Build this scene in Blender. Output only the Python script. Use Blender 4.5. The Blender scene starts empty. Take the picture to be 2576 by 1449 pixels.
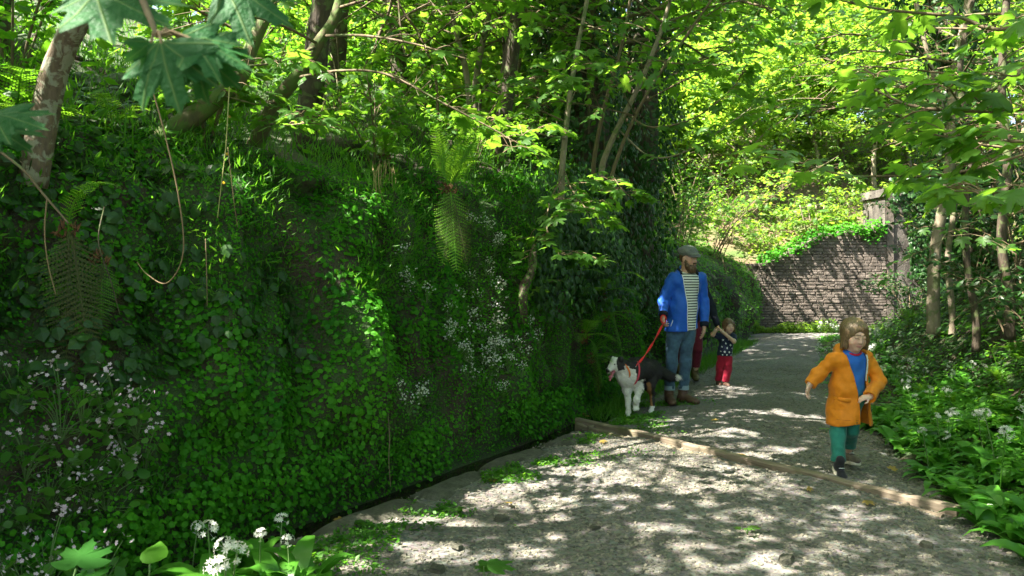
import bpy, math, numpy as np
from mathutils import Matrix, Vector

# ------------------------------------------------------------------ camera, sky, sun, exposure
scene = bpy.context.scene
C = scene.collection
F_PX, CX, HY, CAM_H = 2004.0, 1288.0, 686.0, 1.512      # measured in a 2576 x 1449 view of the photograph
cam = bpy.data.objects.new('camera', bpy.data.cameras.new('camera'))
C.objects.link(cam); scene.camera = cam
cam.location = (0, 0, CAM_H); cam.rotation_euler = (math.radians(90), 0, 0)
cam.data.sensor_width = 36; cam.data.lens = 28.0
cam.data.shift_y = -(724.5 - HY) / 2576
cam.data.clip_start = 0.05; cam.data.clip_end = 2000
cam.data.dof.use_dof = True; cam.data.dof.focus_distance = 7.5; cam.data.dof.aperture_fstop = 5.6
SUN_DIR = np.array([0.54, 0.20, -0.84]); SUN_DIR /= np.linalg.norm(SUN_DIR)      # direction the light travels
world = bpy.data.worlds.new('World'); scene.world = world; world.use_nodes = True
wn = world.node_tree; wn.nodes.clear()
sky = wn.nodes.new('ShaderNodeTexSky'); sky.sky_type = 'NISHITA'; sky.sun_disc = False; sky.dust_density = 3.0; sky.ozone_density = 0.6; sky.air_density = 1.0
sky.sun_elevation = math.asin(-SUN_DIR[2])
sky.sun_rotation = math.atan2(-SUN_DIR[0], -SUN_DIR[1])
bg = wn.nodes.new('ShaderNodeBackground'); bg.inputs[1].default_value = 0.072
wo = wn.nodes.new('ShaderNodeOutputWorld')
wn.links.new(sky.outputs[0], bg.inputs[0]); wn.links.new(bg.outputs[0], wo.inputs[0])
sun = bpy.data.objects.new('sun', bpy.data.lights.new('sun', 'SUN')); C.objects.link(sun)
sun.data.energy = 5.0; sun.data.angle = math.radians(0.53); sun.data.color = (1.0, 0.95, 0.90)
sun.rotation_euler = Vector(SUN_DIR).to_track_quat('-Z', 'Y').to_euler()
scene.view_settings.view_transform = 'Standard'; scene.view_settings.look = 'None'
scene.view_settings.exposure = 2.9; scene.view_settings.gamma = 1.0
scene.view_settings.use_curve_mapping = False
scene.view_settings.use_white_balance = True; scene.view_settings.white_balance_temperature = 6900; scene.view_settings.white_balance_tint = 12   # camera set for shade
cy = scene.cycles
cy.max_bounces = 7; cy.diffuse_bounces = 4; cy.glossy_bounces = 2; cy.transmission_bounces = 5
cy.transparent_max_bounces = 4; cy.use_denoising = True; cy.caustics_reflective = False; cy.caustics_refractive = False
cy.sample_clamp_indirect = 6.0

# ------------------------------------------------------------------ helpers
rng = np.random.default_rng(11)
def P(px, py, d): return np.array([(px - CX) / F_PX * d, d, CAM_H + (HY - py) / F_PX * d])
def G(px, py, z=0.0):
    d = (CAM_H - z) * F_PX / (py - HY); return np.array([(px - CX) / F_PX * d, d, z])
def project(V):
    d = np.maximum(V[..., 1], 0.05)
    return CX + V[..., 0] / d * F_PX, HY - (V[..., 2] - CAM_H) / d * F_PX
def unit(v): return v / np.maximum(np.linalg.norm(v, axis=-1, keepdims=True), 1e-9)

def make_mesh(name, V, F, mat=None, smooth=True, attr=None, col=None):
    """V (n,3); F (m,3) or (m,4) index array, or a list of such arrays"""
    me = bpy.data.meshes.new(name)
    Fs = [np.asarray(f, np.int32) for f in (F if isinstance(F, list) else [F]) if len(f)]
    V = np.asarray(V, np.float32)
    me.vertices.add(len(V)); me.vertices.foreach_set('co', V.ravel())
    li = np.concatenate([f.ravel() for f in Fs])
    tot = np.concatenate([np.full(len(f), f.shape[1], np.int32) for f in Fs])
    st = np.concatenate([[0], np.cumsum(tot)[:-1]]).astype(np.int32)
    me.loops.add(len(li)); me.loops.foreach_set('vertex_index', li)
    me.polygons.add(len(tot)); me.polygons.foreach_set('loop_start', st)
    me.polygons.foreach_set('use_smooth', np.full(len(tot), smooth))
    if attr is not None:
        a = me.attributes.new('rnd', 'FLOAT', 'POINT'); a.data.foreach_set('value', np.asarray(attr, np.float32))
    if col is not None:
        a = me.attributes.new('tint', 'FLOAT_COLOR', 'POINT')
        a.data.foreach_set('color', np.c_[col, np.ones(len(col))].astype(np.float32).ravel())
    if mat: me.materials.append(mat)
    me.update(calc_edges=True)
    return me

def add(name, me, parent=None, loc=None, label=None, cat=None, group=None, kind=None, mtx=None):
    o = bpy.data.objects.new(name, me); C.objects.link(o)
    if parent: o.parent = parent
    if mtx is not None: o.matrix_basis = mtx
    elif loc is not None: o.location = loc
    for k, v in (('label', label), ('category', cat), ('group', group), ('kind', kind)):
        if v: o[k] = v
    return o
def thing(name, label, cat, loc=(0, 0, 0), group=None, rz=0.0):
    o = add(name, None, None, tuple(loc), label, cat, group); o.rotation_euler = (0, 0, rz); o.empty_display_size = 0.1
    return o

def _hash(ix, iy, iz, seed):
    h = (ix * 374761393 + iy * 668265263 + iz * 1440662683 + seed * 974711) & 0xffffffff
    h = ((h ^ (h >> 13)) * 1274126177) & 0xffffffff
    return ((h ^ (h >> 16)) & 0xffff) / 32767.5 - 1.0
def vnoise(p, seed=0):
    p = np.asarray(p, float); i = np.floor(p).astype(np.int64); f = p - i; f = f * f * (3 - 2 * f)
    x, y, z = i[..., 0], i[..., 1], i[..., 2]; r = 0
    for a in (0, 1):
        for b in (0, 1):
            for c in (0, 1):
                w = (f[..., 0] if a else 1 - f[..., 0]) * (f[..., 1] if b else 1 - f[..., 1]) * (f[..., 2] if c else 1 - f[..., 2])
                r = r + w * _hash(x + a, y + b, z + c, seed)
    return r
def fbm(p, seed=0, n=3):
    p = np.asarray(p, float); r = 0; a = 1.0
    for k in range(n): r = r + a * vnoise(p * 2 ** k + 17.3 * k, seed + k); a *= 0.5
    return r

def catmull(pts, n):
    pts = np.asarray(pts, float); k = len(pts)
    ext = np.vstack([2 * pts[0] - pts[1], pts, 2 * pts[-1] - pts[-2]])
    t = np.linspace(0, k - 1, n); i = np.minimum(t.astype(int), k - 2); f = (t - i)[:, None]
    a, b, c, d = ext[i], ext[i + 1], ext[i + 2], ext[i + 3]
    return 0.5 * (2 * b + (c - a) * f + (2 * a - 5 * b + 4 * c - d) * f ** 2 + (3 * b - a - 3 * c + d) * f ** 3)

def tube(pts, rad, sides=8, cap=True, rough=0.0, seed=0):
    """a round bar along a polyline; returns V, F (quads + cap triangles)"""
    pts = np.asarray(pts, float); n = len(pts); rad = np.broadcast_to(np.asarray(rad, float), (n,))
    T = unit(np.gradient(pts, axis=0)); U = np.zeros_like(pts)
    ref = np.array([0.0, 0, 1]) if abs(T[0][2]) < 0.9 else np.array([1.0, 0, 0])
    u = unit(np.cross(T[0], ref))
    for i in range(n):
        u = unit(u - T[i] * np.dot(u, T[i])); U[i] = u
    W = np.cross(T, U); a = np.arange(sides) * 2 * math.pi / sides
    R = rad[:, None] * np.ones((1, sides))
    if rough:
        q = pts[:, None, :] * 6 + (np.cos(a)[None, :, None] * U[:, None, :] + np.sin(a)[None, :, None] * W[:, None, :]) * 1.3
        R = R * (1 + rough * vnoise(q, seed))
    V = pts[:, None, :] + R[..., None] * (np.cos(a)[None, :, None] * U[:, None, :] + np.sin(a)[None, :, None] * W[:, None, :])
    V = V.reshape(-1, 3); i = np.arange(n - 1)[:, None] * sides; j = np.arange(sides)[None, :]; k = (j + 1) % sides
    Q = np.stack([i + j, i + k, i + sides + k, i + sides + j], -1).reshape(-1, 4)
    if not cap: return V, [Q]
    V = np.vstack([V, pts[:1], pts[-1:]]); m = n * sides; j = np.arange(sides); k = (j + 1) % sides
    T1 = np.stack([np.full(sides, m), k, j], -1); T2 = np.stack([np.full(sides, m + 1), m - sides + j, m - sides + k], -1)
    return V, [Q, np.vstack([T1, T2])]
def merge(parts):
    """join (V, F or [F..]) pieces into one vertex/face list"""
    Vs, f3, f4, o = [], [], [], 0
    for V, F in parts:
        for f in (F if isinstance(F, list) else [F]):
            f = np.asarray(f)
            if len(f): (f3 if f.shape[1] == 3 else f4).append(f + o)
        Vs.append(V); o += len(V)
    out = []
    if f3: out.append(np.vstack(f3))
    if f4: out.append(np.vstack(f4))
    return np.vstack(Vs), out

def frames(nrm, tip, roll=None):
    """rotation matrices (n,3,3) whose columns are width, tip direction, normal"""
    y = unit(tip - nrm * np.sum(tip * nrm, -1, keepdims=True)); x = np.cross(y, nrm)
    return np.stack([x, y, nrm], -1)
def scatter(tv, tf, R, T, S):
    """copy a leaf template (tv, tf) to every frame R, place T, size S"""
    n, k = len(T), len(tv)
    V = np.einsum('nij,kj->nki', R * np.asarray(S).reshape(-1, 1, 1), tv) + T[:, None, :]
    F = (tf[None] + (np.arange(n) * k)[:, None, None]).reshape(-1, tf.shape[1])
    return V.reshape(-1, 3), F
def leafmesh(name, tmpl, R, T, S, mat, smooth=False, rnd=None):
    tv, tf = tmpl; V, F = scatter(tv, tf, R, T, S)
    if rnd is None: rnd = rng.random(len(T))
    return make_mesh(name, V, F, mat, smooth, np.repeat(rnd, len(tv)))
def rand_unit(n):
    v = rng.normal(size=(n, 3)); return unit(v)
def mtx(R, T, S):
    m = np.eye(4); m[:3, :3] = R * S; m[:3, 3] = T; return Matrix(m.tolist())

# ------------------------------------------------------------------ materials
def material(name):
    m = bpy.data.materials.new(name); m.use_nodes = True; nt = m.node_tree
    return m, nt, nt.nodes['Principled BSDF']
def nd(nt, t, **kw):
    n = nt.nodes.new('ShaderNode' + t)
    for k, v in kw.items():
        if k in ('operation', 'blend_type', 'data_type', 'attribute_name', 'noise_dimensions', 'feature', 'wave_type', 'bands_direction', 'distance'): setattr(n, k, v)
        else:
            s = n.inputs[int(k[1:])] if k[0] == 'i' and k[1:].isdigit() else n.inputs[k]
            if hasattr(v, 'is_output') or isinstance(v, bpy.types.NodeSocket): nt.links.new(v, s)
            else: s.default_value = v
    return n
def ramp(nt, fac, stops):
    r = nt.nodes.new('ShaderNodeValToRGB'); nt.links.new(fac, r.inputs[0]); e = r.color_ramp.elements
    while len(e) < len(stops): e.new(0.5)
    for q, (p, c) in zip(e, stops): q.position = p; q.color = (*c, 1)
    return r.outputs[0]
def noise(nt, scale, detail=4, coord=None, rough=0.55, dist=0.0):
    n = nd(nt, 'TexNoise', Scale=scale, Detail=detail, Roughness=rough, Distortion=dist)
    nt.links.new(coord if coord is not None else obj_co(nt), n.inputs['Vector']); return n.outputs[0]
def obj_co(nt):
    for n in nt.nodes:
        if n.type == 'TEX_COORD': return n.outputs['Object']
    return nt.nodes.new('ShaderNodeTexCoord').outputs['Object']
def math_(nt, op, a, b=0.0): return nd(nt, 'Math', operation=op, i0=a, i1=b).outputs[0]
def mixc(nt, f, a, b, mode='MIX'):
    n = nt.nodes.new('ShaderNodeMixRGB'); n.blend_type = mode
    for s, v in zip(n.inputs, (f, a, b)):
        if isinstance(v, bpy.types.NodeSocket): nt.links.new(v, s)
        else: s.default_value = v if not isinstance(v, tuple) else (*v, 1)
    return n.outputs[0]
def bump(nt, b, h, strength=0.5, dist=0.01):
    n = nd(nt, 'Bump', Strength=strength, Distance=dist); nt.links.new(h, n.inputs['Height'])
    nt.links.new(n.outputs[0], b.inputs['Normal']); return n

def leaf_mat(name, c1, c2, t1, t2, fac=0.45, rough=0.42, veins=False, spec=0.4):
    m, nt, b = material(name)
    at = nd(nt, 'Attribute', attribute_name='rnd'); oi = nt.nodes.new('ShaderNodeObjectInfo')
    r = math_(nt, 'FRACT', math_(nt, 'ADD', at.outputs['Fac'], oi.outputs['Random']))
    pn = nd(nt, 'MapRange', i0=noise(nt, 1.6, 4, nd(nt, 'NewGeometry').outputs['Position'], .6), i1=.36, i2=.64)
    r = math_(nt, 'ADD', math_(nt, 'MULTIPLY', r, .55), math_(nt, 'MULTIPLY', pn.outputs[0], .45))
    col = mixc(nt, r, c1, c2); tr = mixc(nt, r, t1, t2)
    if veins:
        sp = nd(nt, 'SeparateXYZ', i0=obj_co(nt)); x, y = sp.outputs[0], sp.outputs[1]; best = None
        for a in (0, 38, -38, 78, -78):
            ca, sa = math.cos(math.radians(a)), math.sin(math.radians(a))
            d = math_(nt, 'ABSOLUTE', math_(nt, 'SUBTRACT', math_(nt, 'MULTIPLY', x, ca), math_(nt, 'MULTIPLY', math_(nt, 'SUBTRACT', y, 0.06), sa)))
            back = math_(nt, 'LESS_THAN', math_(nt, 'ADD', math_(nt, 'MULTIPLY', x, sa), math_(nt, 'MULTIPLY', math_(nt, 'SUBTRACT', y, 0.06), ca)), 0.0)
            d = math_(nt, 'ADD', d, back); best = d if best is None else math_(nt, 'MINIMUM', best, d)
        v = math_(nt, 'SUBTRACT', 1.0, math_(nt, 'MINIMUM', math_(nt, 'DIVIDE', best, 0.02), 1.0))
        col = mixc(nt, math_(nt, 'MULTIPLY', v, 0.55), col, (0.22, 0.32, 0.10)); tr = mixc(nt, math_(nt, 'MULTIPLY', v, 0.4), tr, (0.1, 0.2, 0.03))
        nz = noise(nt, 9.0, 3); col = mixc(nt, math_(nt, 'MULTIPLY', nz, 0.5), col, (0.02, 0.06, 0.015))
        bump(nt, b, math_(nt, 'ADD', v, nz), 0.35, 0.03)
    nt.links.new(col, b.inputs['Base Color']); b.inputs['Roughness'].default_value = rough
    b.inputs['Specular IOR Level'].default_value = spec
    t = nt.nodes.new('ShaderNodeBsdfTranslucent'); nt.links.new(tr, t.inputs[0])
    mx = nt.nodes.new('ShaderNodeMixShader'); mx.inputs[0].default_value = fac
    nt.links.new(b.outputs[0], mx.inputs[1]); nt.links.new(t.outputs[0], mx.inputs[2])
    nt.links.new(mx.outputs[0], nt.nodes['Material Output'].inputs[0]); return m
def cloth(name, c, var=0.25, scale=60, rough=0.85, sheen=0.15):
    m, nt, b = material(name); n = noise(nt, scale, 3); n2 = noise(nt, 7, 3)
    f = math_(nt, 'MULTIPLY', math_(nt, 'ADD', n, n2), 0.5)
    nt.links.new(ramp(nt, f, [(0.3, tuple(x * (1 - var) for x in c)), (0.7, tuple(min(1, x * (1 + var)) for x in c))]), b.inputs['Base Color'])
    b.inputs['Roughness'].default_value = rough; b.inputs['Sheen Weight'].default_value = sheen
    b.inputs['Specular IOR Level'].default_value = 0.25
    bump(nt, b, n, 0.25, 0.003); return m
def tint_mat(name, rough=0.55, sss=0.0, bumps=0.2, bscale=150):
    m, nt, b = material(name); a = nd(nt, 'Attribute', attribute_name='tint')
    n = noise(nt, bscale * 0.3, 3)
    nt.links.new(mixc(nt, 0.25, a.outputs['Color'], ramp(nt, n, [(0.3, (0.6, 0.6, 0.6)), (0.7, (1, 1, 1))]), 'MULTIPLY'), b.inputs['Base Color'])
    b.inputs['Roughness'].default_value = rough
    if sss: b.inputs['Subsurface Weight'].default_value = sss; b.inputs['Subsurface Radius'].default_value = (0.01, 0.004, 0.002); b.inputs['Subsurface Scale'].default_value = 0.6
    bump(nt, b, noise(nt, bscale, 3), bumps, 0.002); return m
def plain(name, c, rough=0.5, metal=0.0, spec=0.5):
    m, nt, b = material(name); n = noise(nt, 40, 3)
    nt.links.new(ramp(nt, n, [(0.3, tuple(x * 0.8 for x in c)), (0.75, tuple(min(1, x * 1.12) for x in c))]), b.inputs['Base Color'])
    b.inputs['Roughness'].default_value = rough; b.inputs['Metallic'].default_value = metal; b.inputs['Specular IOR Level'].default_value = spec; return m
def bark_mat(name, c1, c2, lichen, amount=0.5, scale=9):
    m, nt, b = material(name); co = obj_co(nt)
    mp = nd(nt, 'Mapping', Vector=co); mp.inputs['Scale'].default_value = (1, 1, 0.35)
    n = noise(nt, scale * 3, 5, mp.outputs[0]); base = ramp(nt, n, [(0.3, c1), (0.7, c2)])
    l = noise(nt, scale, 4, co, 0.6, 0.6); f = ramp(nt, l, [(0.62 - 0.25 * amount, (0, 0, 0)), (0.68 - 0.25 * amount, (1, 1, 1))])
    nt.links.new(mixc(nt, f, base, lichen), b.inputs['Base Color']); b.inputs['Roughness'].default_value = 0.85
    bump(nt, b, n, 0.6, 0.02); return m

L_SYC = leaf_mat('sycamore_leaf', (0.035, 0.105, 0.018), (0.06, 0.16, 0.024), (0.16, 0.42, 0.03), (0.30, 0.56, 0.04), 0.5, 0.4)
L_SYC_BIG = leaf_mat('sycamore_leaf_veined', (0.025, 0.12, 0.022), (0.05, 0.18, 0.028), (0.12, 0.42, 0.03), (0.22, 0.54, 0.04), 0.45, 0.5, veins=True, spec=.2)
L_NEAR = leaf_mat('near_leaf_veined', (0.010, 0.075, 0.022), (0.02, 0.11, 0.03), (0.05, 0.22, 0.03), (0.09, 0.3, 0.04), 0.25, 0.6, veins=True, spec=.15)
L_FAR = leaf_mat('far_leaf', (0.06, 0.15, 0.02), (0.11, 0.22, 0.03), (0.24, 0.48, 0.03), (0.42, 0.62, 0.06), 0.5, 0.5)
L_HERB = leaf_mat('herb_leaf', (0.022, 0.11, 0.008), (0.07, 0.22, 0.014), (0.09, 0.36, 0.015), (0.24, 0.54, 0.03), 0.45, 0.5)
L_MOSSY = leaf_mat('cliff_leaf', (0.010, 0.12, 0.005), (0.070, 0.29, 0.012), (0.03, 0.30, 0.01), (0.18, 0.55, 0.02), 0.40, 0.55, spec=.2)
L_IVY = leaf_mat('ivy_leaf', (0.012, 0.05, 0.010), (0.03, 0.095, 0.016), (0.03, 0.12, 0.02), (0.06, 0.2, 0.02), 0.3, 0.42, spec=0.35)
L_FERN = leaf_mat('fern_leaf', (0.035, 0.14, 0.010), (0.08, 0.24, 0.015), (0.18, 0.48, 0.02), (0.34, 0.62, 0.04), 0.5, 0.5)
L_FERNOLD = leaf_mat('old_fern_leaf', (0.07, 0.06, 0.014), (0.04, 0.08, 0.014), (0.15, 0.15, 0.02), (0.1, 0.2, 0.02), 0.35, 0.6)
L_GARLIC = leaf_mat('garlic_leaf', (0.035, 0.16, 0.018), (0.08, 0.25, 0.025), (0.10, 0.40, 0.04), (0.2, 0.5, 0.06), 0.4, 0.3)
L_ROUND = leaf_mat('purslane_leaf', (0.03, 0.12, 0.02), (0.07, 0.19, 0.025), (0.1, 0.36, 0.03), (0.2, 0.46, 0.04), 0.35, 0.35)
L_WHITE = leaf_mat('white_petal', (0.58, 0.62, 0.54), (0.70, 0.72, 0.66), (0.6, 0.65, 0.5), (0.7, 0.7, 0.6), 0.35, 0.6)
L_PINK = leaf_mat('pink_petal', (0.72, 0.55, 0.68), (0.80, 0.68, 0.76), (0.65, 0.4, 0.6), (0.7, 0.5, 0.65), 0.35, 0.6)
L_YELLOW = leaf_mat('yellow_leaf', (0.3, 0.2, 0.04), (0.24, 0.17, 0.05), (0.5, 0.35, 0.03), (0.5, 0.4, 0.03), 0.3, 0.5)
STEM = plain('green_stem', (0.08, 0.16, 0.04), 0.6)
VINE = plain('dry_vine', (0.20, 0.14, 0.07), 0.8)
BARK = bark_mat('bark_lichen', (0.07, 0.05, 0.03), (0.15, 0.11, 0.065), (0.22, 0.22, 0.15), 0.5, 16)
BARK_DARK = bark_mat('bark_dark', (0.03, 0.024, 0.016), (0.08, 0.06, 0.035), (0.09, 0.12, 0.04), 0.35)
BARK_PALE = bark_mat('bark_pale', (0.16, 0.13, 0.085), (0.27, 0.23, 0.16), (0.12, 0.15, 0.06), 0.35)
BARK_TWIG = bark_mat('bark_twig', (0.09, 0.065, 0.035), (0.17, 0.13, 0.07), (0.10, 0.13, 0.04), 0.3)
BARK_MOSS = bark_mat('bark_mossy', (0.05, 0.05, 0.018), (0.10, 0.09, 0.03), (0.06, 0.11, 0.015), 0.7)

# ------------------------------------------------------------------ leaf templates (base at the origin, tip along +y, face +z)
def fan(half, ctr, fold=-0.18, droop=-0.22, wave=0.0):
    h = np.array(half, float); o = np.vstack([h, np.c_[-h[::-1, 0], h[::-1, 1]][1:-1] if h[-1, 0] == 0 else np.c_[-h[::-1, 0], h[::-1, 1]][:-1]])
    V = np.vstack([[ctr], o]); z = fold * np.abs(V[:, 0]) + droop * V[:, 1] ** 2 + wave * np.sin(V[:, 0] * 9 + V[:, 1] * 7)
    n = len(o); j = np.arange(n); F = np.stack([np.zeros(n, int), 1 + (j + 1) % n, 1 + j], -1)
    return np.c_[V, z], F
SYC_HALF = [(0, 1), (.07, .86), (.15, .83), (.14, .68), (.17, .56), (.30, .67), (.36, .64), (.52, .76), (.52, .61), (.60, .55), (.47, .43), (.40, .34),
            (.53, .32), (.68, .27), (.57, .14), (.43, .06), (.22, .0), (.06, .05), (0, .1)]
SYC = fan(SYC_HALF, (0, .36), -0.16, -0.2, 0.015)
SYC2 = fan(SYC_HALF, (0, .36), -0.30, -0.35, 0.03)
SYC_LO = fan([(0, 1), (.16, .6), (.55, .7), (.46, .18), (0, .02)], (0, .36), -0.2, -0.2)
LEAF6 = fan([(0, 1), (.24, .62), (.28, .3), (0, 0)], (0, .4), -0.35, -0.3)
OVATE = fan([(0, 1), (.1, .86), (.22, .68), (.3, .48), (.3, .3), (.2, .12), (.08, .03), (0, 0)], (0, .42), -0.28, -0.35, .02)
LEAF4 = (np.array([[0, 0, 0], [.3, .45, -.08], [0, 1, -.25], [-.3, .45, -.08]]), np.array([[0, 1, 2], [0, 2, 3]]))
NARROW = (np.array([[0, 0, 0], [.1, .45, -.03], [0, 1, -.2], [-.1, .45, -.03]]), np.array([[0, 1, 2], [0, 2, 3]]))
ROUND = fan([(.0, 1), (.36, .86), (.5, .52), (.38, .16), (0, 0.02)], (0, .5), 0.12, -0.1)
TRILOBE = fan([(0, .95), (.5, .66), (.38, .12), (0, .05)], (0, .42), -0.12, -0.12)
IVY = fan([(0, 1), (.44, .5), (.34, .08), (0, .0)], (0, .35), -0.25, -0.25)
BROAD4 = (np.array([[0, 0, 0], [.52, .5, -.1], [0, 1, -.2], [-.52, .5, -.1]]), np.array([[0, 1, 2], [0, 2, 3]]))
BLADE = (np.array([[-.02, 0, 0], [.02, 0, 0], [-.016, .55, .0], [.016, .55, .0], [0, 1, -.25]]), np.array([[0, 1, 3], [0, 3, 2], [2, 3, 4]]))
# ------------------------------------------------------------------ terrain: the lane, the cliff on the left, banks and hills
def smooth_curve(pts, n=360, k=9):
    c = catmull(pts, n * 3); s = np.r_[0, np.cumsum(np.linalg.norm(np.diff(c, axis=0), axis=1))]
    t = np.linspace(0, s[-1], n); return np.stack([np.interp(t, s, c[:, i]) for i in range(2)], -1)
B_PTS = [(-9, -8), (-5.3, -1.5), (-3.55, 1.3), (-2.24, 3.48), (-1.43, 4.86), (-.45, 6.5), (0.55, 8.2), (1.15, 9.6), (1.6, 10.5), (2.3, 12.0), (3.9, 15.4), (5.3, 18.4), (6.45, 20.7), (8.2, 24.5)]
R_PTS = [(2.2, -8), (2.35, 0), (2.5, 3), (2.62, 4.3), (2.78, 5.0), (3.3, 7.3), (3.95, 10), (4.8, 12.4), (5.9, 15.5), (6.95, 18.0), (8.3, 19.2), (11, 19.9), (18, 20.2)]
NB = 430
BC = smooth_curve(B_PTS, NB); RC = smooth_curve(R_PTS, 420)
def left_normal(c):
    t = unit(np.gradient(c, axis=0)); 
    n = np.stack([-t[:, 1], t[:, 0]], -1)
    for _ in range(12): n = unit(np.vstack([n[:1], (n[:-2] + n[1:-1] + n[2:]) / 3, n[-1:]]))
    return n
BN = left_normal(BC); RN = -left_normal(RC)
def xB(y): return np.interp(y, BC[:, 1], BC[:, 0])
def xR(y): return np.interp(y, RC[:, 1], RC[:, 0])

# cliff face and the slope above it, one swept grid
prof = np.array([(-.44, .0), (-.38, -.02), (-.31, -.09), (-.18, -.12), (-.03, -.11), (.04, -.04), (.02, .15), (-.02, .4), (.0, .7), (.06, 1.0), (.14, 1.35), (.24, 1.7), (.4, 2.0),
                 (.68, 2.25), (1.1, 2.48), (1.8, 2.8), (3.0, 3.3), (5.0, 4.1), (8, 5.1), (13, 6.4), (22, 8.2), (45, 11)])
seg = np.array([0, 1, 1, 2, 2, 2, 4, 5, 6, 6, 7, 7, 7, 7, 7, 8, 10, 10, 8, 6, 5, 5])
J = np.cumsum(seg); pj = np.arange(J[-1] + 1)
po, pz = np.interp(pj, J, prof[:, 0]), np.interp(pj, J, prof[:, 1])
hfac = np.interp(BC[:, 1], [-8, 3, 6, 9.5, 10.6, 12.2, 15, 21], [1.0, 1.0, 1.0, 1.12, 1.16, .86, .82, .8])
CL = np.zeros((NB, len(pj), 3))
CL[..., 0] = BC[:, None, 0] + BN[:, None, 0] * po[None]; CL[..., 1] = BC[:, None, 1] + BN[:, None, 1] * po[None]
CL[..., 2] = np.where(pz[None] > 0, pz[None] * hfac[:, None], pz[None])
face = np.interp(pz, [-.12, .1, .5, 2.2, 3.5], [0, .4, 1, 1, .8]) * (po > -.06)
q = CL.copy(); q[..., 2] *= 0.45                                     # ridges stand upright
bulge = 0.25 * fbm(q * 1.6, 3, 3) + 0.10 * fbm(q * 5.0, 9, 2) + 0.03 * fbm(CL * 14, 21, 2) + 0.10 * np.clip(fbm(CL * [5, 5, .9], 33, 2), -.6, 1)
undercut = -0.16 * np.exp(-((CL[..., 2] - .22) / .22) ** 2) * (0.4 + 0.6 * np.clip(fbm(CL * 1.1, 41, 2) + .3, 0, 1))
gully = -0.55 * np.exp(-((BC[:, 1] - 11.5) / .5) ** 2)[:, None]
bulge = (bulge + undercut + gully * (CL[..., 2] < 3)) * face[None]
CL[..., 0] -= BN[:, None, 0] * bulge; CL[..., 1] -= BN[:, None, 1] * bulge
CL[..., 2] += 0.18 * fbm(CL * 0.8, 77, 3) * np.clip((po - .5) / 1.5, 0, 1)[None] + 0.05 * fbm(CL * 4, 78, 2) * np.clip((pz - .4) / 2, 0, 1)[None]
def grid_faces(a, b):
    i = np.arange(a - 1)[:, None] * b; j = np.arange(b - 1)[None]
    return np.stack([i + j, i + b + j, i + b + j + 1, i + j + 1], -1).reshape(-1, 4)
def grid_normals(V, out):
    n = unit(np.cross(np.gradient(V, axis=0), np.gradient(V, axis=1))); s = np.sign(np.sum(n * out, -1, keepdims=True)); s[s == 0] = 1
    return n * s
CLN = grid_normals(CL, np.concatenate([-BN[:, None, :] * np.ones((1, len(pj), 1)), np.ones((NB, len(pj), 1))], -1))

m, nt, b = material('cliff_rock')
co = obj_co(nt); n1 = noise(nt, 2.2, 6, co); n2 = noise(nt, 16, 5, co, 0.65); n3 = noise(nt, 90, 3, co)
rock = ramp(nt, n2, [(0.3, (0.018, 0.013, 0.008)), (0.55, (0.05, 0.036, 0.02)), (0.8, (0.10, 0.075, 0.04))])
moss = ramp(nt, n3, [(0.3, (0.012, 0.035, 0.006)), (0.7, (0.04, 0.085, 0.014))])
f = ramp(nt, mixc(nt, 0.35, n1, n2), [(0.42, (0, 0, 0)), (0.52, (1, 1, 1))])
nt.links.new(mixc(nt, f, rock, moss), b.inputs['Base Color']); b.inputs['Roughness'].default_value = 0.8
bump(nt, b, mixc(nt, 0.5, n2, n3), 0.9, 0.03); CLIFF = m
add('cliff', make_mesh('cliff', CL.reshape(-1, 3), grid_faces(NB, len(pj)), CLIFF), kind='structure', label='mossy rock face and steep wooded slope on the left of the lane')

# lane surface between ditch edge and right edge
m, nt, b = material('gravel_path')
co = obj_co(nt); n1 = noise(nt, 1.1, 5, co); n2 = noise(nt, 28, 5, co, 0.7)
vo = nd(nt, 'TexVoronoi', Scale=38.0); nt.links.new(co, vo.inputs['Vector'])
c = mixc(nt, 0.45, ramp(nt, n2, [(0.3, (0.07, 0.066, 0.045)), (0.7, (0.195, 0.185, 0.135))]), vo.outputs['Color'], 'SOFT_LIGHT')
sp = nd(nt, 'HueSaturation', Saturation=0.35, Color=c)
d = ramp(nt, n1, [(0.35, (0.62, 0.58, 0.5)), (0.65, (1, 1, 1))])
nt.links.new(mixc(nt, 0.8, sp.outputs[0], d, 'MULTIPLY'), b.inputs['Base Color']); b.inputs['Roughness'].default_value = 0.9
bump(nt, b, mixc(nt, 0.6, vo.outputs['Distance'], n2), 0.8, 0.02); PATHM = m
ys = np.linspace(-8, 18.6, 330); tt = np.linspace(0, 1, 46)
lx = xB(ys) + 0.43 / np.maximum(np.abs(np.interp(ys, BC[:, 1], BN[:, 0])), .5); rx = xR(ys) + 0.25
PV = np.zeros((330, 46, 3)); PV[..., 0] = lx[:, None] * (1 - tt) + rx[:, None] * tt; PV[..., 1] = ys[:, None]
edge = np.minimum(tt, 1 - tt)
PV[..., 2] = 0.035 * fbm(PV * .9, 5, 3) * np.minimum(edge * 6, 1) + 0.012 * fbm(PV * 5, 6, 2) + 0.03 * np.sin(tt * math.pi) - 0.004
add('path', make_mesh('path', PV.reshape(-1, 3), grid_faces(330, 46), PATHM), kind='structure', label='gravel lane dappled with sunlight')
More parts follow.
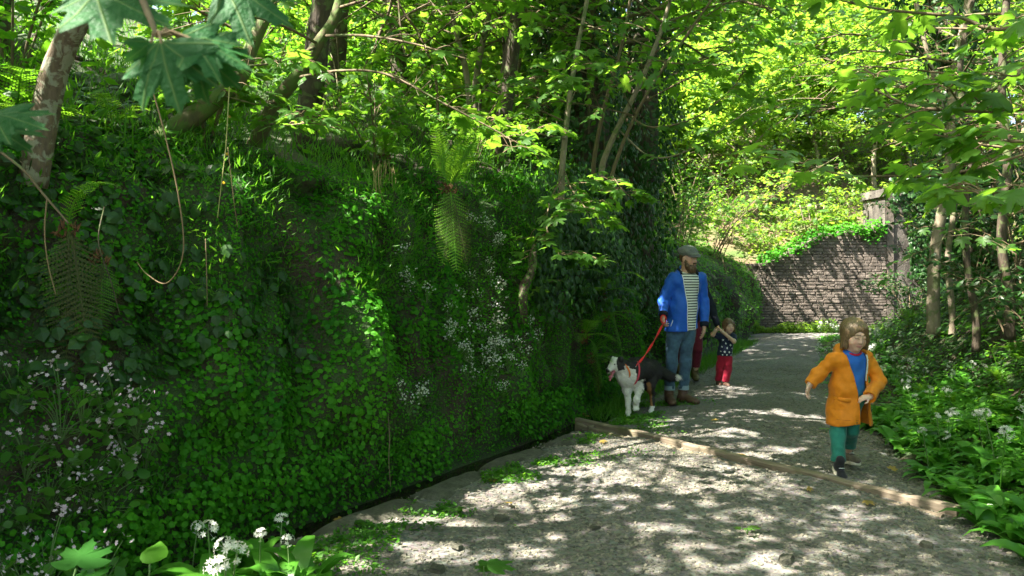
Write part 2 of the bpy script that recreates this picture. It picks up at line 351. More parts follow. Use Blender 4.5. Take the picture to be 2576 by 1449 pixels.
def path_z(x, y):
    i = np.clip((np.asarray(y) + 8) / 26.6 * 329, 0, 328.9); l = np.interp(y, ys, lx); r = np.interp(y, ys, rx)
    j = np.clip((np.asarray(x) - l) / (r - l) * 45, 0, 44.9); a, b2 = i.astype(int), j.astype(int); f, g = i - a, j - b2
    Z = PV[..., 2]; return (Z[a, b2] * (1 - f) + Z[a + 1, b2] * f) * (1 - g) + (Z[a, b2 + 1] * (1 - f) + Z[a + 1, b2 + 1] * f) * g
# far end of the lane turning right before the wall
t = np.linspace(0, 1, 60); w = np.linspace(0, 1, 24)
inner = RC[np.linspace(np.argmin(abs(RC[:, 1] - 18.2)), len(RC) - 1, 60).astype(int)] + [0, -.3]
outer = smooth_curve([(5.3, 18.0), (6.2, 20.0), (8.0, 20.35), (11, 20.7), (18, 21.2)], 60)
FV = np.zeros((60, 24, 3)); FV[..., :2] = inner[:, None] * (1 - w[None, :, None]) + outer[:, None] * w[None, :, None]
FV[..., 2] = -0.012 + 0.015 * fbm(FV * 3, 8, 2)
add('path_bend', make_mesh('path_bend', FV.reshape(-1, 3), grid_faces(60, 24), PATHM), kind='structure', label='gravel lane bending right in front of the stone wall')

# right bank
m, nt, b = material('woodland_soil')
co = obj_co(nt); n1 = noise(nt, 3, 5, co); n2 = noise(nt, 30, 5, co, 0.7)
soil = ramp(nt, n2, [(0.3, (0.022, 0.017, 0.010)), (0.7, (0.085, 0.062, 0.035))])
gr = ramp(nt, n2, [(0.3, (0.012, 0.035, 0.008)), (0.7, (0.035, 0.08, 0.016))])
nt.links.new(mixc(nt, ramp(nt, n1, [(0.42, (0, 0, 0)), (0.58, (1, 1, 1))]), soil, gr), b.inputs['Base Color']); b.inputs['Roughness'].default_value = 0.95
bump(nt, b, n2, 0.9, 0.04); SOIL = m
rp = np.array([(0, -.03), (.15, .01), (.35, .05), (.6, .11), (1.0, .33), (1.6, .85), (2.3, 1.6), (3.3, 2.4), (5, 3.3), (8, 4.6), (13, 6.2), (30, 9)])
rj = np.linspace(0, len(rp) - 1, 70); ro, rz = np.interp(rj, np.arange(len(rp)), rp[:, 0]), np.interp(rj, np.arange(len(rp)), rp[:, 1])
NR = len(RC); RV = np.zeros((NR, 70, 3))
RV[..., :2] = RC[:, None] + RN[:, None] * ro[None, :, None]; RV[..., 2] = rz[None] * np.interp(RC[:, 1], [-8, 12, 17, 20], [1, 1, .62, .5])[:, None]
k = np.clip(ro / 1.0, 0, 1)[None]
RV[..., 2] += (0.22 * fbm(RV * 0.9, 51, 3) + .05 * fbm(RV * 4, 52, 2)) * k + 0.02 * fbm(RV * 6, 53, 2) * np.clip(ro / .2, 0, 1)[None]
# keep the sweep from folding over itself inside the bend
keep = RC[:, 1] < 18.9
RVN = grid_normals(RV, np.array([0, 0, 1.0]))
add('bank', make_mesh('bank', RV[keep].reshape(-1, 3), grid_faces(int(keep.sum()), 70), SOIL), kind='structure', label='steep wooded bank on the right of the lane')

# hill that closes the view behind the stone wall
hx, hy = np.linspace(-14, 46, 120), np.linspace(21.0, 90, 120); HV = np.zeros((120, 120, 3)); HV[..., 0] = hx[:, None]; HV[..., 1] = hy[None]
def hill_z(x, y):
    s = y - 21.35; return np.interp(s, [-.4, 0, .3, 2, 6, 14, 30, 70], [-.1, 1.5, 1.75, 2.8, 4.7, 7.2, 10.5, 14]) + np.interp(x, [5.8, 8.6], [-.15, .45]) * (s > 0) + np.clip((6.5 - x), 0, 1) * .2
HV[..., 2] = hill_z(HV[..., 0], HV[..., 1]); HV[..., 2] += .25 * fbm(HV * .6, 61, 3) * np.clip((HV[..., 1] - 21.6) / 1.5, 0, 1)
m, nt, b = material('leaf_litter')
co = obj_co(nt); n2 = noise(nt, 24, 5, co, 0.7); n1 = noise(nt, 1.3, 4, co)
nt.links.new(mixc(nt, ramp(nt, n1, [(0.45, (0, 0, 0)), (0.6, (1, 1, 1))]), ramp(nt, n2, [(0.3, (0.06, 0.04, 0.022)), (0.7, (0.22, 0.16, 0.09))]), ramp(nt, n2, [(0.3, (0.03, 0.06, 0.012)), (0.7, (0.09, 0.15, 0.03))])), b.inputs['Base Color'])
b.inputs['Roughness'].default_value = 0.95; bump(nt, b, n2, 0.9, 0.05); LITTER = m
add('hill', make_mesh('hill', HV.reshape(-1, 3), grid_faces(120, 120), LITTER), kind='structure', label='sunny wooded hillside rising behind the stone wall')
gv = np.array([[-900, -900, -.5], [900, -900, -.5], [900, 900, -.5], [-900, 900, -.5]], float)
add('ground', make_mesh('ground', gv, np.array([[0, 1, 2, 3]]), SOIL), kind='structure', label='woodland ground reaching to the horizon')

# water standing in the ditch at the foot of the cliff
m, nt, b = material('ditch_water'); b.inputs['Base Color'].default_value = (0.018, 0.014, 0.008, 1); b.inputs['Roughness'].default_value = 0.06
bump(nt, b, noise(nt, 14, 3), 0.15, 0.02)
i = np.where((BC[:, 1] > 1.5) & (BC[:, 1] < 10.2))[0]; WV = np.zeros((len(i), 5, 3)); wo_ = np.linspace(-.34, .1, 5)
WV[..., :2] = BC[i][:, None] + BN[i][:, None] * wo_[None, :, None]; WV[..., 2] = -0.085
add('ditch_water', make_mesh('ditch_water', WV.reshape(-1, 3), grid_faces(len(i), 5), m), kind='structure', label='dark shallow water in the ditch under the cliff')

def surf_points(V, N, n, i0, i1, j0, j1, dens=None):
    """n random points on a grid, weighted by area (and dens(points))"""
    sub = V[i0:i1, j0:j1]; a = np.linalg.norm(np.cross(sub[1:, :-1] - sub[:-1, :-1], sub[:-1, 1:] - sub[:-1, :-1]), axis=-1)
    if dens is not None: a = a * dens((sub[1:, 1:] + sub[:-1, :-1]) / 2)
    p = a.ravel() / a.sum(); k = rng.choice(len(p), n, p=p); i, j = np.unravel_index(k, a.shape); f, g = rng.random((n, 1)), rng.random((n, 1))
    i += i0; j += j0
    Q = (V[i, j] * (1 - f) + V[i + 1, j] * f) * (1 - g) + (V[i, j + 1] * (1 - f) + V[i + 1, j + 1] * f) * g
    return Q, N[i, j]
CPX, CPY = project(CL); CDEP = CL[..., 1]
def cliff_hit(px, py, tol=22):
    e = np.hypot(CPX - px, CPY - py) + (CDEP < 1) * 1e5; c = e < max(tol, e.min() + 6)
    k = np.argmin(np.where(c, CDEP, 1e9)); k = np.unravel_index(k, CDEP.shape); return CL[k].copy(), CLN[k].copy()
def row(y): return int(np.argmin(abs(BC[:, 1] - y)))
def bank_hit(px, py, tol=25):
    X, Y = project(RV); e = np.hypot(X - px, Y - py) + (RV[..., 1] < 1) * 1e5; c = e < max(tol, e.min() + 6)
    k = np.unravel_index(np.argmin(np.where(c, RV[..., 1], 1e9)), X.shape); return RV[k].copy(), RVN[k].copy()
# ------------------------------------------------------------------ stone wing wall and tall abutment at the end of the lane
def stone_mat(name, c1, c2, c3, mossy=0.5):
    m, nt, b = material(name); co = nd(nt, 'NewGeometry').outputs['Position']; oi = nt.nodes.new('ShaderNodeObjectInfo')
    n = noise(nt, 9, 6, co, 0.7); n2 = noise(nt, 50, 4, co, 0.7)
    base = mixc(nt, oi.outputs['Random'], c1, c2); base = mixc(nt, ramp(nt, n2, [(0.35, (0, 0, 0)), (0.8, (1, 1, 1))]), base, c3)
    st = ramp(nt, n, [(0.38, (0.4, 0.38, 0.34)), (0.6, (1, 1, 1))]); base = mixc(nt, 0.8, base, st, 'MULTIPLY')
    nt.links.new(base, b.inputs['Base Color']); b.inputs['Roughness'].default_value = 0.9
    bump(nt, b, n2, 0.8, 0.02); return m
STONE = stone_mat('wall_stone', (0.075, 0.062, 0.05), (0.16, 0.132, 0.105), (0.25, 0.22, 0.185))
MORTAR = stone_mat('wall_mortar', (0.12, 0.10, 0.08), (0.12, 0.10, 0.08), (0.19, 0.17, 0.14))
def rough_block(n_var=6):
    out = []
    for k in range(n_var):
        bx = np.array([[x, y, z] for x in (-.5, .5) for y in (-.5, .5) for z in (-.5, .5)], float)
        # front face (y = -.5) drawn in and pushed out a little: 12 vertices
        fr = np.array([[x * .44, -.42 - .05 * rng.random(), z * .36] for x in (-1, 1) for z in (-1, 1)]) + rng.normal(0, .03, (4, 3))
        bx += rng.normal(0, .035, bx.shape) * [1, .3, 1]; bx[:, 1] = np.where(bx[:, 1] < 0, -.36, .5)
        V = np.vstack([bx, fr])
        # idx: x y z -> 4*xi+2*yi+zi ; front corners: 0(x-,z-),1(x-,z+),4(x+,z-),5(x+,z+); fr: 8(x-,z-) 9(x-,z+) 10(x+,z-) 11(x+,z+)
        Q = [(8, 10, 11, 9), (0, 4, 10, 8), (4, 5, 11, 10), (5, 1, 9, 11), (1, 0, 8, 9), (0, 1, 3, 2), (4, 6, 7, 5), (1, 5, 7, 3), (0, 2, 6, 4)]
        out.append(make_mesh('stone', V, np.array(Q), STONE, False))
    return out
blocks = rough_block()
WA, WB = np.array([6.55, 20.75]), np.array([9.75, 20.75])
wl = np.linalg.norm(WB - WA); wt = (WB - WA) / wl; wnrm = np.array([wt[1], -wt[0]]); wrz = math.atan2(wt[1], wt[0])
def wall_top(u): return np.interp(u / wl, [0, .12, .45, .7, 1.0], [1.78, 1.9, 2.5, 2.62, 2.75])
wall = thing('stone_wall', 'weathered coursed stone wing wall with sloping top at the end of the lane', 'wall', (WA[0], WA[1], 0), rz=wrz)
us = np.linspace(-.6, wl + .1, 40); V, Q = [], []
for u in us: V += [(u, .0, -.3), (u, .0, wall_top(u) - .03), (u, .55, wall_top(u) - .03), (u, .55, -.3)]
V = np.array(V); i = np.arange(39)[:, None] * 4
Q = np.vstack([np.c_[i, i + 4, i + 5, i + 1], np.c_[i + 1, i + 5, i + 6, i + 2], np.c_[i + 2, i + 6, i + 7, i + 3]])
add('core', make_mesh('core', V, Q, MORTAR, False), wall)
z = -.02; cnt = 0; course = 0; rest_st = []
while z < 2.75:
    h = rng.uniform(.055, .092); u = -.15 - rng.random() * .2
    while u < wl - .02:
        l = min(rng.uniform(.13, .36), wl - u)
        if l > .06 and z + h * .55 < wall_top(max(u + l / 2, 0)) and u + l > -.05:
            dy = .02 - rng.random() * .016; bk = blocks[rng.integers(len(blocks))]; cnt += 1
            if cnt <= 300: add('stone', bk, wall, mtx=Matrix.Translation((u + l / 2, dy, z + h / 2)) @ Matrix.Diagonal((l - .010, .12, h - .009, 1)))
            else: rest_st.append((np.array([v.co for v in bk.vertices]) * [l - .010, .12, h - .009] + [u + l / 2, dy, z + h / 2], np.array([list(p.vertices) for p in bk.polygons])))
        u += l
    z += h; course += 1
if rest_st: add('upper_stones', make_mesh('upper_stones', *merge(rest_st), STONE, False), wall, kind='stuff')
# tall rendered abutment, 12 cm proud of the wing wall
m, nt, b = material('stained_render')
co = obj_co(nt); mp = nd(nt, 'Mapping', Vector=co); mp.inputs['Scale'].default_value = (1.3, 1.3, .5)
n = noise(nt, 1.6, 6, mp.outputs[0], 0.65); n2 = noise(nt, 22, 5, co, 0.7)
nt.links.new(mixc(nt, 0.7, ramp(nt, n, [(0.36, (0.03, 0.026, 0.022)), (0.5, (0.09, 0.082, 0.068)), (0.7, (0.22, 0.205, 0.17))]), ramp(nt, n2, [(0.3, (.6, .6, .58)), (0.7, (1, 1, 1))]), 'MULTIPLY'), b.inputs['Base Color'])
b.inputs['Roughness'].default_value = 0.9; bump(nt, b, n2, 0.7, 0.03); RENDER = m
ab = thing('bridge_abutment', 'tall pale abutment streaked with dark stains, right of the stone wing wall', 'abutment', (9.72, 20.85, 0), rz=wrz)
def slab(x0, x1, y0, y1, z0, z1, nx=18, nz=40, amp=.012, seed=0):
    """box with a finely divided, slightly uneven front (y0) face"""
    X, Z = np.meshgrid(np.linspace(x0, x1, nx), np.linspace(z0, z1, nz), indexing='ij'); V = np.stack([X, np.full_like(X, y0), Z], -1)
    V[..., 1] += amp * fbm(V * 3, seed, 3); V = V.reshape(-1, 3); F = [grid_faces(nx, nz)]
    bx = np.array([[x, y, zz] for x in (x0, x1) for y in (y0 + .03, y1) for zz in (z0, z1)]); k = len(V)
    F.append(np.array([(0, 1, 3, 2), (4, 6, 7, 5), (1, 5, 7, 3), (2, 3, 7, 6)]) + k); return np.vstack([V, bx]), [np.vstack(F)]
V, F = slab(0, 1.5, -.12, 1.2, -.3, 3.5, seed=5); add('pier', make_mesh('pier', V, F, RENDER, False), ab)
V, F = slab(-.06, 1.56, -.2, 1.25, 3.5, 3.7, 18, 6, seed=6); add('coping', make_mesh('coping', V, F, RENDER, False), ab)
V, F = slab(.02, .2, -.16, -.1, -.3, 3.4, 4, 30, seed=7); add('corner_strip', make_mesh('corner_strip', V, F, MORTAR, False), ab)

# ------------------------------------------------------------------ timber drain bar lying across the lane
m, nt, b = material('old_timber')
co = obj_co(nt); mp = nd(nt, 'Mapping', Vector=co); mp.inputs['Scale'].default_value = (.8, 14, 14)
n = noise(nt, 3, 6, mp.outputs[0], 0.65); n2 = noise(nt, 2.2, 3, co)
c = ramp(nt, n, [(0.3, (0.10, 0.078, 0.05)), (0.7, (0.25, 0.205, 0.145))])
nt.links.new(mixc(nt, ramp(nt, n2, [(0.5, (0, 0, 0)), (0.68, (.8, .8, .8))]), c, (0.08, 0.085, 0.03)), b.inputs['Base Color']); b.inputs['Roughness'].default_value = 0.85
bump(nt, b, n, 0.7, 0.01); TIMBER = m
A, Bq = G(1452, 1066), G(2410, 1306); L = np.linalg.norm(Bq - A)
bar = thing('drain_bar', 'long weathered timber drain bar laid diagonally across the gravel lane', 'timber bar', (A[0], A[1], 0), rz=math.atan2(*(Bq - A)[[1, 0]]))
def plank(x0, x1, y0, y1, z1, z0=-.08, n=70, seed=0):
    x = np.linspace(x0, x1, n); w = np.stack([x * 1.3, x * 0, x * 0], -1); dy, dz = .012 * vnoise(w, seed), .010 * vnoise(w * 2.1, seed + 3)
    R = []
    for (yy, zz) in ((y0, z0), (y0, z1 - .012), (y0 + .012, z1), (y1 - .012, z1), (y1, z1 - .012), (y1, z0)):
        R.append(np.stack([x, yy + dy + .004 * vnoise(w * 5, seed + 7), zz + (dz + .004 * vnoise(w * 6, seed + 9) if zz > 0 else 0 * x)], -1))
    V = np.stack(R, 1); F = grid_faces(n, 6); k = V.shape[0] * 6; V = V.reshape(-1, 3)
    e = [(0, 1, 2, 3), (0, 3, 4, 5), (k - 6, k - 3, k - 4, k - 5), (k - 6, k - 1, k - 2, k - 3)]; return V, np.vstack([F, e])
V, F = plank(0, L, -.015, .055, .068); add('rear_rail', make_mesh('rear_rail', V, F, TIMBER, False), bar)
V, F = plank(.1, L * .985, -.10, -.055, .030, seed=20); add('front_rail', make_mesh('front_rail', V, F, TIMBER, False), bar)
for k in range(5):
    V, F = tube([(L * (.08 + .21 * k), -.106, .02), (L * (.08 + .21 * k), -.035, .02)], .02, 7); add('spacer', make_mesh('spacer', V, F, TIMBER), bar)
# a sunken grey stone slab edge along the ditch
m = stone_mat('slab_stone', (0.055, 0.06, 0.04), (0.08, 0.082, 0.056), (0.13, 0.125, 0.09)); SLAB = m
edge_y = [3.9, 4.75, 5.55, 6.3, 7.1, 7.75]
for k in range(len(edge_y) - 1):
    y = np.linspace(edge_y[k] + .02, edge_y[k + 1] - .02, 26); c = np.linspace(0, 1, 9)
    bx_, nx_ = xB(y), np.stack([np.interp(y, BC[:, 1], BN[:, 0]), np.interp(y, BC[:, 1], BN[:, 1])], -1)
    off = -.27 - .02 - c[None] * (.30 + .08 * np.sin(y * 2.3 + k))[:, None]
    V = np.zeros((26, 9, 3)); V[..., 0] = bx_[:, None] + nx_[:, None, 0] * off; V[..., 1] = y[:, None] + nx_[:, None, 1] * off
    V[..., 2] = np.interp(c, [0, .12, .3, .75, 1], [-.16, .0, .03, .015, -.03])[None] + .014 * fbm(V * 3.2, 31, 3) - .05 * np.exp(-np.minimum(y - y[0], y[-1] - y) / .04)[:, None]
    V0 = V[0, 0].copy(); st = add('kerb_stone', make_mesh('kerb_stone', (V - V0).reshape(-1, 3), grid_faces(26, 9), SLAB), loc=tuple(V0), label=['worn stone slab beside the wild garlic at the ditch', 'second stone slab from the wild garlic along the ditch', 'middle stone slab of the row along the ditch', 'second stone slab from the drain bar along the ditch', 'worn stone slab at the end of the drain bar'][k], cat='stone slab', group='stone slabs along the ditch')

# ------------------------------------------------------------------ slate chips on the lane (one mass) and single larger stones
def chips(n, smin, smax, ylo, yhi, edge_bias=False):
    y = ylo + (yhi - ylo) * rng.random(n) ** 1.25; hw = 0.66 * y
    lo = np.maximum(np.interp(y, ys, lx) - .12, -hw); hi = np.minimum(np.interp(y, ys, rx) + .05, hw)
    x = lo + (hi - lo) * rng.random(n); s = smin + (smax - smin) * rng.random(n) ** 2.2
    k = vnoise(np.stack([x * 1.7, y * 1.7, x * 0], -1), 90) > rng.random(n) * 1.8 - 1.35
    x, y, s = x[k], y[k], s[k]; return x, y, s
def chip_template(seed):
    r = np.random.default_rng(seed); a = np.arange(5) / 5 * 2 * math.pi + r.uniform(-.3, .3, 5); rr = r.uniform(.34, .56, 5)
    o = np.stack([np.cos(a) * rr * 1.15, np.sin(a) * rr * .85], -1); top = np.c_[o * .8, .16 + .05 * r.random(5)]; bot = np.c_[o, np.full(5, -.08)]
    V = np.vstack([top, bot]); j = np.arange(5); k = (j + 1) % 5
    F = np.vstack([np.stack([j[:3] * 0, j[1:4], j[2:5]], -1), np.stack([j, 5 + j, 5 + k], -1), np.stack([j, 5 + k, k], -1)]); return V, F
m, nt, b = material('slate_chip')
at = nd(nt, 'Attribute', attribute_name='rnd'); n = noise(nt, 60, 3)
cc = ramp(nt, at.outputs['Fac'], [(0.0, (0.062, 0.062, 0.047)), (0.3, (0.108, 0.108, 0.08)), (0.6, (0.165, 0.158, 0.115)), (0.85, (0.26, 0.235, 0.175)), (1.0, (0.125, 0.138, 0.092))])
nt.links.new(mixc(nt, 0.5, cc, ramp(nt, n, [(0.3, (.65, .65, .65)), (0.7, (1, 1, 1))]), 'MULTIPLY'), b.inputs['Base Color']); b.inputs['Roughness'].default_value = 0.75; CHIP = m
parts_v, parts_f, parts_r, o = [], [], [], 0
for t in range(6):
    x, y, s = chips(5000, .010, .036, 3.2, 7.6) if t < 5 else chips(5000, .012, .024, 6.5, 12.5)
    tv, tf = chip_template(t); nn = len(x); nrm = unit(np.c_[rng.normal(0, .22, (nn, 2)), np.ones(nn)]); an = rng.random(nn) * 6.283
    V, F = scatter(tv, tf, frames(nrm, np.c_[np.cos(an), np.sin(an), np.zeros(nn)]), np.c_[x, y, path_z(x, y) + .002], s)
    parts_v.append(V); parts_f.append(F + o); o += len(V); parts_r.append(np.repeat(rng.random(nn), len(tv)))
add('gravel', make_mesh('gravel', np.vstack(parts_v), np.vstack(parts_f), CHIP, False, np.concatenate(parts_r)), kind='stuff', label='flat grey slate chips covering the lane')
for k, (px, py) in enumerate([(2412, 1262), (1262, 1302), (1152, 1380), (1040, 1330), (1980, 1420), (2330, 1385), (1100, 1440), (1500, 1330)]):
    tv, tf = chip_template(40 + k); g = G(px, py); g[2] = path_z(g[0], g[1]) + .012
    add('pebble', make_mesh('pebble', tv * [1, 1, .8] * rng.uniform(.07, .12), tf, SLAB, False), loc=tuple(g), label='single larger flat grey stone lying among the gravel', cat='stone', group='larger stones on the lane').rotation_euler = (.1, .1, k)
# ------------------------------------------------------------------ greenery clothing the cliff (uncountable: one mass per kind)
def jitter_frames(N, up=0.35, tilt=0.6, tipdown=0.4):
    n = len(N); nr = unit(N + np.array([0, 0, up]) + tilt * rand_unit(n)); tip = rand_unit(n) + np.array([0, 0, -tipdown]); return frames(nr, tip)
def clump(seed, lo, hi, sc=1.5, stretch=.5):
    return lambda p: np.clip((fbm(p * [sc, sc, sc * stretch], seed, 3) - lo) / (hi - lo), 0.16, 1)
i0, i1 = row(1.0), row(12.5); jt = int(np.searchsorted(po, .55)); jb = int(np.argmax(pz > .02))
# cliff: small trefoil leaves in clumps, moss leaflets between them
Q, N = surf_points(CL, CLN, 44000, i0, i1, jb, jt + 8, clump(101, -1.0, .3))
S = .010 + .028 * np.clip(fbm(Q * 1.7, 105, 3) * .9 + .45, 0, 1) * rng.uniform(.5, 1.3, len(Q)); Q = Q + N * rng.random((len(Q), 1)) * (.04 + .13 * np.clip(fbm(Q * 2.4, 107, 2), 0, 1)[:, None])
add('cliff_greenery', leafmesh('cliff_greenery', TRILOBE, jitter_frames(N, .5, .5, .5), Q, S * 1.05, L_MOSSY), kind='stuff', label='small trefoil leaves cushioning the damp rock face')
Q, N = surf_points(CL, CLN, 115000, i0, i1, jb - 3, jt + 8, clump(131, -1.6, .3, 2.2)); Q = Q + N * rng.random((len(Q), 1)) * (.02 + .10 * np.clip(fbm(Q * 3.2, 137, 2), 0, 1)[:, None])
add('moss', leafmesh('moss', LEAF4, jitter_frames(N, .2, .9, .2), Q, rng.uniform(.012, .030, len(Q)), L_MOSSY), kind='stuff', label='deep green moss cushions on the rock face')
# feathery goosegrass and herbs along the brow
Q, N = surf_points(CL, CLN, 29000, i0, i1, int(np.searchsorted(pz, 1.35)), int(np.searchsorted(po, 3.2)), clump(151, -.3, .3, 1.8, 1)); up = np.array([0, 0, 1.0])
tip = unit(rand_unit(len(Q)) * .8 + N * .7 + up * .6); nr = unit(np.cross(tip, rand_unit(len(Q))))
add('goosegrass', leafmesh('goosegrass', NARROW, frames(nr, tip), Q + N * rng.uniform(0, .16, (len(Q), 1)), rng.uniform(.03, .075, len(Q)), L_HERB), kind='stuff', label='feathery goosegrass along the brow of the cliff')
# broad herb layer on the slope above
Q, N = surf_points(CL, CLN, 20000, row(0.0), row(20), int(np.searchsorted(po, .6)), int(np.searchsorted(po, 12)), lambda p: np.clip(1.2 / (1 + .02 * p[..., 1] ** 2), .15, 1) * np.clip(fbm(p * 1.2, 163, 3) + .55, .05, 1))
H = rng.random((len(Q), 1)) ** 1.4 * .8
add('slope_herbs', leafmesh('slope_herbs', LEAF6, jitter_frames(N * 0 + up, .3, .7, .3), Q + up * H + rand_unit(len(Q)) * .1, rng.uniform(.05, .12, len(Q)), L_HERB), kind='stuff', label='leafy herbs and brambles on the slope above the cliff')
Q, N = surf_points(CL, CLN, 5000, row(0.5), row(13), int(np.searchsorted(po, .5)), int(np.searchsorted(po, 7)))
tip = unit(up + .45 * rand_unit(len(Q))); add('slope_grass', leafmesh('slope_grass', BLADE, frames(unit(np.cross(tip, rand_unit(len(Q)))), tip), Q, rng.uniform(.12, .35, len(Q)), L_HERB), kind='stuff', label='long grass blades on the slope above the cliff')
# far stretch of cliff behind the family
Q, N = surf_points(CL, CLN, 24000, row(10.8), row(21), jb, int(np.searchsorted(po, 4)), clump(171, -.5, .2, 1.2))
add('far_cliff_greenery', leafmesh('far_cliff_greenery', LEAF4, jitter_frames(N, .5, .6, .5), Q + N * rng.uniform(0, .14, (len(Q), 1)), rng.uniform(.03, .09, len(Q)), L_HERB), kind='stuff', label='ivy and herbs over the far stretch of rock face')
# ivy on the shaded cliff brow at left and under the ivied trunks
Q, N = surf_points(CL, CLN, 2400, row(.5), row(5.2), int(np.searchsorted(pz, .9)), int(np.searchsorted(po, 2.2)), clump(181, -.1, .35, 1.4))
add('cliff_ivy', leafmesh('cliff_ivy', IVY, jitter_frames(N, .3, .35, 1.0), Q + N * rng.uniform(.02, .10, (len(Q), 1)), rng.uniform(.04, .085, len(Q)), L_IVY), kind='stuff', label='dark ivy leaves hanging over the cliff brow')

# leaves trailing over the foot of the rock to the water
n = 9000; y = rng.uniform(1.5, 10.5, n); i_ = np.array([row(v) for v in y]); o_ = rng.uniform(-.14, .06, n); zz = rng.random(n) ** .8 * .42 - .06
Q = np.c_[BC[i_] + BN[i_] * o_[:, None] - BN[i_] * (.10 * np.clip(fbm(np.c_[y * 2.5, y * 0, zz * 3], 191, 2), 0, 1) * (zz > .05))[:, None], zz]; ok = fbm(np.c_[y * 1.6, y * 0, zz], 193, 3) > -.35; Q = Q[ok]; N = np.c_[-BN[i_][ok], np.full(len(Q), .3)]
add('foot_greenery', leafmesh('foot_greenery', TRILOBE, jitter_frames(unit(N), .3, .6, .6), Q, rng.uniform(.014, .04, len(Q)), L_MOSSY), kind='stuff', label='small leaves trailing over the foot of the rock')
# plants along the top of the stone wall, hanging over its face
n = 1500; u_ = rng.random(n); x = 6.45 + 3.3 * u_; hang_ = rng.random(n) ** 3 * (.1 + .45 * np.clip(fbm(np.c_[x * 1.8, x * 0, x * 0], 195, 2), 0, 1)); zt = np.array([wall_top(v * wl) for v in u_])
add('wall_top_plants', leafmesh('wall_top_plants', TRILOBE, jitter_frames(np.tile(np.array([0, -.6, .8]), (n, 1)), .3, .7, .6), np.c_[x, 20.68 - .08 * rng.random(n) + .3 * (hang_ < .04), zt + .22 * rng.random(n) ** 2 - hang_], rng.uniform(.04, .09, n), L_MOSSY), kind='stuff', label='leafy plants spilling over the top of the stone wall')
# ------------------------------------------------------------------ right bank cover
Q, N = surf_points(RV, RVN, 18000, int(np.argmin(abs(RC[:, 1] - 2.5))), int(np.argmin(abs(RC[:, 1] - 18.6))), int(np.searchsorted(ro, .95)), int(np.searchsorted(ro, 7)), lambda p: np.clip(1.3 / (1 + .015 * p[..., 1] ** 2), .1, 1) * np.clip(fbm(p * 1.3, 201, 3) + .6, .05, 1))
add('bank_ivy', leafmesh('bank_ivy', IVY, jitter_frames(N, .5, .5, .4), Q + N * rng.uniform(0, .16, (len(Q), 1)), rng.uniform(.035, .085, len(Q)), L_IVY), kind='stuff', label='dark ivy carpeting the shaded right bank')
Q, N = surf_points(RV, RVN, 16000, int(np.argmin(abs(RC[:, 1] - 2.0))), int(np.argmin(abs(RC[:, 1] - 18.6))), int(np.searchsorted(ro, .12)), int(np.searchsorted(ro, 2.0)), lambda p: np.clip(1.3 / (1 + .02 * p[..., 1] ** 2), .1, 1) * np.clip(fbm(p * 2, 211, 3) + .7, .05, 1))
H = rng.random((len(Q), 1)) ** 1.5 * np.clip((Q[:, :1] - xR(Q[:, 1:2])) * .5, .02, .26)
add('verge_herbs', leafmesh('verge_herbs', LEAF4, jitter_frames(N, .8, .7, .2), Q + up * H, rng.uniform(.02, .07, len(Q)), L_HERB), kind='stuff', label='low leafy weeds along the right verge of the lane')
# weeds on the lane's left edge, between gravel and ditch
n = 21000; y = 3.2 + 6.0 * rng.random(n); off = np.abs(rng.normal(0, .38, n)); x = np.interp(y, ys, lx) + .05 + off
k = (vnoise(np.stack([x * 2.2, y * 2.2, x * 0], -1), 221) + .55 * vnoise(np.stack([x * 7, y * 7, x * 0], -1), 222) > -.12 + off * .6); x, y = x[k], y[k]; n = len(x)
tip = unit(up * .8 + rand_unit(n)); nr = unit(up + .8 * rand_unit(n))
add('lane_weeds', leafmesh('lane_weeds', LEAF4, frames(nr, tip), np.c_[x, y, path_z(x, y) + .035 * rng.random(n) ** 2], rng.uniform(.012, .04, n), L_HERB), kind='stuff', label='scattered small weeds on the gravel beside the ditch')
n = 5000; y = 8.2 + 9 * rng.random(n); x = np.interp(y, ys, lx) - .30 + .42 * rng.random(n) ** 1.3
tip = unit(up + .6 * rand_unit(n)); add('verge_grass', leafmesh('verge_grass', BLADE, frames(unit(np.cross(tip, rand_unit(n))), tip), np.c_[x, y, np.full(n, -.02)], rng.uniform(.06, .2, n), L_HERB), kind='stuff', label='grass at the foot of the cliff behind the dog')
n = 7000; u = rng.random(n); x = 5.7 + 5 * u; y = 20.0 + .3 * u + .35 * rng.random(n) + .2 * rng.normal(0, .5, n) * 0
add('wall_foot_weeds', leafmesh('wall_foot_weeds', LEAF4, jitter_frames(np.tile(up, (n, 1)), .3, .9, .0), np.c_[x, y, .02 + .22 * rng.random(n) ** 2 * (1 + vnoise(np.c_[x * 2, y, x * 0], 230))], rng.uniform(.03, .09, n), L_FAR), kind='stuff', label='bright weeds at the foot of the stone wall')
# hillside behind the wall: litter plants
n = 24000; x = rng.uniform(3, 20, n); y = 21.5 + 12 * rng.random(n) ** 1.5; k = fbm(np.c_[x, y, x * 0] * .7, 240, 3) > -.25; x, y = x[k], y[k]; n = len(x)
add('hill_undergrowth', leafmesh('hill_undergrowth', LEAF4, jitter_frames(np.tile(up, (n, 1)), .3, .9, .2), np.c_[x, y, hill_z(x, y) + .5 * rng.random(n) ** 2], rng.uniform(.07, .16, n), L_FAR), kind='stuff', label='sunlit undergrowth on the hillside behind the wall')

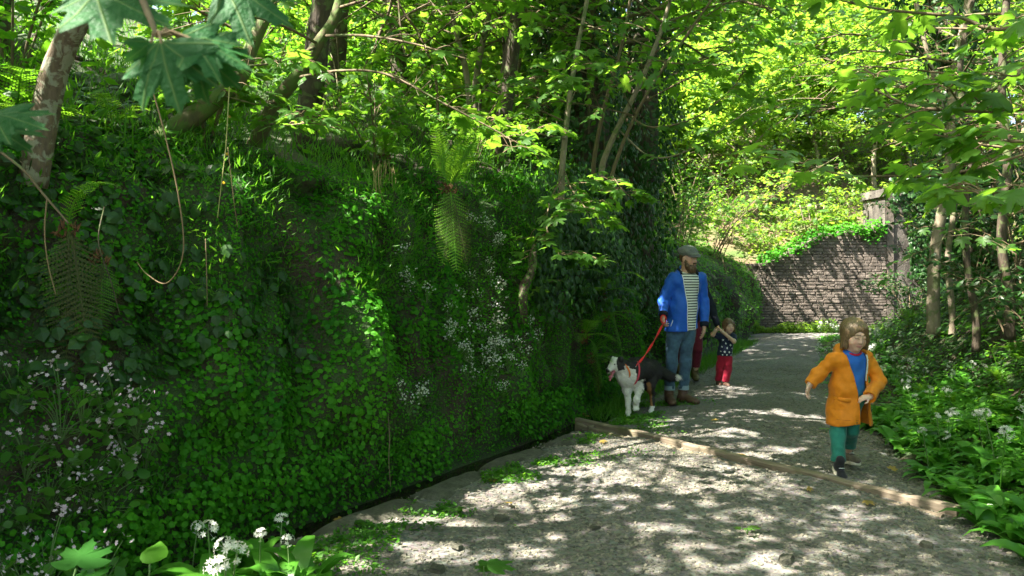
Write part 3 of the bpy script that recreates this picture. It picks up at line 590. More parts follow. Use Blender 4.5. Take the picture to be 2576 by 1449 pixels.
# ------------------------------------------------------------------ ferns
def frond_mesh(name, kind, mat, n=26, seed=0):
    r = np.random.default_rng(seed); t = np.linspace(0, 1, 60)
    if kind == 'arch': ang = np.interp(t, [0, .3, 1], [math.radians(70), math.radians(45), math.radians(-50)])
    elif kind == 'up': ang = np.interp(t, [0, .4, .8, .9, 1], [math.radians(82), math.radians(78), math.radians(62), math.radians(10), math.radians(-200)])
    elif kind == 'flat': ang = np.interp(t, [0, .2, 1], [math.radians(40), math.radians(15), math.radians(-28)])
    else: ang = np.interp(t, [0, .1, .25, 1], [math.radians(25), math.radians(-30), math.radians(-72), math.radians(-86)])
    ds = np.full(60, 1 / 59.); c = np.stack([0 * t, np.cumsum(np.cos(ang) * ds), np.cumsum(np.sin(ang) * ds)], -1); c -= c[0]
    tg = np.stack([0 * t, np.cos(ang), np.sin(ang)], -1); nm = np.stack([0 * t, -np.sin(ang), np.cos(ang)], -1)
    parts = [tube(c[::4], np.linspace(.010, .002, 15), 5)]
    m = 9; Vs, Fs, o = [], [], 0
    for k in range(n):
        s = .14 + .84 * (k / (n - 1)) ** .95; e = min(1.0, (s - .06) * 5) * (1 - s) ** .62 * {'up': .17, 'arch': .25, 'flat': .25, 'hang': .22}[kind] + .01
        if kind == 'up' and s > .86: e *= .5
        i = s * 59; a = np.array([np.interp(i, np.arange(60), c[:, q]) for q in range(3)]); tt_ = np.array([np.interp(i, np.arange(60), tg[:, q]) for q in range(3)]); nn_ = np.array([np.interp(i, np.arange(60), nm[:, q]) for q in range(3)])
        for sd in (-1, 1):
            d = unit(np.array([sd, 0, 0.]) + tt_ * .42 + nn_ * (.22 if kind != 'hang' else .05) + r.normal(0, .05, 3)); w = unit(np.cross(nn_, d) * sd)
            q = np.linspace(0, 1, m); cl = a + d * (q * e)[:, None] - nn_ * (.25 * e * q ** 2)[:, None]; wd = .0155 * (1 - q ** 1.6 * .85) * min(1, e * 9)
            tip1 = cl[:-1] + w * wd[:-1, None] + d * (e / m * .55); tip2 = cl[:-1] - w * wd[:-1, None] + d * (e / m * .55)
            V = np.vstack([cl, tip1, tip2]); j = np.arange(m - 1)
            F = np.vstack([np.stack([j, j + 1, m + j], -1), np.stack([j, 2 * m - 1 + j, j + 1], -1)]); Vs.append(V); Fs.append(F + o); o += len(V)
    V, F = merge([(np.vstack(Vs), np.vstack(Fs))] + parts); return make_mesh(name, V, F, mat, False)
FR = {k: [frond_mesh('frond', k, L_FERN, seed=s) for s in range(2)] for k in ('arch', 'up', 'flat', 'hang')}
FR_OLD = [frond_mesh('frond', 'hang', L_FERNOLD, seed=s) for s in range(2)]
CROWN = plain('fern_crown', (0.14, 0.06, 0.025), 0.9)
def fern(pos, face, kinds, size, label, group=None, old=0, spread=2.4, crown=True):
    f = thing('fern', label, 'fern', pos, group); a0 = math.atan2(face[1], face[0]) - math.pi / 2
    n = len(kinds)
    for k, kd in enumerate(kinds):
        a = a0 + (k / max(n - 1, 1) - .5) * spread + rng.normal(0, .12); me = (FR_OLD if kd == 'old' else FR[kd])[rng.integers(2)]; s = size * rng.uniform(.75, 1.15)
        tl = rng.normal(0, .10); M = Matrix.Rotation(a, 4, 'Z') @ Matrix.Rotation(tl, 4, 'Y') @ Matrix.Diagonal((s, s, s, 1)); add('frond', me, f, mtx=M)
    if crown:
        V = rand_unit(60) * [.05, .05, .07] * size * 1.6; tv, tf = NARROW; V, F = scatter(tv * [2, 1, 1], tf, frames(rand_unit(60), rand_unit(60) + up), V, np.full(60, .07 * size)); add('crown', make_mesh('crown', V, F, CROWN, False), f)
    return f
def cliff_fern(px, py, kinds, size, label, group=None, spread=2.4, lift=.03):
    p, n = cliff_hit(px, py); return fern(p + n * lift, -BN[row(p[1])] if abs(n[2]) > .9 else n[:2], kinds, size, label, group, spread=spread)
def splay_fern(pos, a0, spec, label, group=None):
    """spec: (kind, lean to the side, size, turn, flatten) per frond"""
    f = thing('fern', label, 'fern', pos, group)
    for kd, lean, sz, turn, fl_ in spec: add('frond', (FR_OLD if kd == 'old' else FR[kd])[rng.integers(2)], f, mtx=Matrix.Rotation(lean, 4, 'Y') @ Matrix.Rotation(a0 + turn, 4, 'Z') @ Matrix.Diagonal((sz, sz * fl_, sz, 1)))
    V = rand_unit(40) * [.045, .04, .04]; tv, tf = NARROW; V, F = scatter(tv * [1.2, 1, 1], tf, frames(rand_unit(40), rand_unit(40) + up), V, np.full(40, .05)); add('crown', make_mesh('crown', V, F, CROWN, False), f); return f
A0 = math.atan2(-.85, .25) - math.pi / 2
splay_fern(P(1130, 480, 5.95), A0, [('up', -.30, .60, .1, 1), ('up', -.16, .54, -.2, 1), ('up', .10, .50, .2, 1), ('up', .26, .62, -.1, 1), ('up', .42, .66, .1, 1), ('up', .34, .52, .3, 1), ('arch', -.1, .5, .9, 1), ('old', -.16, .66, .2, .5), ('hang', -.05, .72, 0, .5), ('old', .05, .62, -.2, .5), ('hang', .15, .66, .1, .5), ('old', .24, .5, .2, .5)], 'large fern with upright curled fronds above brown hanging ones on the cliff brow')
splay_fern(cliff_hit(110, 590)[0] + np.array([.14, -.08, 0]), A0 + .4, [('old', -.10, .80, .1, .5), ('old', .02, .86, -.15, .5), ('hang', .12, .74, .1, .5), ('arch', -.3, .5, .6, 1)], 'old fern with long rust-brown fronds hanging down the dark rock')
splay_fern(cliff_hit(200, 640)[0] + np.array([.12, -.06, 0]), A0 + .3, [('old', .16, .62, .1, .5), ('hang', .02, .5, -.1, .5)], 'smaller fern with narrow drooping fronds beside the trailing roots')
cliff_fern(40, 330, ['arch', 'flat', 'arch', 'flat', 'up'], .62, 'green arching fern under the lichen-covered trunk')
cliff_fern(300, 330, ['flat', 'arch', 'flat', 'arch'], .5, 'arching fern whose tips catch the sun on the cliff brow')
cliff_fern(570, 90, ['arch', 'flat', 'arch', 'up', 'flat'], .65, 'fern high on the slope above the cliff', 'ferns on the slope')
cliff_fern(860, 250, ['arch', 'flat', 'arch', 'up', 'flat'], .6, 'fern high on the slope above the cliff', 'ferns on the slope')
cliff_fern(960, 400, ['flat', 'arch', 'arch', 'flat', 'hang', 'old', 'old'], .6, 'fern with straw-brown dead fronds below its green ones on the cliff brow')
cliff_fern(1390, 430, ['arch', 'flat', 'arch', 'flat'], .5, 'fern at the foot of the slanting saplings')
for k, (px, py, s) in enumerate([(1450, 690, .6), (1500, 740, .62), (1455, 830, .62), (1520, 800, .55), (1480, 905, .5)]):
    cliff_fern(px, py, ['flat', 'arch', 'flat', 'hang', 'arch'] + (['old'] if k == 4 else []), s, 'soft green fern arching from the rock face behind the dog', 'ferns behind the dog', 2.2, lift=.12)
for k, (px, py, s) in enumerate([(1660, 640, .55), (1760, 600, .5), (1720, 560, .5)]):
    cliff_fern(px, py, ['flat', 'arch', 'flat', 'arch'], s, 'fern on the rock face behind the family', 'ferns behind the family', lift=.12)
for k, (px, py, s) in enumerate([(2405, 980, .5), (2330, 960, .42), (2500, 930, .5), (2540, 1010, .5), (2350, 800, .55), (2280, 770, .6), (2460, 800, .5), (2560, 860, .55)]):
    p, n = bank_hit(px, py + 30); fern(p, (-1, -.5), ['arch', 'up', 'arch', 'flat', 'arch', 'up'][: 5 + k % 2], s, ['bright fern standing among the wild garlic on the right bank', 'fern rooted in the shaded ivy of the right bank'][k > 3], ['ferns in the wild garlic', 'ferns on the ivied bank'][k > 3], spread=4.5)

# ------------------------------------------------------------------ wild garlic
def strip_leaf(L, w, n=7, lean=0.6, droop=1.6, cup=.25):
    t = np.linspace(0, 1, n); a = lean + (droop) * t ** 1.5; dy, dz = np.sin(a), np.cos(a); c = np.stack([0 * t, np.cumsum(dy) * L / n, np.cumsum(dz) * L / n], -1); c -= c[0]
    ww = w * np.sin(np.clip(.08 + t * .95, 0, 1) * math.pi) ** .8 * np.interp(t, [0, .25, 1], [.25, 1, 1]); V = []
    for s in (-1, 0, 1): V.append(c + np.stack([s * ww, -abs(s) * ww * cup * np.cos(a) * -1, abs(s) * ww * cup * np.sin(a)], -1))
    V = np.stack(V, 1); return V.reshape(-1, 3), grid_faces(n, 3)
def umbel(center, r=.028, n=13):
    Vs, Fs, o = [], [], 0
    for k in range(n):
        d = unit(rng.normal(size=3) + [0, 0, .7]); c = center + d * r; a = unit(np.cross(d, rng.normal(size=3))); b2 = np.cross(d, a)
        Vs.append(np.array([center, c, c + a * .0012])); Fs.append(np.array([[0, 1, 2]]) + o); o += 3
        for q in range(6):
            an = q / 6 * 6.283; e = a * math.cos(an) + b2 * math.sin(an); s = np.cross(d, e); V = np.array([c, c + e * .006 + s * .0026 + d * .001, c + e * .0125 + d * .003, c + e * .006 - s * .0026 + d * .001]); Vs.append(V); Fs.append(np.array([[0, 1, 2], [0, 2, 3]]) + o); o += 4
    return np.vstack(Vs), np.vstack(Fs)
g_leaf = [make_mesh('leaf', *(lambda t: (t[0], t[1]))(strip_leaf(l, w, lean=a, droop=d)), L_GARLIC) for l, w, a, d in ((.26, .030, .25, 1.5), (.3, .036, .4, 1.7), (.22, .032, .55, 1.3))]
g_head = [make_mesh('flower_head', *umbel(np.array([0, 0, .0]), .03, 15), L_WHITE, False) for _ in range(3)]
V, F = tube(catmull([(0, 0, 0), (.01, .0, .14), (.03, .01, .30)], 8), .0028, 5); g_stem = make_mesh('flower_stem', V, F, STEM)
def garlic_parts(pos, nl, heads, label, group, sc=1.0):
    g = thing('wild_garlic', label, 'wild garlic', pos, group, rng.random() * 6.28)
    for k in range(nl):
        s = sc * rng.uniform(.8, 1.2); add('leaf', g_leaf[rng.integers(3)], g, mtx=Matrix.Rotation(k * 2.4 + rng.normal(0, .3), 4, 'Z') @ Matrix.Diagonal((s, s, s, 1)))
    for k in range(heads):
        s = sc * rng.uniform(.85, 1.25); M = Matrix.Rotation(rng.random() * 6.28, 4, 'Z') @ Matrix.Rotation(rng.normal(0, .22), 4, 'X'); add('flower_stem', g_stem, g, mtx=M @ Matrix.Diagonal((s, s, s, 1)))
        h = M @ Vector((.03 * s, .01 * s, .30 * s)); add('flower_head', g_head[rng.integers(3)], g, mtx=Matrix.Translation(h) @ Matrix.Diagonal((sc * 1.05, sc * 1.05, sc * 1.05, 1)))
    return g
def garlic_joined(seed, nl=5, heads=1):
    parts = []
    for k in range(nl):
        V, F = strip_leaf(rng.uniform(.2, .32), rng.uniform(.026, .038), 6, rng.uniform(.2, .7), rng.uniform(1.2, 1.8)); a = k * 2.4 + rng.normal(0, .3); R = np.array([[math.cos(a), -math.sin(a), 0], [math.sin(a), math.cos(a), 0], [0, 0, 1]]); parts.append((V @ R.T, F))
    V, F = merge(parts); nleaf = sum(len(f) for f in F); me_parts = [(V, F)]
    for k in range(heads):
        a = rng.random() * 6.28; tipp = np.array([.05 * math.cos(a), .05 * math.sin(a), rng.uniform(.28, .36)])
        Vh, Fh = umbel(tipp, .026, 9); Vh = (Vh - tipp) * 1.25 + tipp; me_parts.append((Vh, Fh)); st = tube([(0, 0, 0), tipp * [.5, .5, .6], tipp], .003, 4, False); me_parts.append(st)
    V, F = merge(me_parts); me = make_mesh('wild_garlic', V, F, L_GARLIC, True); me.materials.append(L_WHITE)
    mi = np.zeros(sum(len(f) for f in F), np.int32)
    if heads and F[0].shape[1] == 3: mi[:len(F[0])] = 1
    me.polygons.foreach_set('material_index', mi); return me
# clump in the near left corner, growing at the ditch edge
for k, (px, py, d, h) in enumerate([(375, 1400, 2.6, 2), (350, 1425, 2.5, 1), (470, 1385, 2.9, 1), (565, 1340, 3.3, 2), (535, 1300, 3.6, 1), (690, 1320, 3.75, 1), (725, 1350, 3.7, 1), (620, 1350, 3.8, 0), (660, 1380, 3.7, 1), (740, 1400, 3.75, 0), (780, 1400, 3.8, 0), (590, 1380, 3.7, 0), (700, 1400, 3.6, 0), (530, 1400, 3.6, 0), (640, 1320, 4.0, 0), (480, 1360, 3.8, 1), (560, 1400, 3.5, 0), (430, 1400, 3.4, 0)]):
    p = P(px, py, d); sc_ = min(max(p[2], .28) / .31, 1.35) if h else 1.4; p[2] = 0.0; garlic_parts(p, 6, h, 'wild garlic with white star flowers at the near end of the ditch', 'wild garlic by the ditch', sc_)
gj = [garlic_joined(k, 5, 1 + k % 2) for k in range(4)] + [garlic_joined(9, 6, 0) for k in range(2)]
cnt = 0; tries = 0
while cnt < 370 and tries < 20000:
    tries += 1; ylo_, yhi_ = (4.0, 8.5) if cnt < 210 else (8.5, 18.4); i = rng.integers(int(np.argmin(abs(RC[:, 1] - ylo_))), int(np.argmin(abs(RC[:, 1] - yhi_)))); j = int(np.searchsorted(ro, rng.uniform(.06, 1.05 if RC[i, 1] < 9 else .95))); p = RV[i, j]; X, Y = project(p)
    if X > 2660 or vnoise(np.array([p * 1.1]), 300)[0] < -.5: continue
    far = p[1] > 8.5
    if not far and p[1] < 7.8 and cnt % 4 == 0 and X < 2576:
        garlic_parts(p - [0, 0, .02], 4, int(rng.random() < .12), 'wild garlic plant on the right verge beside the orange coat', 'wild garlic on the near right verge', rng.uniform(1.0, 1.4))
    else:
        o = add('wild_garlic', gj[(rng.integers(4) if rng.random() < .5 else rng.integers(4, 6)) if far else (rng.integers(4) if rng.random() < .10 else rng.integers(4, 6))], loc=tuple(p - [0, 0, .02]), label=['wild garlic plant on the right verge beside the orange coat', 'flowering wild garlic in the white-dotted drift along the far right verge'][far], cat='wild garlic', group=['wild garlic on the near right verge', 'wild garlic along the far right verge'][far])
        s = rng.uniform(.8, 1.25) * (1 if far else 1.2); o.scale = (s, s, s); o.rotation_euler = (rng.normal(0, .12), rng.normal(0, .12), rng.random() * 6.28)
    cnt += 1
for o in bpy.data.objects:
    if o.get('group') == 'wild garlic on the near right verge':
        fl_ = any(ch.name.startswith('flower_head') for ch in o.children) or (o.data is not None and o.data in gj[:4])
        o['label'] = 'wild garlic plant with white flower heads on the right verge beside the orange coat' if fl_ else 'flowerless broad-leaved wild garlic plant on the right verge beside the orange coat'
        if fl_: o['group'] = 'flowering wild garlic on the near right verge'
    elif o.get('group') == 'wild garlic along the far right verge' and o.data in gj[4:]:
        o['label'] = 'flowerless wild garlic plant in the drift along the far right verge'; o['group'] = 'flowerless wild garlic along the far right verge'
# ------------------------------------------------------------------ pink purslane: near clump and white-flowered plants on the cliff
def blossom(pos, R, s):
    tv = []; tf = []
    for q in range(5):
        a = q / 5 * 6.283; e = np.array([math.cos(a), math.sin(a), 0]); w = np.array([-math.sin(a), math.cos(a), 0]); k = len(tv)
        tv += [(0, 0, 0), tuple(e * .32 + w * .2 + [0, 0, .05]), tuple(e * .52 + w * .12 + [0, 0, .1]), tuple(e * .52 - w * .12 + [0, 0, .1]), tuple(e * .32 - w * .2 + [0, 0, .05])]; tf += [(k, k + 1, k + 2), (k, k + 2, k + 3), (k, k + 3, k + 4)]
    return scatter(np.array(tv), np.array(tf), R, pos, s)
def purslane_meshes(h, nst, nleaf, fs, ls, mat_f):
    st, fl, fr, lf, lr = [], [], [], [], []
    for k in range(nst):
        a = rng.random() * 6.28; r = rng.uniform(.2, .55) * h; e = np.array([r * math.cos(a), r * math.sin(a), h * rng.uniform(.6, 1.1)]); c = catmull([np.zeros(3), e * [.35, .35, .6], e], 7); st.append(tube(c, .0018, 4, False))
        for q in range(rng.integers(3, 7)): fl.append(e + rng.normal(0, .022, 3)); fr.append(unit(rng.normal(0, .6, 3) + [0, -.3, .7]))
    for k in range(nleaf):
        a = rng.random() * 6.28; r = rng.uniform(.1, .6) * h; p = np.array([r * math.cos(a), r * math.sin(a), rng.uniform(.05, .7) * h]); st.append(tube(catmull([np.zeros(3), p * [.4, .4, .7], p], 5), .0016, 4, False)); lf.append(p); lr.append(unit(rng.normal(0, .45, 3) + [0, -.25, .8]))
    fl, fr, lf, lr = map(np.array, (fl, fr, lf, lr)); V, F = merge(st); S_ = make_mesh('stems', V, F, STEM)
    V, F = blossom(fl, frames(fr, rand_unit(len(fl))), np.full(len(fl), fs)); B_ = make_mesh('blossoms', V, F, mat_f, False)
    L_ = leafmesh('leaves', ROUND, frames(lr, rand_unit(len(lf))), lf, rng.uniform(.7, 1.2, len(lf)) * ls, L_ROUND, True); return S_, B_, L_
pm = [purslane_meshes(.30, 5, 16, .019, .055, L_PINK) for _ in range(3)]; wm = [purslane_meshes(.15, 5, 10, .017, .03, L_WHITE) for _ in range(3)]
def purslane(pos, ms, label, group, s=1.0):
    g = thing('purslane', label, 'flowering plant', pos, group, rng.random() * 6.28); g.scale = (s, s, s)
    for nme, me in zip(('stems', 'blossoms', 'leaves'), ms): add(nme, me, g)
for px, py in [(60, 1010), (130, 1080), (190, 1040), (240, 1060), (300, 1040), (330, 1080), (40, 1160), (150, 1180), (230, 1170), (300, 1180), (100, 1240), (200, 1260), (20, 1290), (280, 1260), (350, 1190), (400, 1230), (60, 1330), (180, 1340), (250, 1330)]:
    p, n = cliff_hit(px, py + 40); purslane(p + n * .02, pm[rng.integers(3)], 'pink purslane with round leaves at the dark foot of the cliff', 'pink purslane at the cliff foot', rng.uniform(.8, 1.15))
for _ in range(15):
    x, y = rng.uniform(-2.3, -1.75), rng.uniform(2.95, 3.5); purslane((x, y, rng.uniform(-.08, .1)), pm[rng.integers(3)], 'pink purslane with round leaves at the dark foot of the cliff', 'pink purslane at the cliff foot', rng.uniform(.9, 1.2))
for px, py, n in [(1205, 590, 4), (1000, 720, 4), (1050, 760, 3), (1180, 760, 3), (1220, 700, 5), (1250, 660, 4), (1200, 850, 7), (1260, 870, 8), (1240, 920, 7), (1290, 920, 5), (1170, 880, 5), (1280, 980, 3), (1040, 1040, 4), (1060, 1000, 3), (1210, 960, 4), (1300, 800, 3), (1320, 860, 3)]:
    for _ in range(n):
        p, nn = cliff_hit(px + rng.normal(0, 28), py + rng.normal(0, 30)); purslane(p + nn * .02, wm[rng.integers(3)], 'small white-flowered plant rooted in the mossy cliff below the large fern', 'white flowers on the cliff', rng.uniform(.7, 1.15))
# ------------------------------------------------------------------ broad-leaved plants in the near corner and hanging stems
def leafy_plant(pos, leaves, label, name='hogweed', cat='plant', tmpl=SYC, mat=L_SYC_BIG, group=None):
    g = thing(name, label, cat, pos, group); me = make_mesh('leaf', tmpl[0], tmpl[1], mat, True)
    for (dx, dy, dz, s, yaw, pitch) in leaves:
        e = np.array([dx, dy, dz]); V, F = tube(catmull([np.zeros(3), e * [.3, .3, .7], e], 7), .003, 5); st = add('stalk', make_mesh('stalk', V, F, STEM), g)
        add('leaf', me, g, mtx=Matrix.Translation(tuple(e)) @ Matrix.Rotation(yaw, 4, 'Z') @ Matrix.Rotation(pitch, 4, 'X') @ Matrix.Diagonal((s, s, s, 1)))
leafy_plant(P(140, 1440, 2.6) * [1, 1, 0] + [0, 0, .0], [(-.1, .0, .44, .15, 1.2, .5), (.05, -.05, .48, .17, -.6, .45), (.16, .02, .40, .15, -1.6, .3), (-.05, -.15, .34, .16, 2.6, .5), (.12, -.16, .3, .15, -2.4, .4), (0, .12, .5, .15, .1, .6), (.25, -.1, .35, .13, -1.9, .2), (-.2, .05, .38, .15, 1.9, .3), (.3, .05, .42, .13, -1.2, .3)], 'broad lobed hogweed leaves in the dark near corner of the bank', mat=leaf_mat('hogweed_leaf', (0.012, 0.07, 0.010), (0.025, 0.11, 0.014), (0.05, 0.22, 0.02), (0.08, 0.28, 0.02), 0.3, 0.75, spec=.08))
leafy_plant(P(370, 1430, 2.75) * [1, 1, 0], [(0, .02, .50, .15, .2, .5), (.07, -.02, .46, .14, -1.2, .3), (-.05, -.02, .43, .13, 1.4, .3), (.12, -.08, .36, .15, -1.7, .2), (.02, -.1, .35, .13, 2.9, .4)], 'upright ash seedling with pointed leaflets beside the garlic', 'ash_seedling', 'seedling', OVATE, L_HERB)
g0 = G(1222, 1440); leafy_plant((g0[0], g0[1] - .25, 0), [(.0, -.02, .13, .17, -1.0, .15), (.05, .03, .10, .12, .6, .2)], 'bright sycamore seedling leaf low over the gravel', 'sycamore_seedling', 'seedling')
for k, (px, py) in enumerate([(1150, 1290), (1240, 1215), (905, 1330), (1090, 1330), (2080, 1095), (1880, 1350)]):
    g0 = G(px, py); leafy_plant((g0[0], g0[1], path_z(g0[0], g0[1])), [(.03, 0, .04, .06, .5 + k, .2), (-.03, .01, .035, .05, 2.5 + k, .2), (.0, -.03, .05, .055, 4.2 + k, .2)], 'tiny sycamore seedling sprouting from the gravel', 'sycamore_seedling', 'seedling', SYC, L_SYC, 'seedlings on the gravel')
def hang(name, pts, r, label, mat=VINE, leaves=0, cat='vine'):
    W = [P(*q) for q in pts]; c = catmull(W, 40); b0 = c[0].copy(); V, F = tube(c - b0, np.linspace(r, r * .6, 40) * .6, 6, rough=.2); g = thing(name, label, cat, b0); add('stem', make_mesh('stem', V, F, mat), g)
    if leaves:
        me = make_mesh('leaf', LEAF6[0], LEAF6[1], L_YELLOW)
        for k in range(leaves):
            q = c[int(6 + k * 30 / leaves)] - b0
            for s in (-1, 1): add('leaf', me, g, mtx=Matrix.Translation(tuple(q)) @ Matrix.Rotation(s * 1.4, 4, 'Y') @ Matrix.Diagonal((.03, .03, .03, 1)))
hang('hanging_vine', [(365, 165, 3.7), (410, 320, 3.72), (450, 500, 3.72), (460, 640, 3.75), (420, 712, 3.78), (370, 690, 3.85), (345, 660, 3.9)], .0062, 'long bare brown vine looping down and back to the mossy rock')
hang('honeysuckle_stem', [(584, 120, 4.3), (575, 250, 4.3), (568, 370, 4.3), (556, 470, 4.3), (547, 548, 4.3)], .006, 'thin pale hanging stem with paired yellow leaves', plain('pale_stem', (.3, .3, .1), .6), 4)
hang('dry_vine', [(573, 370, 4.6), (582, 450, 4.6), (590, 520, 4.6), (598, 572, 4.6)], .004, 'short thin dry vine beside the yellow-leaved one')
hang('broken_stick', [(-60, 340, 3.2), (50, 420, 3.2), (110, 490, 3.22), (172, 562, 3.22)], .011, 'broken stick slanting down at the dark left brow', BARK_TWIG)
hang('root', [(118, 500, 3.5), (112, 580, 3.5), (120, 660, 3.5), (140, 740, 3.5)], .006, 'reddish root dangling from the dark left brow')
for k_, (a_, b_) in enumerate([(262, 520)]):
    hang('root', [(a_, b_, 3.75), (a_ + rng.normal(0, 9), b_ + 90, 3.7), (a_ + rng.normal(0, 14), b_ + 190, 3.72), (a_ + rng.normal(0, 18), b_ + 270, 3.76)], .0055, 'dark thin root trailing down the left rock', BARK_DARK, 0, 'root')
hang('bare_vine', [(517, 600, 4.45), (520, 700, 4.4), (521, 770, 4.4)], .005, 'thin bare vine below the yellow-leaved one')
hang('dead_stalk', [(976, 1040, 5.5), (980, 1100, 5.4), (978, 1160, 5.35), (983, 1225, 5.3)], .006, 'brown dead stalk rising from the ditch', BARK_TWIG)
for k in range(22):
    px, py = rng.uniform(935, 990), rng.uniform(395, 440); p, n = cliff_hit(px, py + 30); d = p[1] - .12
    hang('dead_frond_stalk', [(px, py, d), (px + rng.normal(0, 6), py + 40, d - .05), (px + rng.normal(0, 8), py + rng.uniform(60, 110), d - .03)], .004, 'straw-coloured dead frond stalks hanging in a tuft from the brow', plain('straw', (.36, .27, .12), .8) if k == 0 else bpy.data.materials['straw'], 0, 'dead stalk')
for o in bpy.data.objects:
    if o.name.startswith('dead_frond_stalk'): o['group'] = 'straw tuft on the brow'
for o in bpy.data.objects:
    if o.name.startswith('root') and o.get('label', '').startswith('dark thin'): o['group'] = 'roots trailing down the left rock'
# mossy root lobes hanging at the dark left end
def lobe(pts, r, label, mat=BARK_DARK, name='mossy_root', cat='root', rough=.85):
    c = catmull([P(*q) for q in pts], 30); b0 = c[0].copy(); V, F = tube(c - b0, r * (.2 + .9 * np.sin(np.linspace(.03, .97, 30) * math.pi) ** .6), 14, rough=rough, seed=int(pts[0][0])); g = thing(name, label, cat, b0); add('wood', make_mesh('wood', V, F, mat), g)
    n = 700; k = rng.integers(0, len(V), n); nr = unit(V[k] - (c - b0)[np.clip(k // 14, 0, 29)]); add('moss_tuft', leafmesh('moss_tuft', LEAF4, frames(unit(nr + .7 * rand_unit(n)), rand_unit(n) - up), V[k] + nr * .004 + rng.normal(0, .008, (n, 3)), rng.uniform(.012, .026, n), L_MOSSY), g, kind='stuff')
0 and lobe([(310, 400, 3.98), (290, 520, 3.86), (300, 640, 3.82), (315, 780, 3.9)], .06, 'thick mossy root hanging beside the looped vine')
0 and lobe([(240, 410, 3.85), (215, 510, 3.72), (190, 620, 3.74)], .04, 'thin mossy root hanging left of the thick one')
lobe([(1345, 615, 7.4), (1335, 680, 7.2), (1318, 740, 7.15), (1322, 815, 7.25)], .035, 'bent mossy root standing out beside the white flowers')
# fallen leaves
fl_me = make_mesh('fallen_leaf', SYC[0], SYC[1], L_YELLOW, True)
for px, py in [(1872, 1153), (2178, 1280), (1240, 1212), (1290, 1275), (2030, 1250), (1510, 1120), (1795, 1078), (2240, 1190), (1475, 1044), (1480, 1052), (860, 1318)]:
    g0 = G(px, py); o = add('fallen_leaf', fl_me, loc=(g0[0], g0[1], max(path_z(g0[0], g0[1]), -.03) + .03), label='small yellowed leaf fallen on the gravel', cat='leaf', group='fallen leaves'); s = rng.uniform(.05, .085); o.scale = (s, s, s); o.rotation_euler = (rng.normal(0, .2), rng.normal(0, .2), rng.random() * 6.28)
# ------------------------------------------------------------------ trees
# where the photograph shows the lane in sun: gaps in the leaf canopy are placed up the sun's path from there
LIT = [(1650, 1095, 330, 28, .9), (1850, 1150, 330, 45, .9), (1500, 1220, 420, 45, .8), (1950, 1230, 300, 40, .8), (1350, 1370, 430, 60, .75), (1560, 1420, 420, 40, .8), (2180, 1330, 260, 40, .7), (2060, 1060, 160, 18, .8), (1940, 882, 110, 8, .95), (1930, 912, 110, 7, .95), (1760, 1030, 90, 8, .7), (2500, 1390, 140, 50, .8), (2070, 1140, 120, 40, .6), (1900, 848, 120, 5, .6)]
LITG = []
for px, py, rx_, ry_, w in LIT:
    c = G(px, py); e = G(px, max(py - ry_, HY + 60)); LITG.append((c[0], c[1], rx_ / F_PX * c[1], max(abs(e[1] - c[1]), .12), w))
def sun_foot(p): return p - SUN_DIR * (p[..., 2:3] / SUN_DIR[2])
def lit_at(p):
    g = sun_foot(p); r = np.zeros(g.shape[:-1])
    for x, y, a, b_, w in LITG: r = np.maximum(r, w * np.clip(1.6 - 1.6 * (((g[..., 0] - x) / a) ** 2 + ((g[..., 1] - y) / b_) ** 2), 0, 1))
    return r
def sky_open(p):
    """1 where the canopy must stay open so that the far wall and hillside get sun"""
    g = sun_foot(p); return np.clip((g[..., 1] - 17.2) / 1.2, 0, 1)
BEAMS = [(P(1110, 390, 6.0), .5), (P(1170, 400, 6.0), .45), (P(950, 540, 5.8), .16), (P(720, 300, 4.9), .4), (P(1150, 300, 5.3), .45), (P(1000, 210, 5.4), .5), (P(1280, 350, 5.2), .45), (P(850, 180, 5.5), .5), (P(620, 180, 4.8), .45), (P(1420, 560, 7.3), .35), (P(1330, 250, 7.2), .4), (P(1180, 130, 9), .9), (P(1450, 250, 7.6), .35), (P(170, 130, 4.1), .25), (P(420, 250, 4.2), .2)]
def in_beam(p):
    r = np.zeros(len(p), bool)
    for c, rad in BEAMS:
        w = p - c; t = w @ -SUN_DIR; r |= (t > .35) & (np.linalg.norm(w + t[:, None] * SUN_DIR, axis=1) < rad)
    return r
LEAF_ME = [make_mesh('leaf', t[0], t[1], L_SYC, True) for t in (SYC, SYC2)]
LEAF_BIG = [make_mesh('leaf', t[0], t[1], L_NEAR, True) for t in (SYC, SYC2)]
def twig_leaves(c, n, size, flat=.35, reach=.12):
    """opposite leaf pairs along a twig polyline c -> positions, frames, sizes (leaf base sits at the end of its stalk)"""
    t = np.sort(rng.uniform(.12, 1, n)) * (len(c) - 1); i = np.minimum(t.astype(int), len(c) - 2); f = (t - i)[:, None]; p = c[i] * (1 - f) + c[i + 1] * f
    T = unit(c[i + 1] - c[i]); sd = np.where(np.arange(n) % 2, 1, -1)[:, None]; side = unit(np.cross(T, up)) * sd
    d = unit(side * rng.uniform(.3, 1.1, (n, 1)) + T * rng.uniform(.2, 1.0, (n, 1)) + rng.normal(0, .25, (n, 3)) + [0, 0, .1]); s = size * rng.uniform(.65, 1.25, n)
    pos = p + d * (reach * rng.uniform(.3, 1, (n, 1))); nr = unit(up + rng.normal(0, flat, (n, 3)) + d * .25); return pos, frames(nr, d), s, p
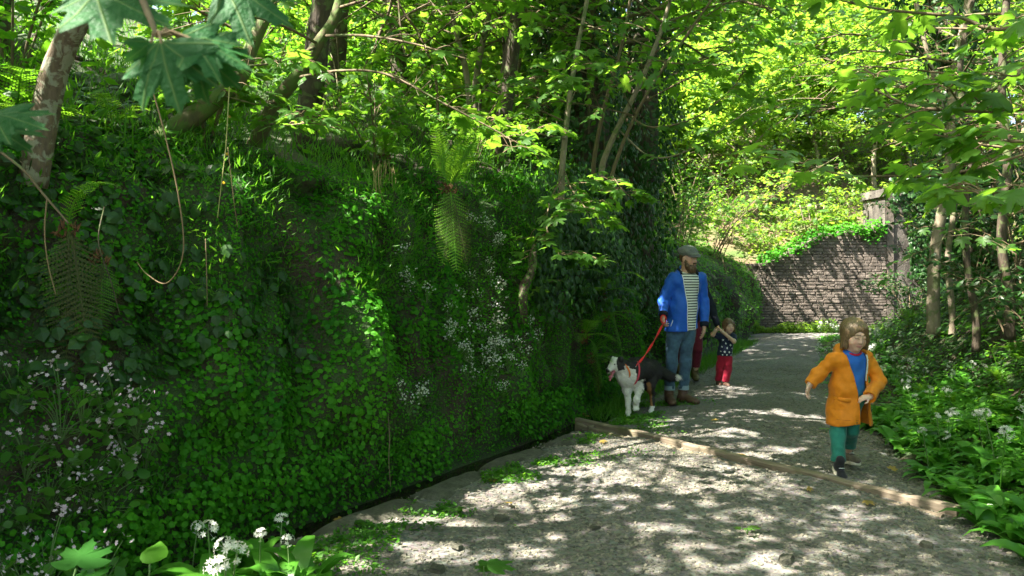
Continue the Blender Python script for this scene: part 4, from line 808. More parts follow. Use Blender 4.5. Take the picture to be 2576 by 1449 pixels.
class Tree:
    def __init__(self, name, label, cat, base, group=None):
        self.base = np.asarray(base, float); self.o = thing(name, label, cat, base, group); self.leaf = []
    def stem(self, pts, r0, r1, mat, name='trunk', sides=9, n=None, rough=.12, label=None):
        c = catmull(pts, n or max(8, 6 * len(pts))); V, F = tube(c - self.base, np.linspace(r0, r1, len(c)), sides, rough=rough, seed=len(self.leaf) + 3)
        o = add(name, make_mesh(name, V, F, mat), self.o, label=label); return c
    def limb(self, pts, r0, mat, leaves=0, size=.1, twigs=0, tl=.5, flat=.35, name='limb', r1=None, droop=.0, tn=8):
        c = self.stem(pts, r0, r1 or r0 * .3, mat, name, 5, 4 * len(pts))
        if leaves: self.leaf.append(twig_leaves(c, leaves, size, flat))
        tw = []
        for k in range(twigs):
            i = int(rng.uniform(.25, .98) * (len(c) - 1)); T = unit(c[min(i + 1, len(c) - 1)] - c[i - 1]); s = unit(np.cross(T, up)) * (1 if k % 2 else -1)
            d = unit(s * rng.uniform(.4, 1) + T * rng.uniform(.3, .9) + [0, 0, rng.normal(.1, .2)]); l = tl * rng.uniform(.6, 1.2)
            cc = catmull([c[i], c[i] + d * l * .5 + [0, 0, .03], c[i] + d * l + [0, 0, -droop * l]], 6); tw.append(tube(cc - self.base, np.linspace(r0 * .35, .002, 6), 3, False)); self.leaf.append(twig_leaves(cc, tn, size, flat))
        if tw: V, F = merge(tw); add('twigs', make_mesh('twigs', V, F, mat), self.o, kind='stuff')
        return c
    def finish(self, singles=0, mat=L_SYC, tmpl=SYC_LO, big=False, gaps=True, thin=0.0):
        if not self.leaf: return
        pos, R, S, root = (np.concatenate([l[k] for l in self.leaf]) for k in range(4)); keep = np.ones(len(pos), bool)
        X, Y = project(pos); seen = (X > -80) & (X < 2660) & (Y > -40) & (pos[:, 1] > .3)
        g = sun_foot(pos) * [1, 1, 0]; nz = vnoise(g * [1.6, 2.6, 1], 500) + .4 * vnoise(g * [3.4, 5.5, 1], 501); keep = (nz < 1.0 - 1.12 * lit_at(pos))
        if gaps: keep &= rng.random(len(pos)) >= sky_open(pos) * .9
        elif gaps is None: keep[:] = True
        else: keep |= seen
        keep &= ~in_beam(pos)
        if thin: keep &= rng.random(len(pos)) > thin
        pos, R, S, root = pos[keep], R[keep], S[keep], root[keep]
        if not len(pos): return
        X, Y = project(pos); vis = (X > -60) & (X < 2640) & (Y > -60) & (Y < 1480) & (pos[:, 1] > .3); app = np.where(vis, S / np.maximum(pos[:, 1], .3), -1)
        k = np.argsort(-app)[:singles]; k = k[app[k] > 0]; rest = np.ones(len(pos), bool); rest[k] = False
        for i in k: add('leaf', (LEAF_BIG if big else LEAF_ME)[rng.integers(2)], self.o, mtx=mtx(R[i], pos[i] - self.base, S[i]))
        if len(k):
            st = [tube(np.array([root[i], (root[i] + pos[i]) / 2 + [0, 0, .01], pos[i] + R[i][:, 1] * .1 * S[i]]) - self.base, .0022 * max(1, S[i] / .1), 4, False) for i in k]; V, F = merge(st); add('leaf_stalks', make_mesh('leaf_stalks', V, F, VINE), self.o, kind='stuff')
        if rest.any(): add('foliage', leafmesh('foliage', tmpl if seen[keep].sum() > 60 else BROAD4, R[rest], pos[rest] - self.base, S[rest], mat), self.o, kind='stuff')
def branch_out(tr, c, n, length, r, mat, size, lo=.4, rise=.35, twigs=5, tn=7, az=None, droop=.15, flat=.4):
    """n limbs leaving stem polyline c"""
    for k in range(n):
        i = int(rng.uniform(lo, .99) * (len(c) - 1)); a = (k * 2.4 + rng.normal(0, .4)) if az is None else rng.uniform(*az); l = length * rng.uniform(.6, 1.2); d = np.array([math.cos(a), math.sin(a), rise + rng.normal(0, .15)])
        p = c[i]; tr.limb([p, p + d * l * .35 + [0, 0, .06 * l], p + d * l * .7 + [0, 0, .08 * l], p + d * l + [0, 0, -.02 * l]], r, mat, 5, size, twigs, length * .45, flat, droop=droop, tn=tn)

# --- lichen-covered trunk, far left
b0 = P(110, 300, 4.15); t = Tree('tree', 'lichen-spotted trunk leaning out from the left brow of the cliff', 'tree', b0 - [.06, 0, .35])
c = t.stem([b0 - [.06, 0, .35], P(128, 215, 4.15), P(165, 110, 4.1), P(205, 30, 4.05), P(250, -160, 4.0), P(320, -500, 4.0), P(420, -900, 4.2)], .075, .035, BARK, rough=.08)
branch_out(t, c, 9, 2.0, .02, BARK_TWIG, .11, .62, .35, 6, 9); t.finish(30)
# --- hanging foreground spray of large leaves, tree standing out of frame at left
tb = np.array([-2.6, 1.4, 2.4]); t = Tree('sycamore_tree', 'sycamore whose big blurred leaves hang into the top left', 'tree', tb)
c = t.stem([tb - [0, 0, .3], tb + [.1, 0, 1.0], tb + [.4, -.1, 2.2], tb + [.7, -.1, 3.6], tb + [1.0, 0, 5.2]], .09, .03, BARK)
t.limb([c[16], P(150, -500, 1.5), P(310, -120, 1.4), P(375, 40, 1.32), P(395, 92, 1.27)], .012, BARK_TWIG)
t.limb([c[14], P(-500, -300, 1.9), P(-200, 120, 1.75), P(-60, 270, 1.7)], .01, BARK_TWIG)
def lf(px, py, d, size, tipx, tipy, tipz, nx, ny, nz, root=None):
    p = P(px, py, d); nr = unit(np.array([nx, ny, nz], float)); R = frames(nr[None], unit(np.array([[tipx, tipy, tipz]], float))); t.leaf.append((p[None], R, np.array([size]), (P(*root) if root else p + [-.03, .02, .05])[None]))
rt = (392, 90, 1.27)
lf(405, 95, 1.26, .125, .25, -.2, -.9, -.15, -.9, .35, rt); lf(440, 88, 1.3, .12, .8, .1, -.45, .2, -.75, .6, rt); lf(470, 98, 1.28, .115, .9, -.2, .02, .1, -.55, .85, rt); lf(480, 115, 1.33, .105, .7, 0, -.6, -.1, -.95, .3, rt); lf(380, 100, 1.27, .06, -.2, 0, -1, .8, -.5, .1, rt)
lf(230, -15, 1.35, .17, .55, -.2, -.15, .0, -.6, .75, (310, -100, 1.4)); lf(320, -45, 1.4, .15, -.9, -.1, -.25, .1, -.6, .8, (310, -100, 1.4)); lf(560, -35, 1.5, .15, .8, -.1, -.4, .0, -.7, .6, (330, -90, 1.4))
lf(-30, 285, 1.6, .13, .9, -.2, -.05, 0, -.6, .8, (-60, 270, 1.7)); lf(-40, 315, 1.65, .12, .8, -.2, -.3, 0, -.6, .8, (-60, 270, 1.7))
t.finish(14, big=True, gaps=False)
c0 = c; branch_out(t, c0, 8, 1.9, .018, BARK_TWIG, .12, .75, .4, 6, 9); t.leaf = t.leaf[10:]; t.finish(0)
# --- leaning mossy sycamores on the brow, centre left
b0 = P(640, 335, 5.9); t = Tree('sycamore_sapling', 'leaning sycamore on the brow whose long twig of leaves crosses above the large fern', 'tree', b0 - [.05, 0, .2])
c = t.stem([b0 - [.05, 0, .2], P(690, 265, 5.85), P(745, 195, 5.8), P(800, 110, 5.85), P(850, 20, 5.95), P(880, -180, 6.1), P(900, -450, 6.3)], .062, .025, BARK_MOSS)
t.limb([P(745, 195, 5.8), P(860, 178, 5.5), P(975, 188, 5.35), P(1120, 262, 5.25), P(1235, 322, 5.2), P(1345, 385, 5.15)], .012, BARK_TWIG, 34, .11, 9, .35, .25, tn=6)
t.limb([P(700, 250, 5.8), P(650, 262, 5.4), P(560, 240, 5.2)], .012, BARK_PALE, 6, .09, 3, .25)
t.limb([P(790, 120, 5.8), P(720, 150, 5.2), P(640, 165, 4.8), P(560, 160, 4.6)], .012, BARK_TWIG, 16, .11, 6, .35, .25, tn=6)
t.limb([P(820, 90, 5.85), P(920, 90, 5.3), P(1040, 110, 5.0), P(1180, 150, 4.9)], .012, BARK_TWIG, 16, .11, 6, .35, .25, tn=6)
t.limb([P(660, 310, 5.9), P(720, 315, 5.3), P(790, 310, 5.0), P(870, 330, 4.9)], .009, BARK_TWIG, 14, .105, 4, .28, .25, tn=6)
t.limb([P(850, 20, 5.95), P(960, -10, 5.6), P(1100, -20, 5.4), P(1300, 10, 5.3)], .012, BARK_TWIG, 12, .11, 6, .4, .25)
t.limb([P(800, 110, 5.85), P(700, 60, 5.3), P(600, 40, 4.9), P(480, 60, 4.7)], .012, BARK_TWIG, 10, .11, 5, .4, .25)
t.finish(240, gaps=False)
b0 = P(470, 300, 5.2); t = Tree('sycamore_sapling', 'mossy dark stem leaning right behind the hanging leaves', 'tree', b0 - [.2, 0, .15])
c = t.stem([b0 - [.2, 0, .15], P(530, 262, 5.25), P(600, 200, 5.3), P(640, 100, 5.4), P(690, -20, 5.5), P(720, -250, 5.6)], .07, .03, BARK_MOSS)
branch_out(t, c, 9, 1.3, .014, BARK_TWIG, .10, .5, .3, 4, 7); t.finish(60, gaps=False)
# --- slanting saplings at centre
sap = [('pair of', [(1412, 480, 8.0), (1416, 400, 8), (1432, 250, 8), (1455, 110, 8), (1480, -20, 8), (1510, -250, 8.1)], .036, BARK_PALE, 'slender pale sapling rising straight beside the ivied trunk'),
       ('', [(1515, 420, 8.3), (1545, 340, 8.3), (1610, 210, 8.25), (1655, 100, 8.2), (1692, -20, 8.2), (1760, -250, 8.3)], .034, BARK_PALE, 'slanting pale sapling in front of the ivied trunk'),
       ('', [(1495, 400, 8.5), (1520, 270, 8.5), (1560, 130, 8.5), (1590, -30, 8.5), (1620, -250, 8.6)], .026, BARK_TWIG, 'thin brown sapling between the two pale ones'),
       ('', [(1540, 440, 8.2), (1580, 330, 8.2), (1640, 215, 8.1), (1720, 100, 8.0), (1790, 0, 8.0), (1900, -150, 8)], .022, BARK_TWIG, 'thin slanting sapling bending out over the family')]
trees = []
for k, (_, pts, r, mat, lab) in enumerate(sap):
    b0 = P(*pts[0]); t = Tree('sycamore_sapling', lab, 'tree', b0 - [0, 0, .25]); c = t.stem([b0 - [0, 0, .25]] + [P(*q) for q in pts], r, r * .5, mat); trees.append((t, c))
t, c = trees[0]
t.limb([P(1420, 430, 8), P(1440, 480, 7.6), P(1470, 520, 7.3), P(1490, 570, 7.1)], .009, BARK_TWIG, 14, .115, 7, .4, .3, tn=7)
t.limb([P(1415, 440, 8), P(1380, 520, 7.5), P(1380, 600, 7.2), P(1420, 650, 7.0)], .009, BARK_TWIG, 12, .115, 5, .35, .3, tn=6)
t.limb([P(1425, 350, 8), P(1330, 330, 7.4), P(1250, 300, 7.1)], .009, BARK_TWIG, 10, .11, 4, .35, .25)
t.limb([P(1440, 200, 8), P(1400, 190, 7.4), P(1330, 200, 7.0), P(1420, 220, 6.8)], .009, BARK_TWIG, 8, .115, 4, .35, .25)
branch_out(t, c, 7, 1.1, .010, BARK_TWIG, .11, .4, .25, 3, 6); t.finish(200, gaps=False)
t, c = trees[1]
t.limb([P(1580, 290, 8.3), P(1640, 320, 7.9), P(1740, 300, 7.6), P(1830, 235, 7.5), P(1880, 170, 7.5)], .012, BARK_TWIG, 16, .11, 7, .45, .3)
t.limb([P(1560, 330, 8.3), P(1640, 395, 7.9), P(1740, 375, 7.7), P(1850, 300, 7.6), P(1930, 240, 7.6)], .010, BARK_PALE, 10, .11, 6, .45, .3)
t.limb([P(1640, 150, 8.2), P(1740, 160, 7.8), P(1820, 120, 7.6), P(1900, 60, 7.5)], .010, BARK_TWIG, 14, .11, 6, .45, .3)
branch_out(t, c, 8, 1.3, .010, BARK_TWIG, .11, .45, .25, 4, 6); t.finish(120, gaps=False)
t, c = trees[2]; branch_out(t, c, 7, 1.1, .008, BARK_TWIG, .11, .3, .25, 3, 6); t.finish(60, gaps=False)
t, c = trees[3]; t.limb([P(1540, 440, 8.2), P(1560, 470, 7.6), P(1590, 500, 7.4)], .008, BARK_TWIG, 10, .11, 4, .3, .3)
branch_out(t, c, 8, 1.3, .009, BARK_TWIG, .11, .3, .2, 4, 6); t.finish(120, gaps=False)
# low sycamore sprays on the cliff under the saplings
for px, py, d, lab in ((1340, 715, 7.0, 'bright three-leaved sycamore shoot low on the cliff'), (1480, 880, 7.6, 'sycamore shoot on the cliff beside the ferns')):
    p, n = cliff_hit(px, py + 40); t = Tree('sycamore_seedling', lab, 'seedling', p); t.limb([p, p + n * .12 + [0, 0, .05], p + n * .3 + [.06, 0, .08]], .006, STEM, 6, .11, 0, name='stem'); t.finish(20, gaps=False)
# --- slender stems further back, top centre
for k, (pts, r, mat) in enumerate([([(1180, 260, 10), (1172, 180, 10), (1150, 90, 10), (1128, -20, 10), (1110, -250, 10)], .045, BARK_PALE), ([(1195, 255, 10.4), (1205, 150, 10.4), (1225, 60, 10.4), (1240, -30, 10.4), (1250, -250, 10.4)], .05, BARK_PALE), ([(1100, 240, 9.5), (1085, 160, 9.5), (1050, 80, 9.5), (1010, 20, 9.5), (960, -100, 9.5)], .02, BARK_TWIG),
                                  ([(1210, 240, 9.8), (1262, 190, 9.8), (1265, 80, 9.8), (1245, -30, 9.8), (1240, -200, 9.8)], .022, BARK_DARK), ([(1300, 260, 11), (1310, 120, 11), (1330, -30, 11), (1340, -250, 11)], .03, BARK_TWIG), ([(1010, 260, 11), (1000, 150, 11), (985, 20, 11), (980, -250, 11)], .14, BARK_DARK), ([(800, 240, 9), (815, 120, 9), (840, 0, 9), (870, -200, 9)], .03, BARK_PALE), ([(930, 200, 9.4), (950, 100, 9.4), (985, 0, 9.4), (1000, -200, 9.4)], .025, BARK_TWIG)]):
    b0 = P(*pts[0]); t = Tree('young_tree', ['pale upright young tree on the slope above the cliff', 'pale forked young tree on the slope above the cliff', 'thin leaning stem on the slope above the cliff', 'dark crooked stem against the bright gap in the trees', 'thin brown stem left of the ivied trunk', 'dark thick trunk in the shade high on the slope', 'pale stem behind the leaning sycamore', 'thin stem behind the long leafy twig'][k], 'tree', b0 - [0, 0, .9])
    c = t.stem([b0 - [0, 0, .9]] + [P(*q) for q in pts], r, r * .6, mat); branch_out(t, c, 9, 1.6, .012, BARK_TWIG, .10, .45, .25, 4, 7); t.finish(40)

# --- leafy shrubs that fill the slope between brow and canopy
def shrub(b0, h, n, spread, label, group, size=.09, mat=L_SYC, tmpl=LEAF6, tn=9, singles=0):
    t = Tree('shrub', label, 'shrub', b0, group)
    for k in range(n):
        a = k * 2.4 + rng.normal(0, .4); e = b0 + [spread * math.cos(a), spread * math.sin(a), h * rng.uniform(.6, 1.1)]; t.limb([b0, b0 * .6 + e * .4 + [0, 0, h * .2], e], .011, BARK_TWIG, 8, size, 7, h * .38, .5, name='stem', tn=tn, droop=.2)
    t.finish(singles, mat=mat, tmpl=tmpl, gaps=False); return t
for k, (px, y, off, h) in enumerate([(0, 3.0, .9, 1.0), (0, 4.2, 1.5, 1.2), (0, 5.0, .9, .9), (0, 5.8, 2.0, 1.4), (0, 6.6, 1.0, 1.0), (0, 7.4, 2.2, 1.5), (0, 8.2, 1.1, 1.1), (0, 9.2, 2.4, 1.5), (0, 4.8, 3.2, 1.6), (0, 6.8, 3.6, 1.7), (0, 8.8, 4.0, 1.8), (0, 3.4, 2.6, 1.4), (0, 10.6, 1.6, 1.3), (0, 12.0, 2.0, 1.6), (0, 13.6, 1.4, 1.3), (0, 15.4, 1.6, 1.5), (0, 17.0, 1.2, 1.3), (0, 12.6, 1.0, 2.0), (0, 13.4, 2.6, 2.8), (0, 14.6, .9, 2.0), (0, 15.6, 2.8, 3.0), (0, 16.6, .9, 2.0), (0, 17.6, 2.4, 2.8), (0, 18.6, 1.2, 2.2), (0, 19.8, 1.8, 2.6), (0, 20.6, 1.2, 2.2)]):
    i = row(y); q = BC[i] + BN[i] * off; z = np.interp(off, prof[:, 0], prof[:, 1]) * hfac[i]; shrub(np.array([q[0], q[1], z - .1]), h, 5, h * .5, ['leafy shrub on the slope above the cliff', 'leafy shrub on the far slope behind the family'][y > 10], ['shrubs on the slope above the cliff', 'shrubs behind the family'][y > 10], mat=[L_SYC, L_HERB][k % 2])
for k, (x, y, h) in enumerate([(4.6, 6.8, 1.1), (5.2, 8.2, 1.4), (5.9, 9.4, 1.5), (6.2, 10.8, 1.5), (5.0, 5.6, 1.0), (7.0, 12.2, 1.6), (6.4, 7.2, 1.5), (7.6, 14.0, 1.5), (7.9, 16.0, 1.3), (8.8, 17.6, 1.2), (5.5, 8.4, 2.8), (6.4, 9.6, 3.4), (6.9, 11.4, 3.4), (5.1, 7.2, 2.2), (7.4, 8.8, 3.6), (8.2, 12.6, 3.4), (8.4, 15.2, 2.6), (4.7, 5.9, 1.8)]):
    d_ = np.linalg.norm(RV.reshape(-1, 3)[:, :2] - [x, y], axis=1); z = RV.reshape(-1, 3)[np.argmin(d_), 2]; shrub(np.array([x, y, z - .1]), h, 5, h * .55, 'dark leafy shrub on the right bank', 'shrubs on the right bank', .08, L_IVY)
for k, (x, y, h) in enumerate([(7.0, 21.9, 1.2), (7.8, 22.6, 1.5), (8.8, 22.0, 1.3), (9.6, 22.4, 1.8), (6.2, 22.6, 1.8), (10.6, 22.3, 2.0), (8.2, 24.0, 1.8), (9.8, 24.5, 2.0), (6.8, 24.4, 2.0)]):
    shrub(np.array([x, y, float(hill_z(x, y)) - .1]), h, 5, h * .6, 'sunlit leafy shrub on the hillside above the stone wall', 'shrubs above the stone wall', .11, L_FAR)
# --- ivied trunks
def ivied(base, top, r, label, n, lean=(0, 0), leafr=.16, bare=.0, size=(.04, .085), seed=0):
    base, top = np.asarray(base, float), np.asarray(top, float); t = Tree('ivy_covered_tree', label, 'tree', base); c = t.stem([base, base * .67 + top * .33 + [.05, 0, 0], base * .33 + top * .67, top], r, r * .75, BARK_DARK, sides=14, rough=.2)
    u = rng.random(n); i = u * (len(c) - 1); p = np.stack([np.interp(i, np.arange(len(c)), c[:, q]) for q in range(3)], -1); a = rng.random(n) * 6.283; rad = r + leafr * rng.random(n) ** .7 * (1 + .9 * fbm(np.c_[np.cos(a) * 1.2, np.sin(a) * 1.2, p[:, 2] * 1.1] + seed, 400, 3)) + .02
    e = np.c_[np.cos(a), np.sin(a), np.zeros(n)]; k = fbm(np.c_[e * 1.5, ][:, :3] + p * [0, 0, 1.4] + seed, 410, 2) > -.55 + bare; p, e, rad = p[k], e[k], rad[k]; n = len(p)
    add('ivy', leafmesh('ivy', IVY, frames(unit(e + .45 * rand_unit(n) + [0, 0, .35]), -up + .5 * rand_unit(n)), p + e * rad[:, None] - base, rng.uniform(*size, n), L_IVY), t.o, kind='stuff')
    for q in range(14):
        a = rng.random() * 6.28; i0_ = rng.integers(0, len(c) - 6); cc = c[i0_:] - base; w = np.linspace(0, 2.2, len(cc)) * rng.normal(0, .4) + a; V, F = tube(cc + np.stack([np.cos(w), np.sin(w), 0 * w], -1) * (np.linspace(r, r * .75, len(c))[i0_:] + .015)[:, None], rng.uniform(.008, .018), 5); add('ivy_stem', make_mesh('ivy_stem', V, F, BARK_TWIG), t.o)
    return t, c
t, c = ivied(P(1500, 640, 10.9) * [1, 1, 0] + [0, 0, 1.2], P(1435, -420, 11.2), .30, 'massive trunk thickly clad in dark ivy above the cliff', 9000, leafr=.42, seed=2)
branch_out(t, c, 10, 2.6, .04, BARK_TWIG, .11, .45, .3, 5, 8); t.finish(0)
t, c = ivied(P(1590, 600, 12.2) * [1, 1, 0] + [0, 0, 1.0], P(1640, -420, 12.6), .26, 'second ivy-clad trunk standing close behind the massive one', 6500, leafr=.36, seed=5)
branch_out(t, c, 10, 2.6, .04, BARK_TWIG, .11, .45, .3, 5, 8); t.finish(0)
t, c = ivied(P(1370, 300, 12.5) * [1, 1, 0] + [0, 0, 2.5], P(1370, -450, 12.6), .15, 'narrower ivied trunk left of the massive one', 4200, leafr=.28, seed=9); branch_out(t, c, 6, 2.0, .03, BARK_TWIG, .11, .5, .3, 4, 7); t.finish(0)
# ivy curtain hanging over the rock below the massive trunk
p = np.array([cliff_hit(rng.uniform(1340, 1640), rng.uniform(420, 760))[0] for _ in range(260)]); n = 5200; k = rng.integers(0, 260, n)
add('ivy_curtain', leafmesh('ivy_curtain', IVY, frames(unit(np.array([.8, -.6, .35]) + .45 * rand_unit(n)), -up + .4 * rand_unit(n)), p[k] + rng.normal(0, .12, (n, 3)) + [.1, -.08, .05], rng.uniform(.035, .08, n), L_IVY), kind='stuff', label='curtain of ivy over the rock below the massive trunk')

# --- right side trees
t, c = ivied(np.array([6.9, 11.5, 1.6]), np.array([5.9, 12.0, 8.6]), .2, 'ivy-clad trunk on the right bank leaning over the lane', 6500, leafr=.5, size=(.05, .1), seed=14)
branch_out(t, c, 12, 2.4, .035, BARK_DARK, .10, .3, .25, 5, 8); t.finish(0)
t, c = ivied(np.array([7.6, 9.6, 2.4]), np.array([7.2, 9.8, 8.2]), .16, 'dark ivied trunk at the right edge of the wood', 5500, leafr=.5, size=(.05, .1), seed=17); branch_out(t, c, 10, 2.2, .03, BARK_DARK, .1, .2, .2, 5, 8); t.finish(0)
for k, (pts, r, mat, lab) in enumerate([([(2348, 760, 8.8), (2352, 640, 8.8), (2372, 520, 8.8), (2392, 380, 8.8), (2400, 200, 8.8), (2438, 0, 8.8), (2460, -250, 8.8)], .07, BARK_PALE, 'pale slim trunk on the right bank behind the boy'), ([(2455, 800, 8.2), (2435, 680, 8.2), (2428, 540, 8.2), (2440, 380, 8.2), (2415, 180, 8.2), (2450, -20, 8.2), (2470, -250, 8.2)], .04, BARK_DARK, 'dark thin trunk beside the pale slim one'),
                                         ([(2395, 780, 9.6), (2385, 650, 9.6), (2400, 500, 9.6), (2375, 300, 9.6), (2330, 120, 9.6), (2290, -60, 9.6)], .04, BARK_PALE, 'pale leaning trunk behind the pale slim one'), ([(2540, 760, 7.4), (2520, 600, 7.4), (2535, 400, 7.4), (2520, 200, 7.4), (2540, -100, 7.4)], .05, BARK_DARK, 'dark trunk in the shade at the right edge')]):
    b0 = P(*pts[0]); t = Tree('young_tree', lab, 'tree', b0 - [0, 0, .35]); c = t.stem([b0 - [0, 0, .35]] + [P(*q) for q in pts], r, r * .6, mat); branch_out(t, c, 9, 1.5, .014, BARK_TWIG, .10, .35, .15, 4, 7); t.finish(60, gaps=False, thin=.45)
# sycamore out of frame at right whose branches reach into the picture
tb = np.array([3.9, 3.6, 1.1]); t = Tree('sycamore_tree', 'sycamore reaching leafy branches in from the right over the lane', 'tree', tb)
c = t.stem([tb - [0, 0, .3], tb + [0, .1, 1.2], tb + [-.1, .2, 2.6], tb + [-.2, .2, 4.2], tb + [-.5, 0, 6]], .1, .04, BARK_PALE)
t.limb([c[8], P(2750, 250, 3.5), P(2560, 275, 3.6), P(2400, 278, 3.7), P(2280, 262, 3.8), P(2180, 215, 3.9)], .016, BARK_TWIG, 18, .12, 6, .4, .2, tn=6)
t.limb([c[7], P(2750, 450, 3.0), P(2600, 485, 2.9), P(2480, 482, 2.85), P(2390, 480, 2.8)], .010, BARK_TWIG, 14, .12, 3, .22, .2, tn=5)
t.limb([c[8], P(2740, 340, 3.3), P(2560, 355, 3.4), P(2420, 350, 3.5), P(2310, 330, 3.6)], .012, BARK_TWIG, 16, .11, 4, .3, .2, tn=6)
t.limb([c[9], P(2600, 380, 4.2), P(2360, 440, 4.4), P(2240, 442, 4.4), P(2120, 440, 4.4), P(2000, 405, 4.4), P(1950, 400, 4.4)], .010, BARK_TWIG, 16, .12, 4, .3, .2, tn=6)
t.limb([c[12], P(2600, 60, 4.0), P(2400, 40, 4.2), P(2200, 20, 4.3), P(2080, -10, 4.3)], .014, BARK_TWIG, 14, .12, 5, .4, .25, tn=6)
t.limb([c[10], P(2650, 150, 3.5), P(2560, 190, 3.4), P(2500, 180, 3.4)], .010, BARK_TWIG, 10, .11, 4, .3, .2, tn=6)
t.finish(150, gaps=False)
branch_out(t, c, 8, 2.0, .02, BARK_TWIG, .11, .6, .4, 5, 8); t.leaf = t.leaf[-48:]; t.finish(0)

BX_, MX_ = (2118 - CX) / F_PX * 6.0 + .07, (1714 - CX) / F_PX * 9.1 + .05
# --- tall canopy trees on the left slope: their crowns roof the lane and drop the dapples on it
SHADE = [((BX_, 6.0, z_), 4.4, 4) for z_ in (.3, .75, 1.15)] + [((BX_, 5.95, z_), 3.5, 4) for z_ in (.9, 1.12)] + [((MX_ + .03, 9.05, 1.75), 3.8, 5)] + [((MX_, 9.1, z_), 4.6, 5) for z_ in (.6, 1.3, 1.8)] + [((1.3, 8.5, .4), 4.2, 5), ((3.3, 10.7, .5), 4.6, 7)]  # extra leafy limbs, added up-sun of the figures to keep them shaded
def canopy_tree(y, off, h, label, spread=3.4, nl=15, group=None):
    i = row(y); q = BC[i] + BN[i] * off; z = np.interp(off, prof[:, 0], prof[:, 1]) * hfac[i]; b0 = np.array([q[0], q[1], z]); t = Tree('sycamore_tree', label, 'tree', b0 - [0, 0, .2], group); lean = -BN[i] * rng.uniform(.4, 1.1)
    top = b0 + [lean[0] + .2, lean[1], h]; c = t.stem([b0 - [0, 0, .2], b0 * .7 + top * .3 + [0, 0, .2], b0 * .35 + top * .65, top], .11, .04, BARK_DARK)
    branch_out(t, c, nl, spread, .03, BARK_TWIG, .17, .42, .22, 11, 14, droop=.12, flat=.35); return t, c
for k, (y, off, h) in enumerate([(-1.5, 1.6, 5.5), (1.2, 2.4, 6.0), (3.0, 1.2, 5.6), (4.6, 2.6, 6.4), (6.2, 1.4, 5.4), (7.8, 2.8, 6.4), (9.2, 1.3, 5.2), (11.4, 2.4, 6.0), (13.4, 1.4, 5.2), (15.6, 2.6, 5.6)]):
    t, c = canopy_tree(y, off, h, 'tall sycamore on the left slope whose crown roofs the lane', group='canopy trees on the left slope')
    t.finish(0); t.leaf = []
    for tgt, dist, ry in SHADE:
        if ry == k:
            e = np.array(tgt) - SUN_DIR * dist; s0 = c[-6]; d_ = unit((e - s0) * [1, 1, 0]); n0 = len(t.leaf)
            t.limb([s0, s0 * .6 + e * .4 + [0, 0, .2], e - d_ * .5, e + d_ * .5], .02, BARK_TWIG, 34, .14, 14, .6, .3, tn=9)
    t.finish(0, gaps=None)
# the wood goes on to the right of the lane and behind the viewer
def bank_tree(x, y, z, h, lx_, ly_, label, group):
    b0 = np.array([x, y, z]); t = Tree('sycamore_tree', label, 'tree', b0 - [0, 0, .3], group); top = b0 + [lx_, ly_, h]; c = t.stem([b0 - [0, 0, .3], b0 * .7 + top * .3 + [0, 0, .2], b0 * .35 + top * .65, top], .12, .05, BARK_DARK); branch_out(t, c, 15, 3.2, .03, BARK_TWIG, .14, .4, .2, 9, 10, droop=.12); t.finish(0)
for x, y, z, h, a, b_ in [(5.6, 2.0, 2.2, 5.5, -1.2, 0), (6.2, 5.5, 2.4, 5.6, -1.3, .3), (7.0, 8.0, 2.4, 5.6, -1.2, 0), (4.8, -1.5, 1.8, 5.4, -1.0, 0), (8.2, 14, 1.6, 5.5, -.8, 0)]: bank_tree(x, y, z, h, a, b_, 'tall sycamore on the right bank arching over the lane', 'canopy trees on the right bank')
for x, y, z, h in [(-1.5, -5.5, 0, 6.5), (1.2, -7.0, 0, 6.5), (3.6, -5.0, .8, 6.5), (-4.6, -4.0, 2.6, 5.5), (6.5, -4.5, 2.5, 6)]: bank_tree(x, y, z, h, .2, .6, 'tall sycamore in the wood behind the viewpoint', 'trees behind the viewpoint')
# --- trees on the far hillside and beyond, full in the sun
def far_crown(n, seed, rx_=1.9, rz_=2.4):
    r = np.random.default_rng(seed); ctr = unit(r.normal(size=(46, 3))) * r.random((46, 1)) ** .45 * [rx_, rx_, rz_]; k = r.integers(0, 46, n); p = ctr[k] + r.normal(0, .28, (n, 3)) * [1.25, 1.25, .55]
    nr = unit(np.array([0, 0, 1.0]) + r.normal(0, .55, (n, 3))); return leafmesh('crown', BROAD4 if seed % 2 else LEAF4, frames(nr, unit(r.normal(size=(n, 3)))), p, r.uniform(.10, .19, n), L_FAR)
crowns = [far_crown(8200, k) for k in range(4)]
def trunk_me(h, r, seed):
    parts = [tube(catmull([(0, 0, -.3), (.1 * math.sin(seed), .05, h * .4), (-.1, 0, h * .8), (.05, .1, h * 1.25)], 14), np.linspace(r, r * .35, 14), 8, rough=.1)]
    for q in range(7):
        a = q * 2.4 + seed; z0 = h * (.55 + .09 * q); parts.append(tube(catmull([(0, 0, z0), (.7 * math.cos(a), .7 * math.sin(a), z0 + .6), (1.4 * math.cos(a), 1.4 * math.sin(a), z0 + .9)], 7), np.linspace(r * .4, .012, 7), 5))
    return make_mesh('trunk', *merge(parts), BARK_PALE)
trunks = [trunk_me(2.6, .09, k) for k in range(3)]
